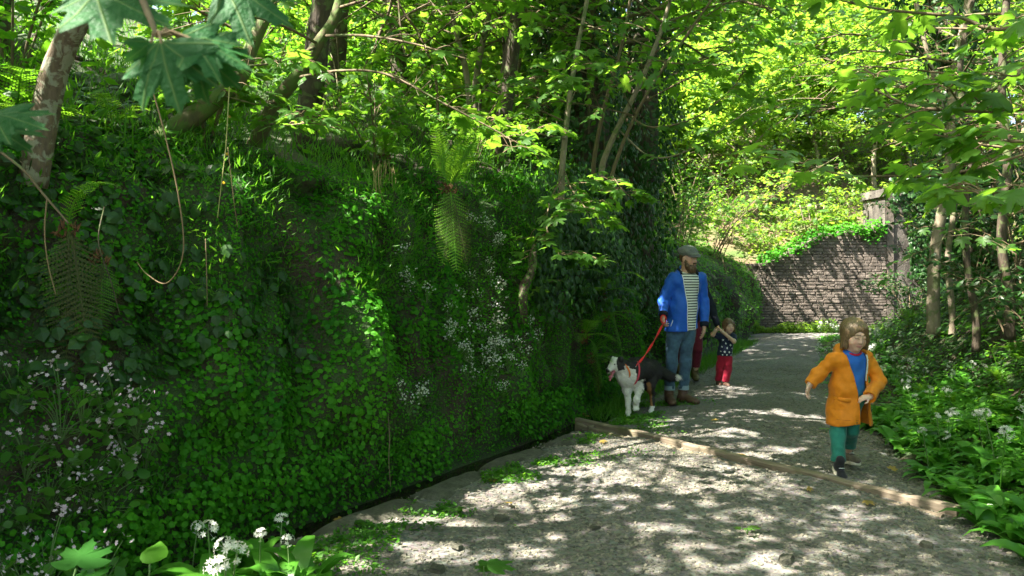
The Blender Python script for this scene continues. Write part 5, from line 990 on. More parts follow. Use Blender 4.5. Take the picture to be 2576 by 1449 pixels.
FAR = [(1880, 24, 1.0), (1960, 27, 1.1), (2050, 25.5, .9), (2120, 28, 1.2), (2200, 25, 1.0), (2290, 27, 1.2), (2380, 24, 1.1), (2010, 31, 1.3), (2150, 33, 1.4), (2260, 35, 1.5), (1900, 34, 1.5), (1790, 30, 1.3), (2450, 31, 1.5), (1700, 27, 1.1), (1640, 33, 1.4), (2560, 27, 1.4), (1500, 32, 1.5), (1400, 25, 1.3), (2650, 34, 1.6), (2080, 41, 1.8), (1960, 43, 1.9), (2240, 45, 2.0), (1830, 44, 1.9), (2420, 44, 2.0)]
for k, (px, d, s) in enumerate(FAR):
    x = (px - CX) / F_PX * d; z = float(hill_z(x, d)); i = row(min(d, 24)); 
    if px < 1780: z = 3.0
    g = thing('hillside_tree', ['pale green sunlit tree on the hillside behind the wall', 'pale tree standing high on the far hillside'][d > 30], 'tree', (x, d, z), ['trees on the near hillside', 'trees on the far hillside'][d > 30], rng.random() * 6.28); g.scale = (s, s, s); add('trunk', trunks[k % 3], g); add('crown', crowns[k % 4], g, (0, 0, 3.3), kind='stuff')
# trees on the left slope far back, seen through the stems
for k, (px, d, s, z) in enumerate([(950, 15, .95, 4.3), (1080, 17, 1.1, 4.2), (1200, 15.5, 1.0, 3.6), (1320, 18, 1.1, 3.6), (1150, 22, 1.4, 4.2), (1280, 24, 1.4, 4), (900, 21, 1.4, 5.2), (680, 19, 1.4, 6)]):
    x = (px - CX) / F_PX * d; g = thing('slope_tree', 'leafy tree at the back of the left slope seen between nearer stems', 'tree', (x, d, z - .4), 'trees at the back of the left slope', rng.random() * 6.28); g.scale = (s, s, s); add('trunk', trunks[k % 3], g); add('crown', crowns[k % 4], g, (0, 0, 2.4), kind='stuff')
# multi-stemmed bush above the wall
b0 = np.array([8.3, 21.75, 2.1]); t = Tree('sycamore_bush', 'several-stemmed sycamore bush growing on top of the stone wall', 'bush', b0)
for k in range(5):
    a = -.5 + .25 * k; c = t.stem([b0, b0 + [.25 * a * 2, -.05, .5], b0 + [.6 * a * 1.6, -.1 + .05 * k, 1.25]], .03, .014, BARK_PALE, 'stem', 7); branch_out(t, c, 4, .7, .01, BARK_TWIG, .13, .5, .1, 3, 6)
t.limb([b0 + [.3, 0, .3], b0 + [.7, -.3, .3], b0 + [1.0, -.45, .0], b0 + [1.1, -.5, -.4]], .012, BARK_TWIG, 26, .15, 6, .4, .4); t.finish(60, mat=L_FAR, gaps=False)
# hazel leaning over the left end of the wall: its leaves streak the stones with shade
i = row(19.0); b0 = np.array([BC[i, 0] + BN[i, 0] * 1.0, BC[i, 1] + BN[i, 1] * 1.0, 1.3]); t = Tree('hazel_bush', 'leafy hazel leaning from the rock over the left end of the stone wall', 'bush', b0)
for k in range(7):
    e = np.array([5.6 + .42 * k, 19.75 + .1 * rng.normal(), 3.1 + .22 * k]); c = t.stem([b0 + rng.normal(0, .25, 3) * [1, 1, 0], b0 * .6 + e * .4 + [0, 0, .5] + rng.normal(0, .12, 3), e], .014, .006, BARK_TWIG, 'stem', 6); branch_out(t, c, 5, .75, .008, BARK_TWIG, .11, .45, .1, 4, 6)
t.finish(80, mat=L_FAR, gaps=False, thin=.5)
# ivy over the right side and head of the abutment
n = 3800; x = 9.72 + rng.random(n) ** .6 * 1.6; z_ = rng.uniform(.2, 4.0, n); k = (x - 9.72) / 1.5 + (z_ / 3.6) ** 3 * .95 + .5 * fbm(np.c_[x * 2, z_ * 2, z_ * 0], 520, 2) > .72; x, z_ = x[k], z_[k]; n = len(x)
add('ivy', leafmesh('ivy', IVY, frames(unit(np.array([-.1, -1, .4]) + .5 * rand_unit(n)), -up + .5 * rand_unit(n)), np.c_[x - 9.72, np.full(n, -.16) - .15 * rng.random(n), z_], rng.uniform(.06, .12, n), L_IVY), ab, kind='stuff')
# ------------------------------------------------------------------ smooth solid modelling for people and the dog
class Field:
    def __init__(self, lo, hi, h):
        self.lo = np.array(lo, float); self.h = h; n = np.ceil((np.array(hi) - self.lo) / h).astype(int) + 1
        self.ax = [self.lo[i] + np.arange(n[i]) * h for i in range(3)]; self.F = np.full(n, 9.0, np.float32)
    def sub(self, lo, hi):
        s = []
        for i in range(3):
            a = int(np.clip(np.floor((lo[i] - self.lo[i]) / self.h), 0, self.F.shape[i] - 1)); b = int(np.clip(np.ceil((hi[i] - self.lo[i]) / self.h) + 1, a + 1, self.F.shape[i])); s.append(slice(a, b))
        return tuple(s)
    def grid(self, s): return np.stack(np.meshgrid(*[self.ax[i][s[i]] for i in range(3)], indexing='ij'), -1)
    def put(self, s, d, k, mode='add'):
        f = self.F[s]; d = d.astype(np.float32)
        if mode == 'cut': d = -d; h = np.maximum(k - np.abs(f - d), 0) / max(k, 1e-6); self.F[s] = np.maximum(f, d) + h * h * k * .25
        else: h = np.maximum(k - np.abs(f - d), 0) / max(k, 1e-6); self.F[s] = np.minimum(f, d) - h * h * k * .25
    def cone(self, a, b, ra, rb, k=.02, flat=None, mode='add', m=.06):
        a, b = np.asarray(a, float), np.asarray(b, float); r = max(ra, rb) * max(1, flat[1] if flat else 1) + m; s = self.sub(np.minimum(a, b) - r, np.maximum(a, b) + r); p = self.grid(s) - a; ba = b - a
        t = np.clip(p @ ba / max(ba @ ba, 1e-9), 0, 1); w = p - t[..., None] * ba
        if flat: n = unit(np.asarray(flat[0], float)); dn = w @ n; w = w + (dn / flat[1] - dn)[..., None] * n
        d = np.sqrt((w * w).sum(-1)) - (ra + (rb - ra) * t)
        if flat: d = d * min(1, flat[1])
        self.put(s, d, k, mode)
    def chain(self, pts, rs, k=.02, flat=None):
        for i in range(len(pts) - 1): self.cone(pts[i], pts[i + 1], rs[i], rs[i + 1], k, flat)
    def ell(self, c, r, R=None, k=.02, mode='add', m=.06):
        c, r = np.asarray(c, float), np.asarray(r, float); e = r.max() + m; s = self.sub(c - e, c + e); p = self.grid(s) - c
        if R is not None: p = p @ R
        q = p / r; k0 = np.sqrt((q * q).sum(-1)); k1 = np.sqrt(((p / r ** 2) ** 2).sum(-1)); self.put(s, k0 * (k0 - 1) / np.maximum(k1, 1e-6), k, mode)
    def wrinkle(self, amp, scale, seed, n=2):
        m = np.abs(self.F) < .04; i = np.nonzero(m); p = np.stack([self.ax[q][i[q]] for q in range(3)], -1); self.F[i] += (amp * fbm(p * scale, seed, n)).astype(np.float32)
    def all(self): return self.grid((slice(None),) * 3)
    def shell(self, t): self.F = np.maximum(self.F, -(self.F + t))
    def limit(self, d): self.F = np.maximum(self.F, d.astype(np.float32))
    def front(self, x, z, back=False):
        i, k = int(round((x - self.lo[0]) / self.h)), int(round((z - self.lo[2]) / self.h)); c = self.F[np.clip(i, 0, self.F.shape[0] - 1), :, np.clip(k, 0, self.F.shape[2] - 1)] < 0
        return self.ax[1][np.argmax(c)] if c.any() else None
    def mesh(self):
        F = self.F; ins = F < 0; n = np.array(F.shape) - 1; cnt = np.zeros(n, np.int8)
        for a in (0, 1):
            for b in (0, 1):
                for c in (0, 1): cnt += ins[a:n[0] + a, b:n[1] + b, c:n[2] + c]
        act = (cnt > 0) & (cnt < 8); idx = np.full(n, -1, np.int64); I = np.stack(np.nonzero(act), -1); idx[act] = np.arange(len(I))
        acc = np.zeros((len(I), 3)); num = np.zeros(len(I)); cor = [(a, b, c) for a in (0, 1) for b in (0, 1) for c in (0, 1)]; val = {c: F[I[:, 0] + c[0], I[:, 1] + c[1], I[:, 2] + c[2]] for c in cor}
        for c in cor:
            for x in range(3):
                if c[x] == 0:
                    d = list(c); d[x] = 1; va, vb = val[c], val[tuple(d)]; m = (va < 0) != (vb < 0); t = np.where(m, va / np.where(m, va - vb, 1), 0); q = np.tile(np.array(c, float), (len(I), 1)); q[:, x] = t; acc[m] += q[m]; num += m
        V = self.lo + self.h * (I + acc / np.maximum(num, 1)[:, None]); Q = []
        for x in range(3):
            y, z = (x + 1) % 3, (x + 2) % 3; a = [slice(None)] * 3; b = [slice(None)] * 3; a[x] = slice(0, -1); b[x] = slice(1, None); sa, sb = ins[tuple(a)], ins[tuple(b)]; e = np.stack(np.nonzero(sa != sb), -1); ok = (e[:, y] > 0) & (e[:, z] > 0) & (e[:, y] < n[y]) & (e[:, z] < n[z]); e = e[ok]; fl = sa[tuple(e.T)]
            def at(dy, dz): g = e.copy(); g[:, y] += dy; g[:, z] += dz; return idx[tuple(g.T)]
            q = np.stack([at(-1, -1), at(0, -1), at(0, 0), at(-1, 0)], -1); q[~fl] = q[~fl][:, ::-1]; Q.append(q)
        return V, np.vstack(Q)
def smooth_mesh(V, Q, it=2):
    for _ in range(it):
        acc = np.zeros_like(V); c = np.zeros(len(V))
        for a in range(4):
            for b in (1, 3): np.add.at(acc, Q[:, a], V[Q[:, (a + b) % 4]]); np.add.at(c, Q[:, a], 1)
        V = V * .5 + .5 * acc / np.maximum(c, 1)[:, None]
    return V
def solid(name, fld, mat, parent, it=1, tint=None, label=None):
    V, Q = fld.mesh(); V = smooth_mesh(V, Q, it); return add(name, make_mesh(name, V, Q, mat, True, None, tint(V) if tint else None), parent, label=label)
def axes(yaw, pitch=0.0, roll=0.0):
    """forward, lateral (to the right as the camera sees a person facing it), up; yaw turns to the picture's right, pitch looks down"""
    f = np.array([math.sin(yaw), -math.cos(yaw), 0]); l = np.array([math.cos(yaw), math.sin(yaw), 0]); u = np.array([0, 0, 1.0])
    f, u = f * math.cos(pitch) - u * math.sin(pitch), u * math.cos(pitch) + f * math.sin(pitch)
    l, u = l * math.cos(roll) + u * math.sin(roll), u * math.cos(roll) - l * math.sin(roll); return f, l, u
def head(F, c, A, s, neck, child=False):
    f, l, u = A; R = np.stack([l, f, u], -1); c = np.asarray(c, float); at = lambda a, b, d: c + (l * a + f * b + u * d) * s
    F.ell(at(0, -.012, .03), np.array([.077, .094, .098]) * s, R, .02); F.ell(at(0, .028, -.035), np.array([.064, .068, .083]) * s, R, .03)
    F.ell(at(0, .055, -.098), np.array([.034, .034, .026]) * s, R, .03)
    for q in (-1, 1): F.ell(at(q * .036, .058, -.045), np.array([.03, .03, .032]) * s * (1.12 if child else 1), R, .02); F.ell(at(q * .077, -.005, -.012), np.array([.011, .022, .032]) * s, R, .008)
    F.ell(at(0, .084, .026), np.array([.055, .012, .012]) * s, R, .015)
    for q in (-1, 1): F.ell(at(q * .031, .106, .006), np.array([.019, .015, .012]) * s, R, .012, 'cut'); F.ell(at(q * .031, .086, .004), np.array([.0165, .0125, .0125]) * s, R, .003)
    n1 = .012 if not child else .010; F.cone(at(0, .092, .004), at(0, .112 if not child else .106, -.032), .008 * s, n1 * s, .012); F.ell(at(0, .098, -.036), np.array([.017, .012, .009]) * s, R, .008)
    F.ell(at(0, .091, -.064), np.array([.023, .010, .0065]) * s, R, .006); F.ell(at(0, .089, -.073), np.array([.019, .010, .0065]) * s, R, .006); F.ell(at(0, .103, -.0685), np.array([.022, .008, .0016]) * s, R, .002, 'cut')
    F.cone(at(0, -.02, -.06), neck, .056 * s * (.85 if child else 1), .062 * s * (.85 if child else 1), .03)
def head_tint(c, A, s, skin, lip, brow, closed=False):
    f, l, u = A
    def t(V):
        w = (V - c) / s; x, y, z = w @ l, w @ f, w @ u; col = np.tile(np.array(skin), (len(V), 1)); m = (y > .07) & (np.abs(x) < .024) & (np.abs(z + .0685) < .011 * (1 - (x / .03) ** 2)); col[m] = lip
        ck = np.exp(-(((np.abs(x) - .04) / .02) ** 2 + ((z + .04) / .025) ** 2)) * (y > .03); col = col * (1 - .25 * ck[:, None] * np.array([0, .6, .6])); m = (y > .06) & (np.abs(np.abs(x) - .032) < .02) & (np.abs(z - .027 + .15 * (np.abs(x) - .03) ** 2 * 10) < .0045); col[m] = brow
        if closed: m = (y > .075) & (np.abs(np.abs(x) - .031) < .0155) & (np.abs(z + .003) < .0022); col[m] = (.06, .03, .015)
        return col
    return t
def eyes(parent, c, A, s, open_=True):
    f, l, u = A; V, F_ = uv_ball(10, 8)
    for q in (-1, 1):
        p = c + (l * q * .031 + f * .0935 + u * .003) * s; R = np.stack([l, f, u], -1); col = np.tile(np.array([.75, .72, .68]), (len(V), 1)); col[(V[:, 1] > .55)] = (.03, .02, .012)
        add('eye', make_mesh('eye', V, F_, TINT, True, None, col), parent, mtx=mtx(R * (np.array([.011, .008, .0055]) * s), p, 1))
def uv_ball(n, m):
    a = np.arange(n) * 2 * math.pi / n; b = np.linspace(.12, math.pi - .12, m); V = np.stack([np.outer(np.sin(b), np.cos(a)), np.outer(np.sin(b), np.sin(a)), np.outer(np.cos(b), np.ones(n))], -1).reshape(-1, 3); i = np.arange(m - 1)[:, None] * n; j = np.arange(n)[None]; k = (j + 1) % n
    Q = np.stack([i + j, i + n + j, i + n + k, i + k], -1).reshape(-1, 4); V = np.vstack([V, [[0, 0, 1], [0, 0, -1]]]); j = np.arange(n); k = (j + 1) % n; T1 = np.stack([np.full(n, m * n), j, k], -1); T2 = np.stack([np.full(n, m * n + 1), (m - 1) * n + k, (m - 1) * n + j], -1); return V, [np.vstack([T1, T2]), Q]
def hand(F, w, d, n, s=1.0, curl=.5, thumb=1):
    """palm and five fingers from wrist w along d; fingers bend towards n; thumb = side along cross(d, n)"""
    w, d, n = np.asarray(w, float), unit(np.asarray(d, float)), np.asarray(n, float); n = unit(n - d * (n @ d)); t = np.cross(d, n) * thumb; R = np.stack([t, d, n], -1); F.cone(w - d * .02 * s, w + d * .03 * s, .026 * s, .028 * s, .01, (n, .75)); F.ell(w + d * .055 * s, np.array([.040, .050, .017]) * s, R, .012)
    for q, (off, ln, rr) in enumerate(((.030, .070, .0088), (.010, .080, .0092), (-.010, .074, .0088), (-.029, .058, .0078))):
        a = w + d * (.092 - .006 * abs(q - 1)) * s + t * off * s; c1 = curl * (.75 + .12 * q); d1 = d * math.cos(c1) + n * math.sin(c1); b = a + d1 * ln * .52 * s; d2 = d * math.cos(c1 * 2.1) + n * math.sin(c1 * 2.1); F.cone(a - d * .01 * s, b, rr * 1.08 * s, rr * s, .003); F.cone(b, b + d2 * ln * .5 * s, rr * s, rr * .85 * s, .003)
    a = w + d * .03 * s + t * .034 * s; b = a + (d * .55 + t * .6 + n * .45) * .040 * s; F.cone(a, b, .012 * s, .0105 * s, .008); F.cone(b, b + unit(d * .9 + n * .55 + t * .05) * .032 * s, .0105 * s, .0088 * s, .003)
def boot(F, ank, toe, L, r=.045, hgt=.12, lift=0.0):
    """boot from ankle point; toe = horizontal unit direction"""
    a = np.array(ank, float); t = np.array([toe[0], toe[1], 0.0]); t = unit(t); zg = a[2] - .085 * (L / .27); pt = np.array([0, 0, lift]); R = np.stack([np.array([-t[1], t[0], 0]), t, [0, 0, 1]], -1); F.cone(a + [0, 0, hgt], a - [0, 0, .02], r * 1.0, r * 1.02, .01); F.ell(a - t * .02 * L / .27 + [0, 0, -.035 * L / .27], (np.array([.042, .055, .052]) * L / .27), R, .02)
    F.cone(a + [0, 0, -.01], a + t * L * .42 + [0, 0, -.038 * L / .27] + pt * .5, r * .85, r * .78, .02); F.ell(a + t * L * .50 + [0, 0, -.048 * L / .27] + pt, np.array([.046, .075, .038]) * L / .27, R, .02)
TINT = tint_mat('skin_tint', .5, .25, .1)
SKIN_M, SKIN_C = (.60, .35, .25), (.66, .43, .32)
def hair_mat(name, c1, c2):
    m, nt, b = material(name); mp = nd(nt, 'Mapping', Vector=obj_co(nt)); mp.inputs['Scale'].default_value = (1, 1, .06); n = noise(nt, 170, 4, mp.outputs[0], .6); nt.links.new(ramp(nt, n, [(.35, c1), (.65, c2)]), b.inputs['Base Color']); b.inputs['Roughness'].default_value = .45; bump(nt, b, n, .6, .004); return m
HAIR_BOY = hair_mat('brown_hair', (.07, .045, .02), (.22, .15, .07)); HAIR_MAN = hair_mat('beard_hair', (.05, .028, .012), (.16, .085, .035)); HAIR_TOD = hair_mat('toddler_hair', (.06, .03, .015), (.2, .11, .055)); HAIR_DARK = hair_mat('dark_hair', (.02, .014, .01), (.05, .035, .02))
def leather(name, c): return plain(name, c, .55, spec=.4)
# ------------------------------------------------------------------ the man in the blue jacket
def flat_leg(F, hip, knee, ank, r, k=.02): F.chain([hip, knee, ank], r, k)
Z = lambda *a: np.array(a, float)
DENIM = cloth('denim', (.045, .095, .15), .55, 22, .8); m_ = DENIM
BLUE = cloth('blue_shell', (.008, .10, .52), .12, 40, .55, .1); NAVY = cloth('navy_cloth', (.008, .011, .022), .3, sheen=0); WHITE_TRIM = plain('white_trim', (.75, .78, .78), .5)
m, nt, b = material('striped_jersey'); sp = nd(nt, 'SeparateXYZ', i0=obj_co(nt)); wv = math_(nt, 'FRACT', math_(nt, 'DIVIDE', math_(nt, 'ADD', sp.outputs[2], math_(nt, 'MULTIPLY', noise(nt, 6, 2), .008)), .0305)); nt.links.new(mixc(nt, math_(nt, 'LESS_THAN', wv, .40), (.74, .76, .70), (.012, .016, .028)), b.inputs['Base Color']); b.inputs['Roughness'].default_value = .9; bump(nt, b, noise(nt, 120, 2), .2, .002); STRIPE = m
CAP = cloth('tweed_cap', (.15, .165, .155), .35, 90); BOOTM = leather('brown_leather', (.10, .055, .035)); SOLE = plain('rubber_sole', (.035, .03, .028), .8); MAROON = cloth('maroon_cloth', (.13, .012, .03), .3); RED = cloth('red_webbing', (.72, .02, .02), .2, 80, .6)
MX, MY = (1714 - CX) / F_PX * 9.1, 9.1
man = thing('person', 'bearded adult in a grey flat cap, blue jacket and striped top holding the red leash', 'person', (MX, MY, .0))
f, l, u = axes(.33); fl = (f, .70)
hc = Z(.072, -.03, 1.675); HA = axes(.72, .05); neck = Z(.06, .0, 1.50)
shL, shR = Z(-.115, -.055, 1.445), Z(.235, .07, 1.45); elL, wrL = Z(-.215, -.04, 1.19), Z(-.238, -.17, 1.035); elR, wrR = Z(.285, .10, 1.175), Z(.262, .0, .915)
hpL, knL, anL = Z(-.085, -.01, .90), Z(-.118, -.04, .50), Z(-.14, .0, .10); hpR, knR, anR = Z(.085, .03, .90), Z(.048, .0, .50), Z(.025, .03, .10)
F = Field((-.42, -.35, 0), (.42, .3, 1.86), .0078)
F.cone((.05, .005, 1.36), (.01, 0, .95), .150, .135, .04, fl); F.cone(shL + [.02, 0, -.01], shR + [-.02, 0, -.01], .05, .05, .04); F.cone((.055, 0, 1.44), neck, .08, .058, .04)
for sh, el, wr in ((shL, elL, wrL), (shR, elR, wrR)): F.chain([sh + [0, 0, -.01], el, wr], [.046, .036, .027])
for hp, kn, an in ((hpL, knL, anL), (hpR, knR, anR)): F.chain([hp, kn, an], [.082, .055, .034])
head(F, hc, HA, 1.0, neck); hand(F, wrL, (-.12, -.35, -.95), (.9, .1, -.1), 1.0, 1.0, -1); hand(F, wrR, (-.05, -.18, -1), (-.8, .3, 0), 1.0, .45, 1)
solid('body', F, TINT, man, 1, head_tint(hc, HA, 1.0, SKIN_M, (.45, .19, .15), (.1, .055, .03))); eyes(man, hc, HA, 1.0)
wrL_m = wrL.copy()
# beard and hair
ff, ll, uu = HA; at = lambda a, b_, d: hc + ll * a + ff * b_ + uu * d; HR = np.stack([ll, ff, uu], -1)
F = Field(hc - .17, hc + .15, .0042); F.ell(at(0, .045, -.105), np.array([.060, .062, .062]), HR, .02); F.ell(at(0, .055, -.145), np.array([.042, .042, .045]), HR, .03)
for q in (-1, 1): F.cone(at(q * .068, .005, .0), at(q * .058, .035, -.09), .013, .028, .02)
F.ell(at(0, .093, -.053), np.array([.034, .014, .010]), HR, .01); F.ell(at(0, .105, -.068), np.array([.019, .022, .008]), HR, .006, 'cut'); F.ell(at(0, .075, -.015), np.array([.046, .05, .034]), HR, .012, 'cut'); F.wrinkle(.005, 60, 5, 2); solid('beard', F, HAIR_MAN, man, 0)
F = Field(hc - .15, hc + .17, .005); F.ell(at(0, -.025, .02), np.array([.081, .086, .09]), HR, .02); F.limit(-((F.all() - hc) @ uu + .045)); g = F.all() - hc; F.limit((g @ ff) - .035); F.wrinkle(.003, 70, 6); solid('hair', F, HAIR_MAN, man, 0)
# flat cap
F = Field(hc - .2, hc + .22, .005); F.ell(at(0, -.014, .076), np.array([.096, .124, .074]), HR, .03); F.ell(at(0, .085, .040), np.array([.078, .062, .022]), HR, .03); F.limit(-((F.all() - hc) @ uu - .022 - .08 * np.abs((F.all() - hc) @ ff) * 0)); F.wrinkle(.003, 25, 7)
cap = solid('cap', F, CAP, man, 2)
F = Field(hc - .2, hc + .22, .005); F.ell(at(0, .082, .026), np.array([.079, .075, .016]), HR, .01); g = F.all() - hc; F.limit(.03 - g @ ff); solid('brim', F, CAP, cap, 2); cap.children[0].parent = cap
# striped top
F = Field((-.3, -.3, .8), (.4, .3, 1.6), .008); F.cone((.055, .005, 1.38), (.015, -.005, .86), .158, .148, .04, (f, .74)); F.cone(shL * [.8, 1, 1] + [0, 0, -.02], shR * [.9, 1, 1] + [0, 0, -.02], .06, .06, .06); F.cone((.055, 0, 1.42), neck, .10, .072, .05); F.ell(neck + [.01, -.03, .045], (.075, .085, .045), None, .01, 'cut'); F.limit(.86 - F.all()[..., 2]); F.wrinkle(.006, 9, 11); top = solid('striped_top', F, STRIPE, man, 2)
a = np.linspace(0, 2 * math.pi, 25)[:-1]; c = np.stack([neck[0] + .012 + .066 * np.cos(a), neck[1] - .012 + .070 * np.sin(a), neck[2] + .012 + .028 * np.sin(a)], -1); V, Fq = tube(np.vstack([c, c[:2]]), .008, 6, False); add('neckband', make_mesh('neckband', V, Fq, NAVY), top)
# jacket: thin shell with sleeves, open in front
J = Field((-.42, -.36, .76), (.46, .32, 1.62), .0074); J.cone((.06, .01, 1.40), (.02, .0, 1.12), .172, .170, .05, (f, .80)); J.cone((.02, 0, 1.12), (-.005, .0, .84), .170, .188, .05, (f, .82)); J.cone(shL + [.025, 0, -.02], shR + [-.02, 0, -.02], .070, .070, .06); J.cone((.06, .03, 1.44), neck + [0, .05, .035], .115, .085, .04)
J.wrinkle(.013, 7, 13); J.wrinkle(.007, 18, 18, 1); J.shell(.018); g = J.all(); X, Y, ZZ = g[..., 0], g[..., 1], g[..., 2]
eL = np.interp(ZZ, [.8, .86, 1.0, 1.2, 1.4, 1.5, 1.6], [.045, .045, .036, .035, .0, -.015, -.02]); eR = np.interp(ZZ, [.8, .87, .98, 1.2, 1.4, 1.5, 1.6], [.150, .148, .165, .185, .195, .19, .18])
cut = np.maximum(np.maximum(eL - X, X - eR), Y + .005); J.limit(-cut.clip(-.05, 9)); J.ell(neck + [.01, -.02, .10], (.085, .10, .10), None, .01, 'cut')
def edge_line(fn, z0, z1, dx):
    out = []
    for z in np.linspace(z0, z1, 46):
        x = fn(z) + dx; y = J.front(x, z)
        if y is not None and y < .03: out.append((fn(z), y - .001, z))
    o = np.array(out); 
    for _ in range(3): o[1:-1, 1] = (o[:-2, 1] + o[1:-1, 1] + o[2:, 1]) / 3
    return o
zl = edge_line(lambda z: np.interp(z, [.8, .86, 1.0, 1.2, 1.4, 1.5, 1.6], [.045, .045, .036, .035, .0, -.015, -.02]), .855, 1.49, -.012); zr = edge_line(lambda z: np.interp(z, [.8, .87, .98, 1.2, 1.4, 1.5, 1.6], [.150, .148, .165, .185, .195, .19, .18]), .87, 1.49, .012)
J.limit(.845 + .03 * (X > .1) - ZZ); SL = Field((-.42, -.36, .76), (.46, .32, 1.62), .0074)
for sh, el, wr in ((shL, elL, wrL), (shR, elR, wrR)): SL.chain([sh, el, wr], [.070, .060, .050], .03)
SL.wrinkle(.011, 10, 17); SL.wrinkle(.005, 24, 18, 1); J.put((slice(None),) * 3, SL.F, .02)
for wr, el in ((wrL, elL), (wrR, elR)): d = unit(wr - el); J.cone(wr + d * .03, wr + d * .12, .06, .06, .005, None, 'cut')
jk = solid('jacket', J, BLUE, man, 1)
F = Field((-.2, -.2, 1.35), (.35, .3, 1.65), .006); F.cone(neck + [-.07, .05, .01], neck + [.08, .09, .01], .045, .045, .03); F.ell(neck + [.0, .10, -.01], (.12, .06, .075), None, .04); F.ell(neck + [.01, -.03, .08], (.075, .10, .10), None, .01, 'cut'); F.wrinkle(.005, 14, 19); solid('hood', F, BLUE, jk, 2)
for ed in (zl, zr): V, Fq = tube(ed, .0052, 6); add('zip', make_mesh('zip', V, Fq, WHITE_TRIM), jk)
for p0, p1 in (((-.115, .98), (-.145, .905)),):
    y0, y1 = J.front(p0[0], p0[1]), J.front(p1[0], p1[1]); V, Fq = tube([(p0[0], y0 - .002, p0[1]), ((p0[0] + p1[0]) / 2, (y0 + y1) / 2 - .004, (p0[1] + p1[1]) / 2), (p1[0], y1 - .002, p1[1])], .005, 6); add('pocket_trim', make_mesh('pocket_trim', V, Fq, WHITE_TRIM), jk)
for wr, el in ((wrL, elL), (wrR, elR)): d = unit(wr - el); V, Fq = tube(np.array([wr - d * .03, wr + d * .012, wr + d * .022]), [.053, .049, .044], 14); add('cuff', make_mesh('cuff', V, Fq, NAVY), jk)
V, Fq = tube(catmull([zl[-1] + [-.005, .0, .0], neck + [-.085, -.03, .035], neck + [-.08, .06, .06], neck + [0, .10, .07], neck + [.09, .09, .06], neck + [.10, .0, .035], zr[-1]], 30), .016, 8); add('collar_lining', make_mesh('collar_lining', V, Fq, NAVY), jk)
# jeans and boots
F = Field((-.32, -.25, .13), (.3, .25, 1.0), .0074); F.cone((.01, 0, .97), (.0, 0, .88), .14, .145, .03, (f, .78)); F.chain([hpL, knL, anL + (knL - anL) * .24], [.093, .067, .055], .02); F.chain([hpR, knR, anR + (knR - anR) * .24], [.093, .067, .055], .02); F.wrinkle(.009, 11, 23); F.wrinkle(.004, 30, 24, 1); F.limit(.185 - F.all()[..., 2]); jn = solid('jeans', F, DENIM, man, 1)
CUFF = cloth('denim_cuff', (.22, .31, .36), .2)
for an, kn in ((anL, knL), (anR, knR)):
    c = an + (kn - an) * np.array([.25])[:, None]; V, Fq = tube(np.array([c[0] + [0, 0, -.025], c[0] + [0, 0, .025]]), [.061, .060], 18, False); add('turn_up', make_mesh('turn_up', V, Fq, CUFF), jn)
for an, toe in ((anL, (.02, -1)), (anR, (.62, -.78))):
    F = Field(an - [.25, .28, .1], an + [.25, .2, .2], .0064); boot(F, an + [0, 0, .012], toe, .30, .052, .10); F.wrinkle(.003, 30, 29); bt = solid('boot', F, BOOTM, man, 1)
    t2 = unit(np.array([toe[0], toe[1], 0.])); V, Fq = tube(np.array([an - t2 * .075 + [0, 0, -.083], an - t2 * .03 + [0, 0, -.083], an + t2 * .06 + [0, 0, -.083], an + t2 * .15 + [0, 0, -.083], an + t2 * .205 + [0, 0, -.08]]), [.022, .036, .040, .044, .024], 10); V[:, 2] = an[2] - .088 + (V[:, 2] - an[2] + .083) * .30; add('sole', make_mesh('sole', V, Fq, SOLE), bt)
    for q in range(4):
        zz = an[2] + .02 + .025 * q; w = np.array([-t2[1], t2[0], 0]); V, Fq = tube(np.array([an * [1, 1, 0] + [0, 0, zz] + t2 * (.052 - .0 * q) + w * s_ for s_ in (-.028, 0, .028)]) + t2 * .004, .0035, 5); add('lace', make_mesh('lace', V, Fq, leather('lace', (.2, .13, .08)) if 'lace' not in bpy.data.materials else bpy.data.materials['lace']), bt)
# ------------------------------------------------------------------ the boy in the orange coat
BX, BY = (2118 - CX) / F_PX * 6.0, 6.0
boy = thing('person', 'child in an open orange raincoat and teal trousers walking towards the viewer', 'person', (BX, BY, 0))
hc = Z(.075, -.05, 1.05); HA = axes(.16, .28, -.05); neck = Z(.075, -.005, .93); f, l, u = axes(.12)
shL, shR = Z(-.07, -.01, .865), Z(.205, .02, .855); elL, wrL = Z(-.165, .03, .745), Z(-.245, .0, .665); elR, wrR = Z(.275, -.01, .70), Z(.135, -.16, .60)
hpL, knL, anL = Z(.015, 0, .55), Z(-.042, -.03, .315), Z(-.095, -.165, .10); hpR, knR, anR = Z(.10, .03, .55), Z(.095, .06, .32), Z(.155, .25, .10)
F = Field((-.36, -.34, 0), (.38, .36, 1.24), .0058)
F.cone((.07, 0, .82), (.055, 0, .56), .098, .092, .03, (f, .75)); F.cone(shL, shR, .042, .042, .04); F.cone((.07, 0, .86), neck, .06, .042, .04)
for sh, el, wr in ((shL, elL, wrL), (shR, elR, wrR)): F.chain([sh, el, wr], [.038, .030, .022])
for hp, kn, an in ((hpL, knL, anL), (hpR, knR, anR)): F.chain([hp, kn, an], [.06, .040, .024])
head(F, hc, HA, .92, neck, True); hand(F, wrL, (-.3, -.05, -.9), (.6, -.5, .2), .66, .5, 1); hand(F, wrR, (-.95, -.25, -.02), (0, .6, -.8), .66, .9, 1)
solid('body', F, TINT, boy, 1, head_tint(hc, HA, .92, SKIN_C, (.55, .24, .21), (.20, .13, .07), True))
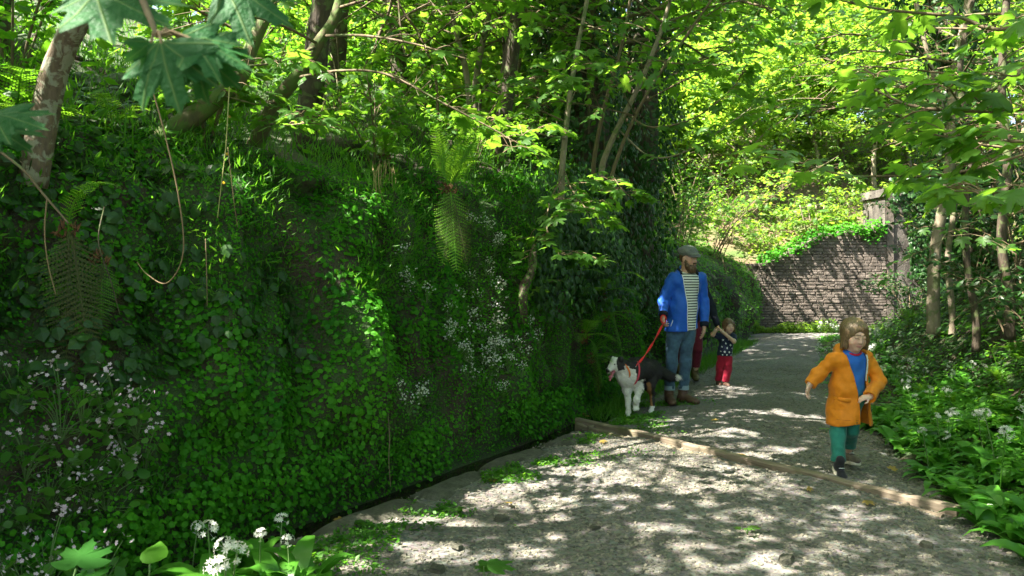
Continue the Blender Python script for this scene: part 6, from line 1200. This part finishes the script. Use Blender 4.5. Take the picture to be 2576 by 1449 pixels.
ff, ll, uu = HA; s = .92; at = lambda a, b_, d: hc + (ll * a + ff * b_ + uu * d) * s; HR = np.stack([ll, ff, uu], -1)
F = Field(hc - [.2, .2, .19], hc + [.2, .2, .2], .0048); F.ell(at(0, -.018, .035), np.array([.094, .108, .104]) * s, HR, .02)
F.cone(at(-.055, -.01, .03), hc + Z(-.068, .02, -.10), .050 * s, .036 * s, .04); F.cone(at(.055, -.01, .03), hc + Z(.075, .02, -.10), .050 * s, .040 * s, .04); F.cone(at(0, -.07, .02), hc + Z(0, .085, -.10), .075 * s, .06 * s, .05)
F.cone(at(.02, .085, .085), at(.080, .055, -.03), .022 * s, .024 * s, .02)
F.ell(at(-.006, .100, -.055), np.array([.056, .085, .100]) * s, HR, .012, 'cut'); F.ell(at(-.018, .125, .015), np.array([.036, .06, .05]) * s, HR, .015, 'cut'); F.limit(-(F.all()[..., 2] - hc[2] + .105 + .012 * np.sin(F.all()[..., 0] * 160)))
g = F.all() - hc; ang = np.arctan2(g @ ll, -(g @ ff)); m = np.abs(F.F) < .02; q = np.stack([ang[m] * 9, g[m][:, 2] * 5, g[m][:, 0] * 0], -1); F.F[m] += (.0032 * fbm(q, 33, 2)).astype(np.float32); solid('hair', F, HAIR_BOY, boy, 1)
ORANGE = cloth('orange_coat', (.62, .20, .008), .14, 35, .6, .1); TEAL = cloth('teal_trousers', (.012, .15, .115), .35, 18); 
m, nt, b = material('blue_jersey'); sp = nd(nt, 'SeparateXYZ', i0=obj_co(nt)); nt.links.new(ramp(nt, math_(nt, 'ADD', sp.outputs[2], math_(nt, 'MULTIPLY', noise(nt, 8, 2), .02)), [(.60, (.02, .17, .22)), (.70, (.012, .12, .42)), (.92, (.012, .12, .5))]), b.inputs['Base Color']); b.inputs['Roughness'].default_value = .9; SHIRTB = m
F = Field((-.1, -.2, .5), (.26, .2, .97), .0052); F.cone((.07, 0, .83), (.06, -.005, .60), .108, .104, .03, (f, .80)); F.cone(shL + [.02, 0, -.01], shR + [-.02, 0, -.01], .045, .045, .05); F.cone((.07, 0, .86), neck, .07, .05, .04); F.ell(neck + [.0, -.03, .035], (.056, .065, .035), None, .01, 'cut'); F.limit(.60 - F.all()[..., 2]); F.wrinkle(.006, 13, 31); sb = solid('jersey', F, SHIRTB, boy, 2)
a = np.linspace(0, 2 * math.pi, 25)[:-1]; c = np.stack([neck[0] + .054 * np.cos(a), neck[1] - .012 + .060 * np.sin(a), neck[2] - .004 + .026 * np.sin(a)], -1); V, Fq = tube(np.vstack([c, c[:2]]), .0085, 6, False); add('neckband', make_mesh('neckband', V, Fq, cloth('crimson_rib', (.45, .01, .03), .2)), sb)
J = Field((-.34, -.33, .34), (.40, .3, 1.0), .0062); J.cone((.07, .01, .84), (.065, .02, .66), .124, .134, .04, (f, .9)); J.cone((.065, .02, .66), (.06, .03, .385), .134, .168, .04, (f, .88)); J.cone(shL + [.015, 0, -.008], shR + [-.015, 0, -.008], .052, .052, .05); J.cone((.075, .03, .87), neck + [0, .03, .0], .085, .066, .03)
J.wrinkle(.011, 10, 37); J.wrinkle(.005, 26, 43, 1); J.shell(.0155); g = J.all(); X, Y, ZZ = g[..., 0], g[..., 1], g[..., 2]; zk = [.36, .40, .50, .62, .75, .86, .92, .97]
exL, exR = [.088, .086, .085, .075, .045, .01, -.005, -.012], [.175, .185, .185, .17, .165, .175, .165, .15]; eL, eR = np.interp(ZZ, zk, exL), np.interp(ZZ, zk, exR)
J.limit(-np.maximum(np.maximum(eL - X, X - eR), Y + .0).clip(-.05, 9)); J.ell(neck + [.0, -.02, .075], (.064, .075, .075), None, .01, 'cut')
def coat_edge(ex, z0, z1, dx):
    o = []
    for z in np.linspace(z0, z1, 40):
        x = np.interp(z, zk, ex); y = J.front(x + dx, z)
        if y is not None and y < .03: o.append((x, y, z))
    o = np.array(o)
    for _ in range(3): o[1:-1, 1] = (o[:-2, 1] + o[1:-1, 1] + o[2:, 1]) / 3
    return o
el_, er_ = coat_edge(exL, .39, .90, -.012), coat_edge(exR, .39, .90, .012)
J.limit(.375 + .012 * np.sin(X * 22) - ZZ); SL = Field((-.34, -.33, .34), (.40, .3, 1.0), .0062)
for sh, el, wr in ((shL, elL, wrL), (shR, elR, wrR)): SL.chain([sh, el, wr], [.050, .048, .042], .03)
SL.wrinkle(.009, 14, 41); SL.wrinkle(.0045, 32, 43, 1); J.put((slice(None),) * 3, SL.F, .015)
for wr, el in ((wrL, elL), (wrR, elR)): d = unit(wr - el); J.cone(wr + d * .03, wr + d * .10, .05, .05, .005, None, 'cut')
ct = solid('raincoat', J, ORANGE, boy, 1)
F = Field((-.2, -.15, .78), (.36, .3, 1.02), .005); F.cone(neck + [-.10, .0, -.035], neck + [-.06, .07, .0], .034, .04, .03); F.cone(neck + [-.06, .07, .0], neck + [.07, .08, .0], .04, .04, .03); F.cone(neck + [.07, .08, .0], neck + [.13, .0, -.04], .04, .032, .03); F.ell(neck + [.02, .10, -.04], (.13, .06, .06), None, .04); F.ell(neck + [0, -.03, .06], (.066, .09, .085), None, .01, 'cut'); F.wrinkle(.005, 18, 47); solid('hood', F, ORANGE, ct, 2)
LIN = cloth('navy_lining', (.012, .02, .03), .2); TRM = plain('pale_tape', (.55, .6, .52), .6)
def ribbon(o, w, dy=0.0):
    V = np.stack([o + [0, dy, 0], o + w + [0, dy, 0], o + w + [0, dy + .006, 0], o + [0, dy + .006, 0]], 1); n = len(o); F = np.vstack([np.stack([np.arange(n - 1) * 4 + a_, np.arange(1, n) * 4 + a_, np.arange(1, n) * 4 + (a_ + 1) % 4, np.arange(n - 1) * 4 + (a_ + 1) % 4], -1) for a_ in range(4)]); return V.reshape(-1, 3), F
hi = er_[er_[:, 2] > .70]; V, Fq = ribbon(hi + [-.004, .0, 0], np.array([-.038, .012, 0]), -.002); add('lining', make_mesh('lining', V, Fq, LIN), ct); V, Fq = ribbon(hi + [.004, 0, 0], np.array([-.012, 0, 0]), -.008); add('facing_tape', make_mesh('facing_tape', V, Fq, TRM), ct)
for o_ in (el_, er_): V, Fq = tube(o_, .004, 6); add('front_edge', make_mesh('front_edge', V, Fq, ORANGE), ct)
pk = [(x, (J.front(x, .56 + .02 * (x < -.03)) or -.13) - .003, .585 - .05 * (x + .07)) for x in np.linspace(-.07, .03, 9)]; pk = np.array(pk); pk[:, 1] = np.polyval(np.polyfit(pk[:, 0], pk[:, 1], 2), pk[:, 0]) - .004; V, Fq = ribbon(pk, np.array([0, -.003, -.032])); add('pocket_flap', make_mesh('pocket_flap', V, Fq, ORANGE), ct)
hm = [(x, (J.front(x, .42) or -.14) - .0015, .42) for x in np.linspace(-.07, .075, 12)]; hm = np.array(hm); hm[:, 1] = np.polyval(np.polyfit(hm[:, 0], hm[:, 1], 2), hm[:, 0]) - .001; V, Fq = tube(hm, .0022, 5); add('hem_seam', make_mesh('hem_seam', V, Fq, cloth('orange_seam', (.4, .12, .005), .2)), ct)
yb = J.front(.06, .42) or -.15; V, Fq = tube(np.array([(.06, yb - .006, .405), (.06, yb + .004, .405)]), .006, 10); add('snap_button', make_mesh('snap_button', V, Fq, plain('brass', (.25, .12, .03), .4, .6)), ct)
F = Field((-.18, -.28, .09), (.24, .36, .68), .0062); F.cone((.06, .0, .63), (.06, .0, .55), .10, .105, .03, (f, .8)); F.chain([hpL, knL, anL + (knL - anL) * .14], [.066, .057, .05], .02); F.chain([hpR, knR, anR + (knR - anR) * .16], [.066, .056, .047], .02); F.wrinkle(.006, 17, 53); F.wrinkle(.003, 36, 54, 1)
g = F.all(); F.limit(np.where(g[..., 1] < .08, .125, .145) - g[..., 2]); solid('trousers', F, TEAL, boy, 1)
BLK = cloth('black_canvas', (.015, .016, .02), .3); PALE = plain('pale_rubber', (.55, .52, .40), .6); TAN = cloth('grey_canvas', (.13, .11, .08), .3)
def shoe(parent, an, toe, L, pitch, mat):
    F = Field((-.08, -.2, -.09), (.08, .1, .09), .0042); boot(F, Z(0, 0, 0), (0, -1), L, .032, .045); F.limit(-.062 - F.all()[..., 2]); V, Q = F.mesh(); V = smooth_mesh(V, Q, 1); M = Matrix.Translation(tuple(an)) @ Matrix.Rotation(math.atan2(toe[0], -toe[1]), 4, 'Z') @ Matrix.Rotation(-pitch, 4, 'X')
    o = add('shoe', make_mesh('shoe', V, Q, mat), parent, mtx=M); S_ = Field((-.08, -.2, -.12), (.08, .1, .02), .004); R = np.eye(3); S_.cone((0, .02, -.064), (0, -.095, -.064), .034, .040, .01); S_.limit(np.abs(S_.all()[..., 2] + .062) - .013); V, Q = S_.mesh(); add('sole', make_mesh('sole', V, Q, PALE), o)
    for q in range(4): V, Fq = tube([(-.02, -.035 - .014 * q, .022 - .011 * q), (0, -.04 - .014 * q, .026 - .011 * q), (.02, -.035 - .014 * q, .022 - .011 * q)], .0026, 5); add('lace', make_mesh('lace', V, Fq, WHITE_TRIM if q % 2 else BLK), o)
    return o
so = shoe(boy, anL + [0, -.02, .012], (-.05, -1), .205, -.55, BLK); so2 = shoe(boy, anR + [0, .0, -.01], (.12, -1), .20, .12, TAN)
V, Fq = tube(np.array([anR + [0, .005, .07], anR + [0, 0, .03]]), .034, 12); add('sock', make_mesh('sock', V, Fq, BLK), boy)
V, Fq = tube([(0, .0, -.0755), (0, -.05, -.0755), (0, -.09, -.0755)], [.02, .03, .03], 10); V[:, 2] = -.0755 + (V[:, 2] + .0755) * .06; add('tread', make_mesh('tread', V, Fq, SOLE), so)
# ------------------------------------------------------------------ the toddler in the starry top
TX, TY = (1640 + 985 / 2.498) * 2576 / 2880, 10.62; TX = (TX - CX) / F_PX * TY
tod = thing('person', 'toddler in a navy top with white stars and red trousers holding a grown-up hand', 'person', (TX, TY, 0))
hc = Z(.065, -.03, .805); HA = axes(.12, .02, .05); neck = Z(.05, 0, .70); f, l, u = axes(.15)
shL, shR = Z(-.045, .0, .665), Z(.13, .0, .66); elL, wrL = Z(-.150, -.03, .690), Z(-.115, -.07, .745); elR, wrR = Z(.115, -.10, .605), Z(-.035, -.13, .725)
hpL, knL, anL = Z(-.02, 0, .38), Z(-.045, -.01, .22), Z(-.055, .03, .07); hpR, knR, anR = Z(.06, 0, .38), Z(.045, -.05, .22), Z(.015, -.06, .07)
F = Field((-.25, -.25, 0), (.24, .2, .95), .0062); F.cone((.045, 0, .62), (.02, 0, .38), .082, .082, .03, (f, .8)); F.cone(shL, shR, .036, .036, .03); F.cone((.045, 0, .64), neck, .05, .036, .03)
for sh, el, wr in ((shL, elL, wrL), (shR, elR, wrR)): F.chain([sh, el, wr], [.033, .027, .021])
for hp, kn, an in ((hpL, knL, anL), (hpR, knR, anR)): F.chain([hp, kn, an], [.052, .038, .024])
head(F, hc, HA, .76, neck, True); hand(F, wrL, (.6, -.2, .7), (.3, -.9, 0), .5, .9, 1); hand(F, wrR, (-.7, -.1, .6), (0, .8, .2), .5, .9, -1); solid('body', F, TINT, tod, 1, head_tint(hc, HA, .76, SKIN_C, (.55, .22, .2), (.16, .09, .05))); eyes(tod, hc, HA, .76)
ff, ll, uu = HA; s = .76; at = lambda a, b_, d: hc + (ll * a + ff * b_ + uu * d) * s; HR = np.stack([ll, ff, uu], -1)
F = Field(hc - .16, hc + .16, .004); F.ell(at(0, -.02, .03), np.array([.098, .112, .108]) * s, HR, .02)
for q in (-1, 1): F.cone(at(q * .07, -.01, .02), at(q * .088, -.01, -.085), .045 * s, .032 * s, .03)
F.cone(at(0, -.07, .0), at(0, -.07, -.09), .07 * s, .055 * s, .04); F.ell(at(0, .105, -.045), np.array([.058, .08, .090]) * s, HR, .012, 'cut'); F.wrinkle(.003, 50, 61); solid('hair', F, HAIR_TOD, tod, 1)
F = Field((-.14, -.2, .36), (.22, .16, .74), .0048); F.cone((.045, 0, .61), (.02, 0, .44), .096, .102, .03, (f, .85)); F.cone(shL, shR, .046, .046, .04); F.cone(shL, shL * .45 + elL * .55, .044, .042, .02); F.cone(shR, shR * .45 + elR * .55, .044, .042, .02); F.cone((.045, 0, .64), neck, .06, .042, .03); F.ell(neck + [0, -.02, .02], (.045, .05, .02), None, .01, 'cut'); F.limit(.405 - F.all()[..., 2]); F.wrinkle(.004, 18, 67); ST = F; st = solid('star_top', F, cloth('navy_jersey', (.012, .02, .05), .25), tod, 2)
sv = np.array([[math.sin(k * math.pi / 5) * (1 if k % 2 == 0 else .45), 0, math.cos(k * math.pi / 5) * (1 if k % 2 == 0 else .45)] for k in range(10)]); sv = np.vstack([[[0, -.12, 0]], sv]); sf = np.array([(0, 1 + (k + 1) % 10, 1 + k) for k in range(10)]); star_me = make_mesh('star', sv, sf, WHITE_TRIM, False)
for x, z, r in ((-.02, .62, .018), (.05, .625, .016), (.10, .60, .017), (.01, .575, .019), (.075, .555, .02), (-.035, .53, .018), (.03, .515, .021), (.095, .51, .017), (-.005, .465, .019), (.06, .46, .02), (-.05, .47, .014), (.105, .455, .014), (.025, .425, .016), (.085, .42, .014), (-.03, .425, .014)):
    y = ST.front(x, z); 
    if y is not None: y2 = ST.front(x + .01, z) or y; yaw = math.atan2(y2 - y, .01); add('star', star_me, st, mtx=Matrix.Translation((x, y - .004, z)) @ Matrix.Rotation(yaw, 4, 'Z') @ Matrix.Rotation(x * 9, 4, 'Y') @ Matrix.Diagonal((r, r * .3, r, 1)))
CRIM = cloth('crimson_trousers', (.30, .008, .03), .3, 20); F = Field((-.14, -.16, .05), (.16, .14, .47), .0048); F.cone((.02, 0, .43), (.02, 0, .38), .092, .092, .02, (f, .85)); F.chain([hpL, knL, anL + [0, 0, .01]], [.062, .054, .047], .015); F.chain([hpR, knR, anR + [0, 0, .01]], [.062, .054, .047], .015); F.wrinkle(.006, 20, 71); F.limit(.068 - F.all()[..., 2]); solid('trousers', F, CRIM, tod, 1)
for an, toe in ((anL, (-.1, -1)), (anR, (.1, -1))):
    F = Field(an - [.1, .16, .07], an + [.1, .1, .1], .0045); boot(F, an + [0, 0, -.014], toe, .165, .032, .05); F.limit(.002 - F.all()[..., 2]); solid('boot', F, BOOTM, tod, 1)
# ------------------------------------------------------------------ the grown-up half hidden behind the man
AX, AY = (1640 + 765 / 2.498) * 2576 / 2880, 11.0; AX = (AX - CX) / F_PX * AY
ad = thing('person', 'adult in navy top and maroon trousers mostly hidden behind the blue jacket', 'person', (AX, AY, 0))
hc = Z(-.035, -.02, 1.53); HA = axes(.2, .1); neck = Z(-.03, .0, 1.375); f, l, u = axes(.1); shL, shR = Z(-.19, 0, 1.31), Z(.145, 0, 1.32); elL, wrL = Z(-.24, .02, 1.06), Z(-.22, -.05, .83); elR, wrR = Z(.245, -.11, 1.05), Z(.262, -.33, .815); hpL, knL, anL = Z(-.10, 0, .83), Z(-.11, .10, .48), Z(-.13, .35, .22); hpR, knR, anR = Z(.05, 0, .83), Z(.065, -.05, .46), Z(.045, .02, .105)
F = Field((-.35, -.5, 0), (.42, .48, 1.66), .0105); F.cone((-.025, 0, 1.24), (-.02, 0, .88), .13, .13, .04, (f, .7)); F.cone(shL, shR, .052, .052, .04); F.cone((-.03, 0, 1.3), neck, .08, .052, .04)
for sh, el, wr in ((shL, elL, wrL), (shR, elR, wrR)): F.chain([sh, el, wr], [.05, .038, .026])
for hp, kn, an in ((hpL, knL, anL), (hpR, knR, anR)): F.chain([hp, kn, an], [.08, .055, .034])
head(F, hc, HA, .93, neck); hand(F, wrL, (0, -.2, -1), (.8, 0, 0), .88, .4, 1); hand(F, wrR, (.05, -.5, -.85), (-.7, -.4, 0), .88, .8, 1); solid('body', F, TINT, ad, 1, head_tint(hc, HA, .93, SKIN_C, (.5, .22, .2), (.06, .04, .02))); eyes(ad, hc, HA, .93)
ff, ll, uu = HA; at = lambda a, b_, d: hc + (ll * a + ff * b_ + uu * d) * .93; HR = np.stack([ll, ff, uu], -1); F = Field(hc - [.16, .16, .3], hc + .16, .005); F.ell(at(0, -.02, .03), np.array([.09, .105, .104]) * .93, HR, .02); F.cone(at(0, -.07, .0), at(0, -.07, -.12), .07, .05, .04); F.ell(at(0, .11, -.04), np.array([.06, .085, .1]) * .93, HR, .012, 'cut'); F.wrinkle(.003, 50, 81); solid('hair', F, HAIR_DARK, ad, 1)
F = Field((-.36, -.42, .76), (.42, .26, 1.45), .009); F.cone((-.025, 0, 1.24), (-.02, 0, .84), .15, .155, .04, (f, .78)); F.cone(shL, shR, .066, .066, .05); F.cone((-.03, .01, 1.3), neck, .09, .066, .04); F.ell(neck + [0, -.02, .06], (.065, .07, .05), None, .01, 'cut')
for sh, el, wr in ((shL, elL, wrL), (shR, elR, wrR)): F.chain([sh, el, wr], [.066, .055, .042], .03)
F.limit(.82 - F.all()[..., 2] * 1.0 - (F.all()[..., 0] > .19) * .1); F.wrinkle(.007, 10, 83); solid('jumper', F, NAVY, ad, 1)
F = Field((-.25, -.2, .2), (.2, .5, .95), .009); F.cone((-.02, 0, .92), (-.02, 0, .82), .135, .14, .03, (f, .78)); F.chain([hpL, knL, anL + (knL - anL) * .2], [.095, .07, .052], .02); F.chain([hpR, knR, anR + (knR - anR) * .24], [.095, .07, .054], .02); F.wrinkle(.006, 12, 87); solid('trousers', F, MAROON, ad, 1)
V, Fq = tube(np.array([anR + [0, 0, .02], anR + [0, 0, .14]]), [.043, .046], 14); add('sock', make_mesh('sock', V, Fq, cloth('grey_sock', (.08, .08, .08), .3)), ad); V, Fq = tube(np.array([anL + [0, 0, .0], anL + [0, -.02, .12]]), [.043, .046], 14); add('sock', make_mesh('sock', V, Fq, bpy.data.materials['grey_sock']), ad)
BOOT2 = leather('olive_boot', (.10, .075, .03))
for an, toe, li in ((anR, (-.1, -1), .0), (anL, (0, -1), -.06)): F = Field(an - [.14, .25, .16], an + [.14, .14, .14], .0055); boot(F, an, toe, .255, .05, .07, li); F.wrinkle(.003, 30, 89); solid('boot', F, BOOT2, ad, 1)
# ------------------------------------------------------------------ the collie
DX, DY = (1589 - CX) / F_PX * 8.55, 8.55
dog = thing('dog', 'black and white collie with open mouth straining ahead on a red leash', 'dog', (DX, DY, 0))
D = lambda zx, zy, y: np.array([(zx - 700) / 1887., y, (1325 - zy) / 1887.])
F = Field((-.40, -.42, 0), (.62, .40, .76), .0062)
F.cone(D(700, 420, -.08), D(900, 420, .03), .125, .118, .05); F.cone(D(900, 430, .03), D(1130, 470, .17), .112, .10, .05); F.ell(D(620, 560, -.12), (.105, .10, .125), None, .05); F.ell(D(1150, 480, .17), (.10, .10, .11), None, .04)
F.cone(D(640, 420, -.11), D(400, 320, -.20), .105, .078, .05); F.ell(D(500, 520, -.17), (.085, .08, .10), None, .05)
hf = unit(np.array([-.62, -.72, -.28])); hl = unit(np.cross(hf, [0, 0, 1.])); hu = np.cross(hl, hf); HR = np.stack([hl, hf, hu], -1); hc = D(305, 275, -.235); at = lambda a, b_, d: hc + hl * a + hf * b_ + hu * d
F.ell(at(0, -.01, .01), (.062, .078, .06), HR, .03); F.cone(at(0, .05, -.008), at(0, .135, -.018), .040, .024, .02); F.ell(at(0, .138, -.010), (.020, .018, .018), HR, .01)
F.cone(at(0, .03, -.045), at(0, .105, -.098), .026, .013, .01)                       # lower jaw, hanging open
for q in (-1, 1): F.ell(at(q * .030, .052, .022), (.014, .012, .009), HR, .008, 'cut')
for q in (-1, 1): F.cone(at(q * .052, -.03, .045), at(q * .088, -.035, -.03), .026, .020, .015, (hf, .55)); F.cone(at(q * .05, -.04, .05), at(q * .075, -.02, .055), .022, .02, .02)
legs = [([D(560, 620, -.12), D(555, 820, -.15), D(590, 1010, -.15), D(588, 1240, -.16)], [.060, .040, .027, .026], D(560, 1300, -.19)),
        ([D(780, 620, -.06), D(800, 800, -.12), D(745, 1010, -.20), D(735, 1110, -.17)], [.062, .042, .028, .026], D(722, 1155, -.20)),
        ([D(1130, 560, .13), D(1060, 770, .05), D(1165, 960, .13), D(1140, 1200, .07)], [.090, .058, .028, .024], D(1100, 1288, .03)),
        ([D(1020, 600, .22), D(905, 810, .16), D(955, 930, .24), D(850, 1120, .18)], [.085, .052, .026, .023], D(800, 1175, .14))]
for pts, rs, paw in legs:
    F.chain(pts, rs, .025); F.cone(pts[-1], paw, rs[-1], .026, .015); R = np.eye(3); F.ell(paw + [0, -.004, -.002], (.029, .036, .022), None, .015)
    for q in (-1, 0, 1): F.cone(paw + [q * .016, -.018, .0], paw + [q * .018, -.034, -.008], .011, .010, .004)
tail = catmull([D(1230, 450, .24), D(1330, 520, .30), D(1480, 600, .32), D(1620, 660, .31), D(1770, 660, .29)], 12); F.chain(tail, [.034, .034, .036, .040, .044, .046, .046, .044, .040, .032, .022, .008], .02)
zmin = F.all()[..., 2]; F.limit(.004 - zmin); F.wrinkle(.006, 26, 91); F.wrinkle(.003, 70, 92, 1)
BLK_, WHT_, TAN_, PNK_ = np.array([.012, .011, .011]), np.array([.68, .66, .60]), np.array([.26, .12, .04]), np.array([.5, .16, .18])
def dog_tint(V):
    zx, zy = V[:, 0] * 1887 + 700, 1325 - V[:, 2] * 1887; col = np.tile(BLK_, (len(V), 1)); nz = vnoise(V * 22, 95) * 28; zx, zy = zx + nz, zy + nz * .7; w = V - hc; a, b_, c_ = w @ hl, w @ hf, w @ hu
    chest = (zx < 720) & (zy > 330 + np.clip(zx - 560, 0, 400) * .35); chest |= (zx < 960) & (zy > 600); chest |= (zx < 560) & (zy > 300); col[chest] = WHT_
    front = (zx < 880) & (zy > 620); col[front] = WHT_
    hind = (zx > 860) & (zy > 640); col[hind] = BLK_; ins = hind & (zy > 690) & (zy < 1200) & (V[:, 1] < .12) & (zx < 1150) & (zx > 1020) & (zx < 1075 + (zy - 700) * .18); col[ins] = TAN_; col[(zx > 1000) & (zy > 1190)] = WHT_; far = (zx > 740) & (zx < 1010) & (zy > 720) & (V[:, 1] > .11); col[far] = TAN_; col[far & (zy > 960)] = WHT_; col[far & (zy > 880) & (zx > 940)] = BLK_
    headm = (b_ > -.075) & (np.linalg.norm(w, axis=1) < .19) & (zx < 470); col[headm] = WHT_; ear = headm & (np.abs(a) > .036 + .3 * np.clip(b_, 0, .1)) & (b_ < .05) & (c_ > -.06); col[ear] = BLK_; bk = headm & (b_ < -.035) & (c_ > -.02) & (np.abs(a) > .012); col[bk] = BLK_
    col[(b_ > .142) & (np.abs(a) < .02) & (c_ > -.03)] = (.02, .018, .018); mouth = (b_ > .03) & (b_ < .14) & (np.abs(a) < .024) & (c_ < -.028) & (c_ > -.075 - .2 * b_) & (b_ > -c_ * .6); col[mouth] = PNK_
    col[zx > 1690] = WHT_; return col
FUR = tint_mat('dog_fur', .7, 0, .5, 220); V, Q = F.mesh(); V = smooth_mesh(V, Q, 1); tc = dog_tint(V); add('body', make_mesh('body', V, Q, FUR, True, None, tc), dog)
# fur: fine tapering strands lying back along the body
nrm = np.zeros_like(V); fn = np.cross(V[Q[:, 1]] - V[Q[:, 0]], V[Q[:, 3]] - V[Q[:, 0]]); 
for a in range(4): np.add.at(nrm, Q[:, a], fn)
nrm = unit(nrm); k = rng.integers(0, len(V), 42000); p, n_ = V[k], nrm[k]; flow = np.array([.75, .45, -.55]); flow = unit(flow - n_ * (n_ @ flow)[:, None] * .8); zy = 1325 - p[:, 2] * 1887; zx = p[:, 0] * 1887 + 700
ln = np.where(zx > 1250, .045, np.where((zy > 640) & (zy < 800), .034, np.where(zy > 850, .010, .022))); ln = np.where(np.linalg.norm(p - hc, axis=1) < .12, .009, ln) * rng.uniform(.5, 1.2, len(k)); ok = zy < 1270; p, n_, flow, ln, kk = p[ok], n_[ok], flow[ok], ln[ok], k[ok]
tipp = p + (flow * .85 + n_ * .38 + .18 * rand_unit(len(p))) * ln[:, None]; sd = unit(np.cross(flow, n_)) * .0016; FV = np.stack([p - sd, p + sd, tipp], 1).reshape(-1, 3); add('fur', make_mesh('fur', FV, np.arange(len(FV)).reshape(-1, 3), FUR, False, None, np.repeat(np.clip(tc[kk] * rng.uniform(.8, 1.25, (len(kk), 1)), 0, 1), 3, 0)), dog, kind='stuff')
V, Fq = uv_ball(10, 8)
for q in (-1, 1): add('eye', make_mesh('eye', V, Fq, plain('dog_eye', (.03, .018, .01), .15)), dog, mtx=mtx(HR * np.array([.010, .008, .008]), at(q * .030, .052, .020), 1))
add('nose', make_mesh('nose', V, Fq, plain('dog_nose', (.012, .011, .012), .3)), dog, mtx=mtx(HR * np.array([.018, .014, .015]), at(0, .153, -.006), 1))
T_ = Field(hc - .25, hc + .2, .003); T_.cone(at(0, .04, -.052), at(.002, .112, -.098), .016, .016, .01, (hu, .4)); T_.cone(at(.002, .112, -.098), at(.004, .128, -.125), .016, .013, .01, (hf, .45)); solid('tongue', T_, plain('tongue', (.52, .14, .17), .35), dog, 2)
# harness
hn = add('harness', None, dog); hn.empty_display_size = .05; hn.name = 'harness'
def loop(c, ax, rx_, rz_, w, mat, name, par, n=36):
    ax = unit(np.asarray(ax, float)); e1 = unit(np.cross(ax, [0, 0, 1.])); e2 = np.cross(e1, ax); a = np.linspace(0, 2 * math.pi, n + 1); o = c + np.outer(np.cos(a), e1) * rx_ + np.outer(np.sin(a), e2) * rz_; out = unit(o - c); V = np.stack([o - ax * w, o + ax * w, o + ax * w + out * .004, o - ax * w + out * .004], 1); F_ = np.vstack([np.stack([np.arange(n) * 4 + q, np.arange(1, n + 1) * 4 + q, np.arange(1, n + 1) * 4 + (q + 1) % 4, np.arange(n) * 4 + (q + 1) % 4], -1) for q in range(4)]); return add(name, make_mesh(name, V.reshape(-1, 3), F_, mat, False), par)
bpy.data.objects.remove(hn); PINKW = cloth('pink_webbing', (.62, .06, .10), .3, 70)
hn = loop(D(655, 480, -.115), (-.80, -.50, .25), .125, .150, .010, PINKW, 'harness', dog)
loop(D(470, 420, -.19), (-.75, -.55, -.35), .098, .100, .010, cloth('orange_collar', (.75, .18, .03), .2, 70), 'collar', dog); RING = plain('steel_ring', (.5, .5, .5), .3, 1.0); ra = D(690, 372, -.205); V, Fq = tube([ra, ra + [.008, -.002, .012], ra + [.022, -.004, .028]], .004, 6); add('clip', make_mesh('clip', V, Fq, RING), hn)
# leash from the man's hand to the harness, slightly twisted webbing
hb = np.array([DX, DY, 0]) + ra + [.022, -.004, .028]; ht = np.array([MX, MY, 0]) + wrL_m + np.array([-.008, -.045, -.085])
t = np.linspace(0, 1, 60); c = hb[None] * (1 - t[:, None]) + ht[None] * t[:, None]; c[:, 2] -= .035 * np.sin(t * math.pi); tw = 1.2 + t * 9; ax = unit(ht - hb); e1 = unit(np.cross(ax, [0, 0, 1.])); e2 = np.cross(e1, ax); w = (np.outer(np.cos(tw), e1) + np.outer(np.sin(tw), e2)) * .012; n_ = np.cross(w / .012, ax) * .0018
LV = np.stack([c - w - n_, c + w - n_, c + w + n_, c - w + n_], 1); LF = np.vstack([np.stack([np.arange(59) * 4 + q, np.arange(1, 60) * 4 + q, np.arange(1, 60) * 4 + (q + 1) % 4, np.arange(59) * 4 + (q + 1) % 4], -1) for q in range(4)])
ls = thing('leash', 'twisted red webbing leash running from the hand to the dog harness', 'leash', tuple(hb)); add('strap', make_mesh('strap', LV.reshape(-1, 3) - hb, LF, RED, False), ls)
a = np.linspace(0, 2 * math.pi, 26); hl_ = ht - hb + np.stack([.030 * np.cos(a), .012 * np.sin(a) - .004, .045 + .045 * np.sin(a)], -1); V, Fq = tube(hl_, .006, 6, False); add('hand_loop', make_mesh('hand_loop', V, Fq, RED), ls)
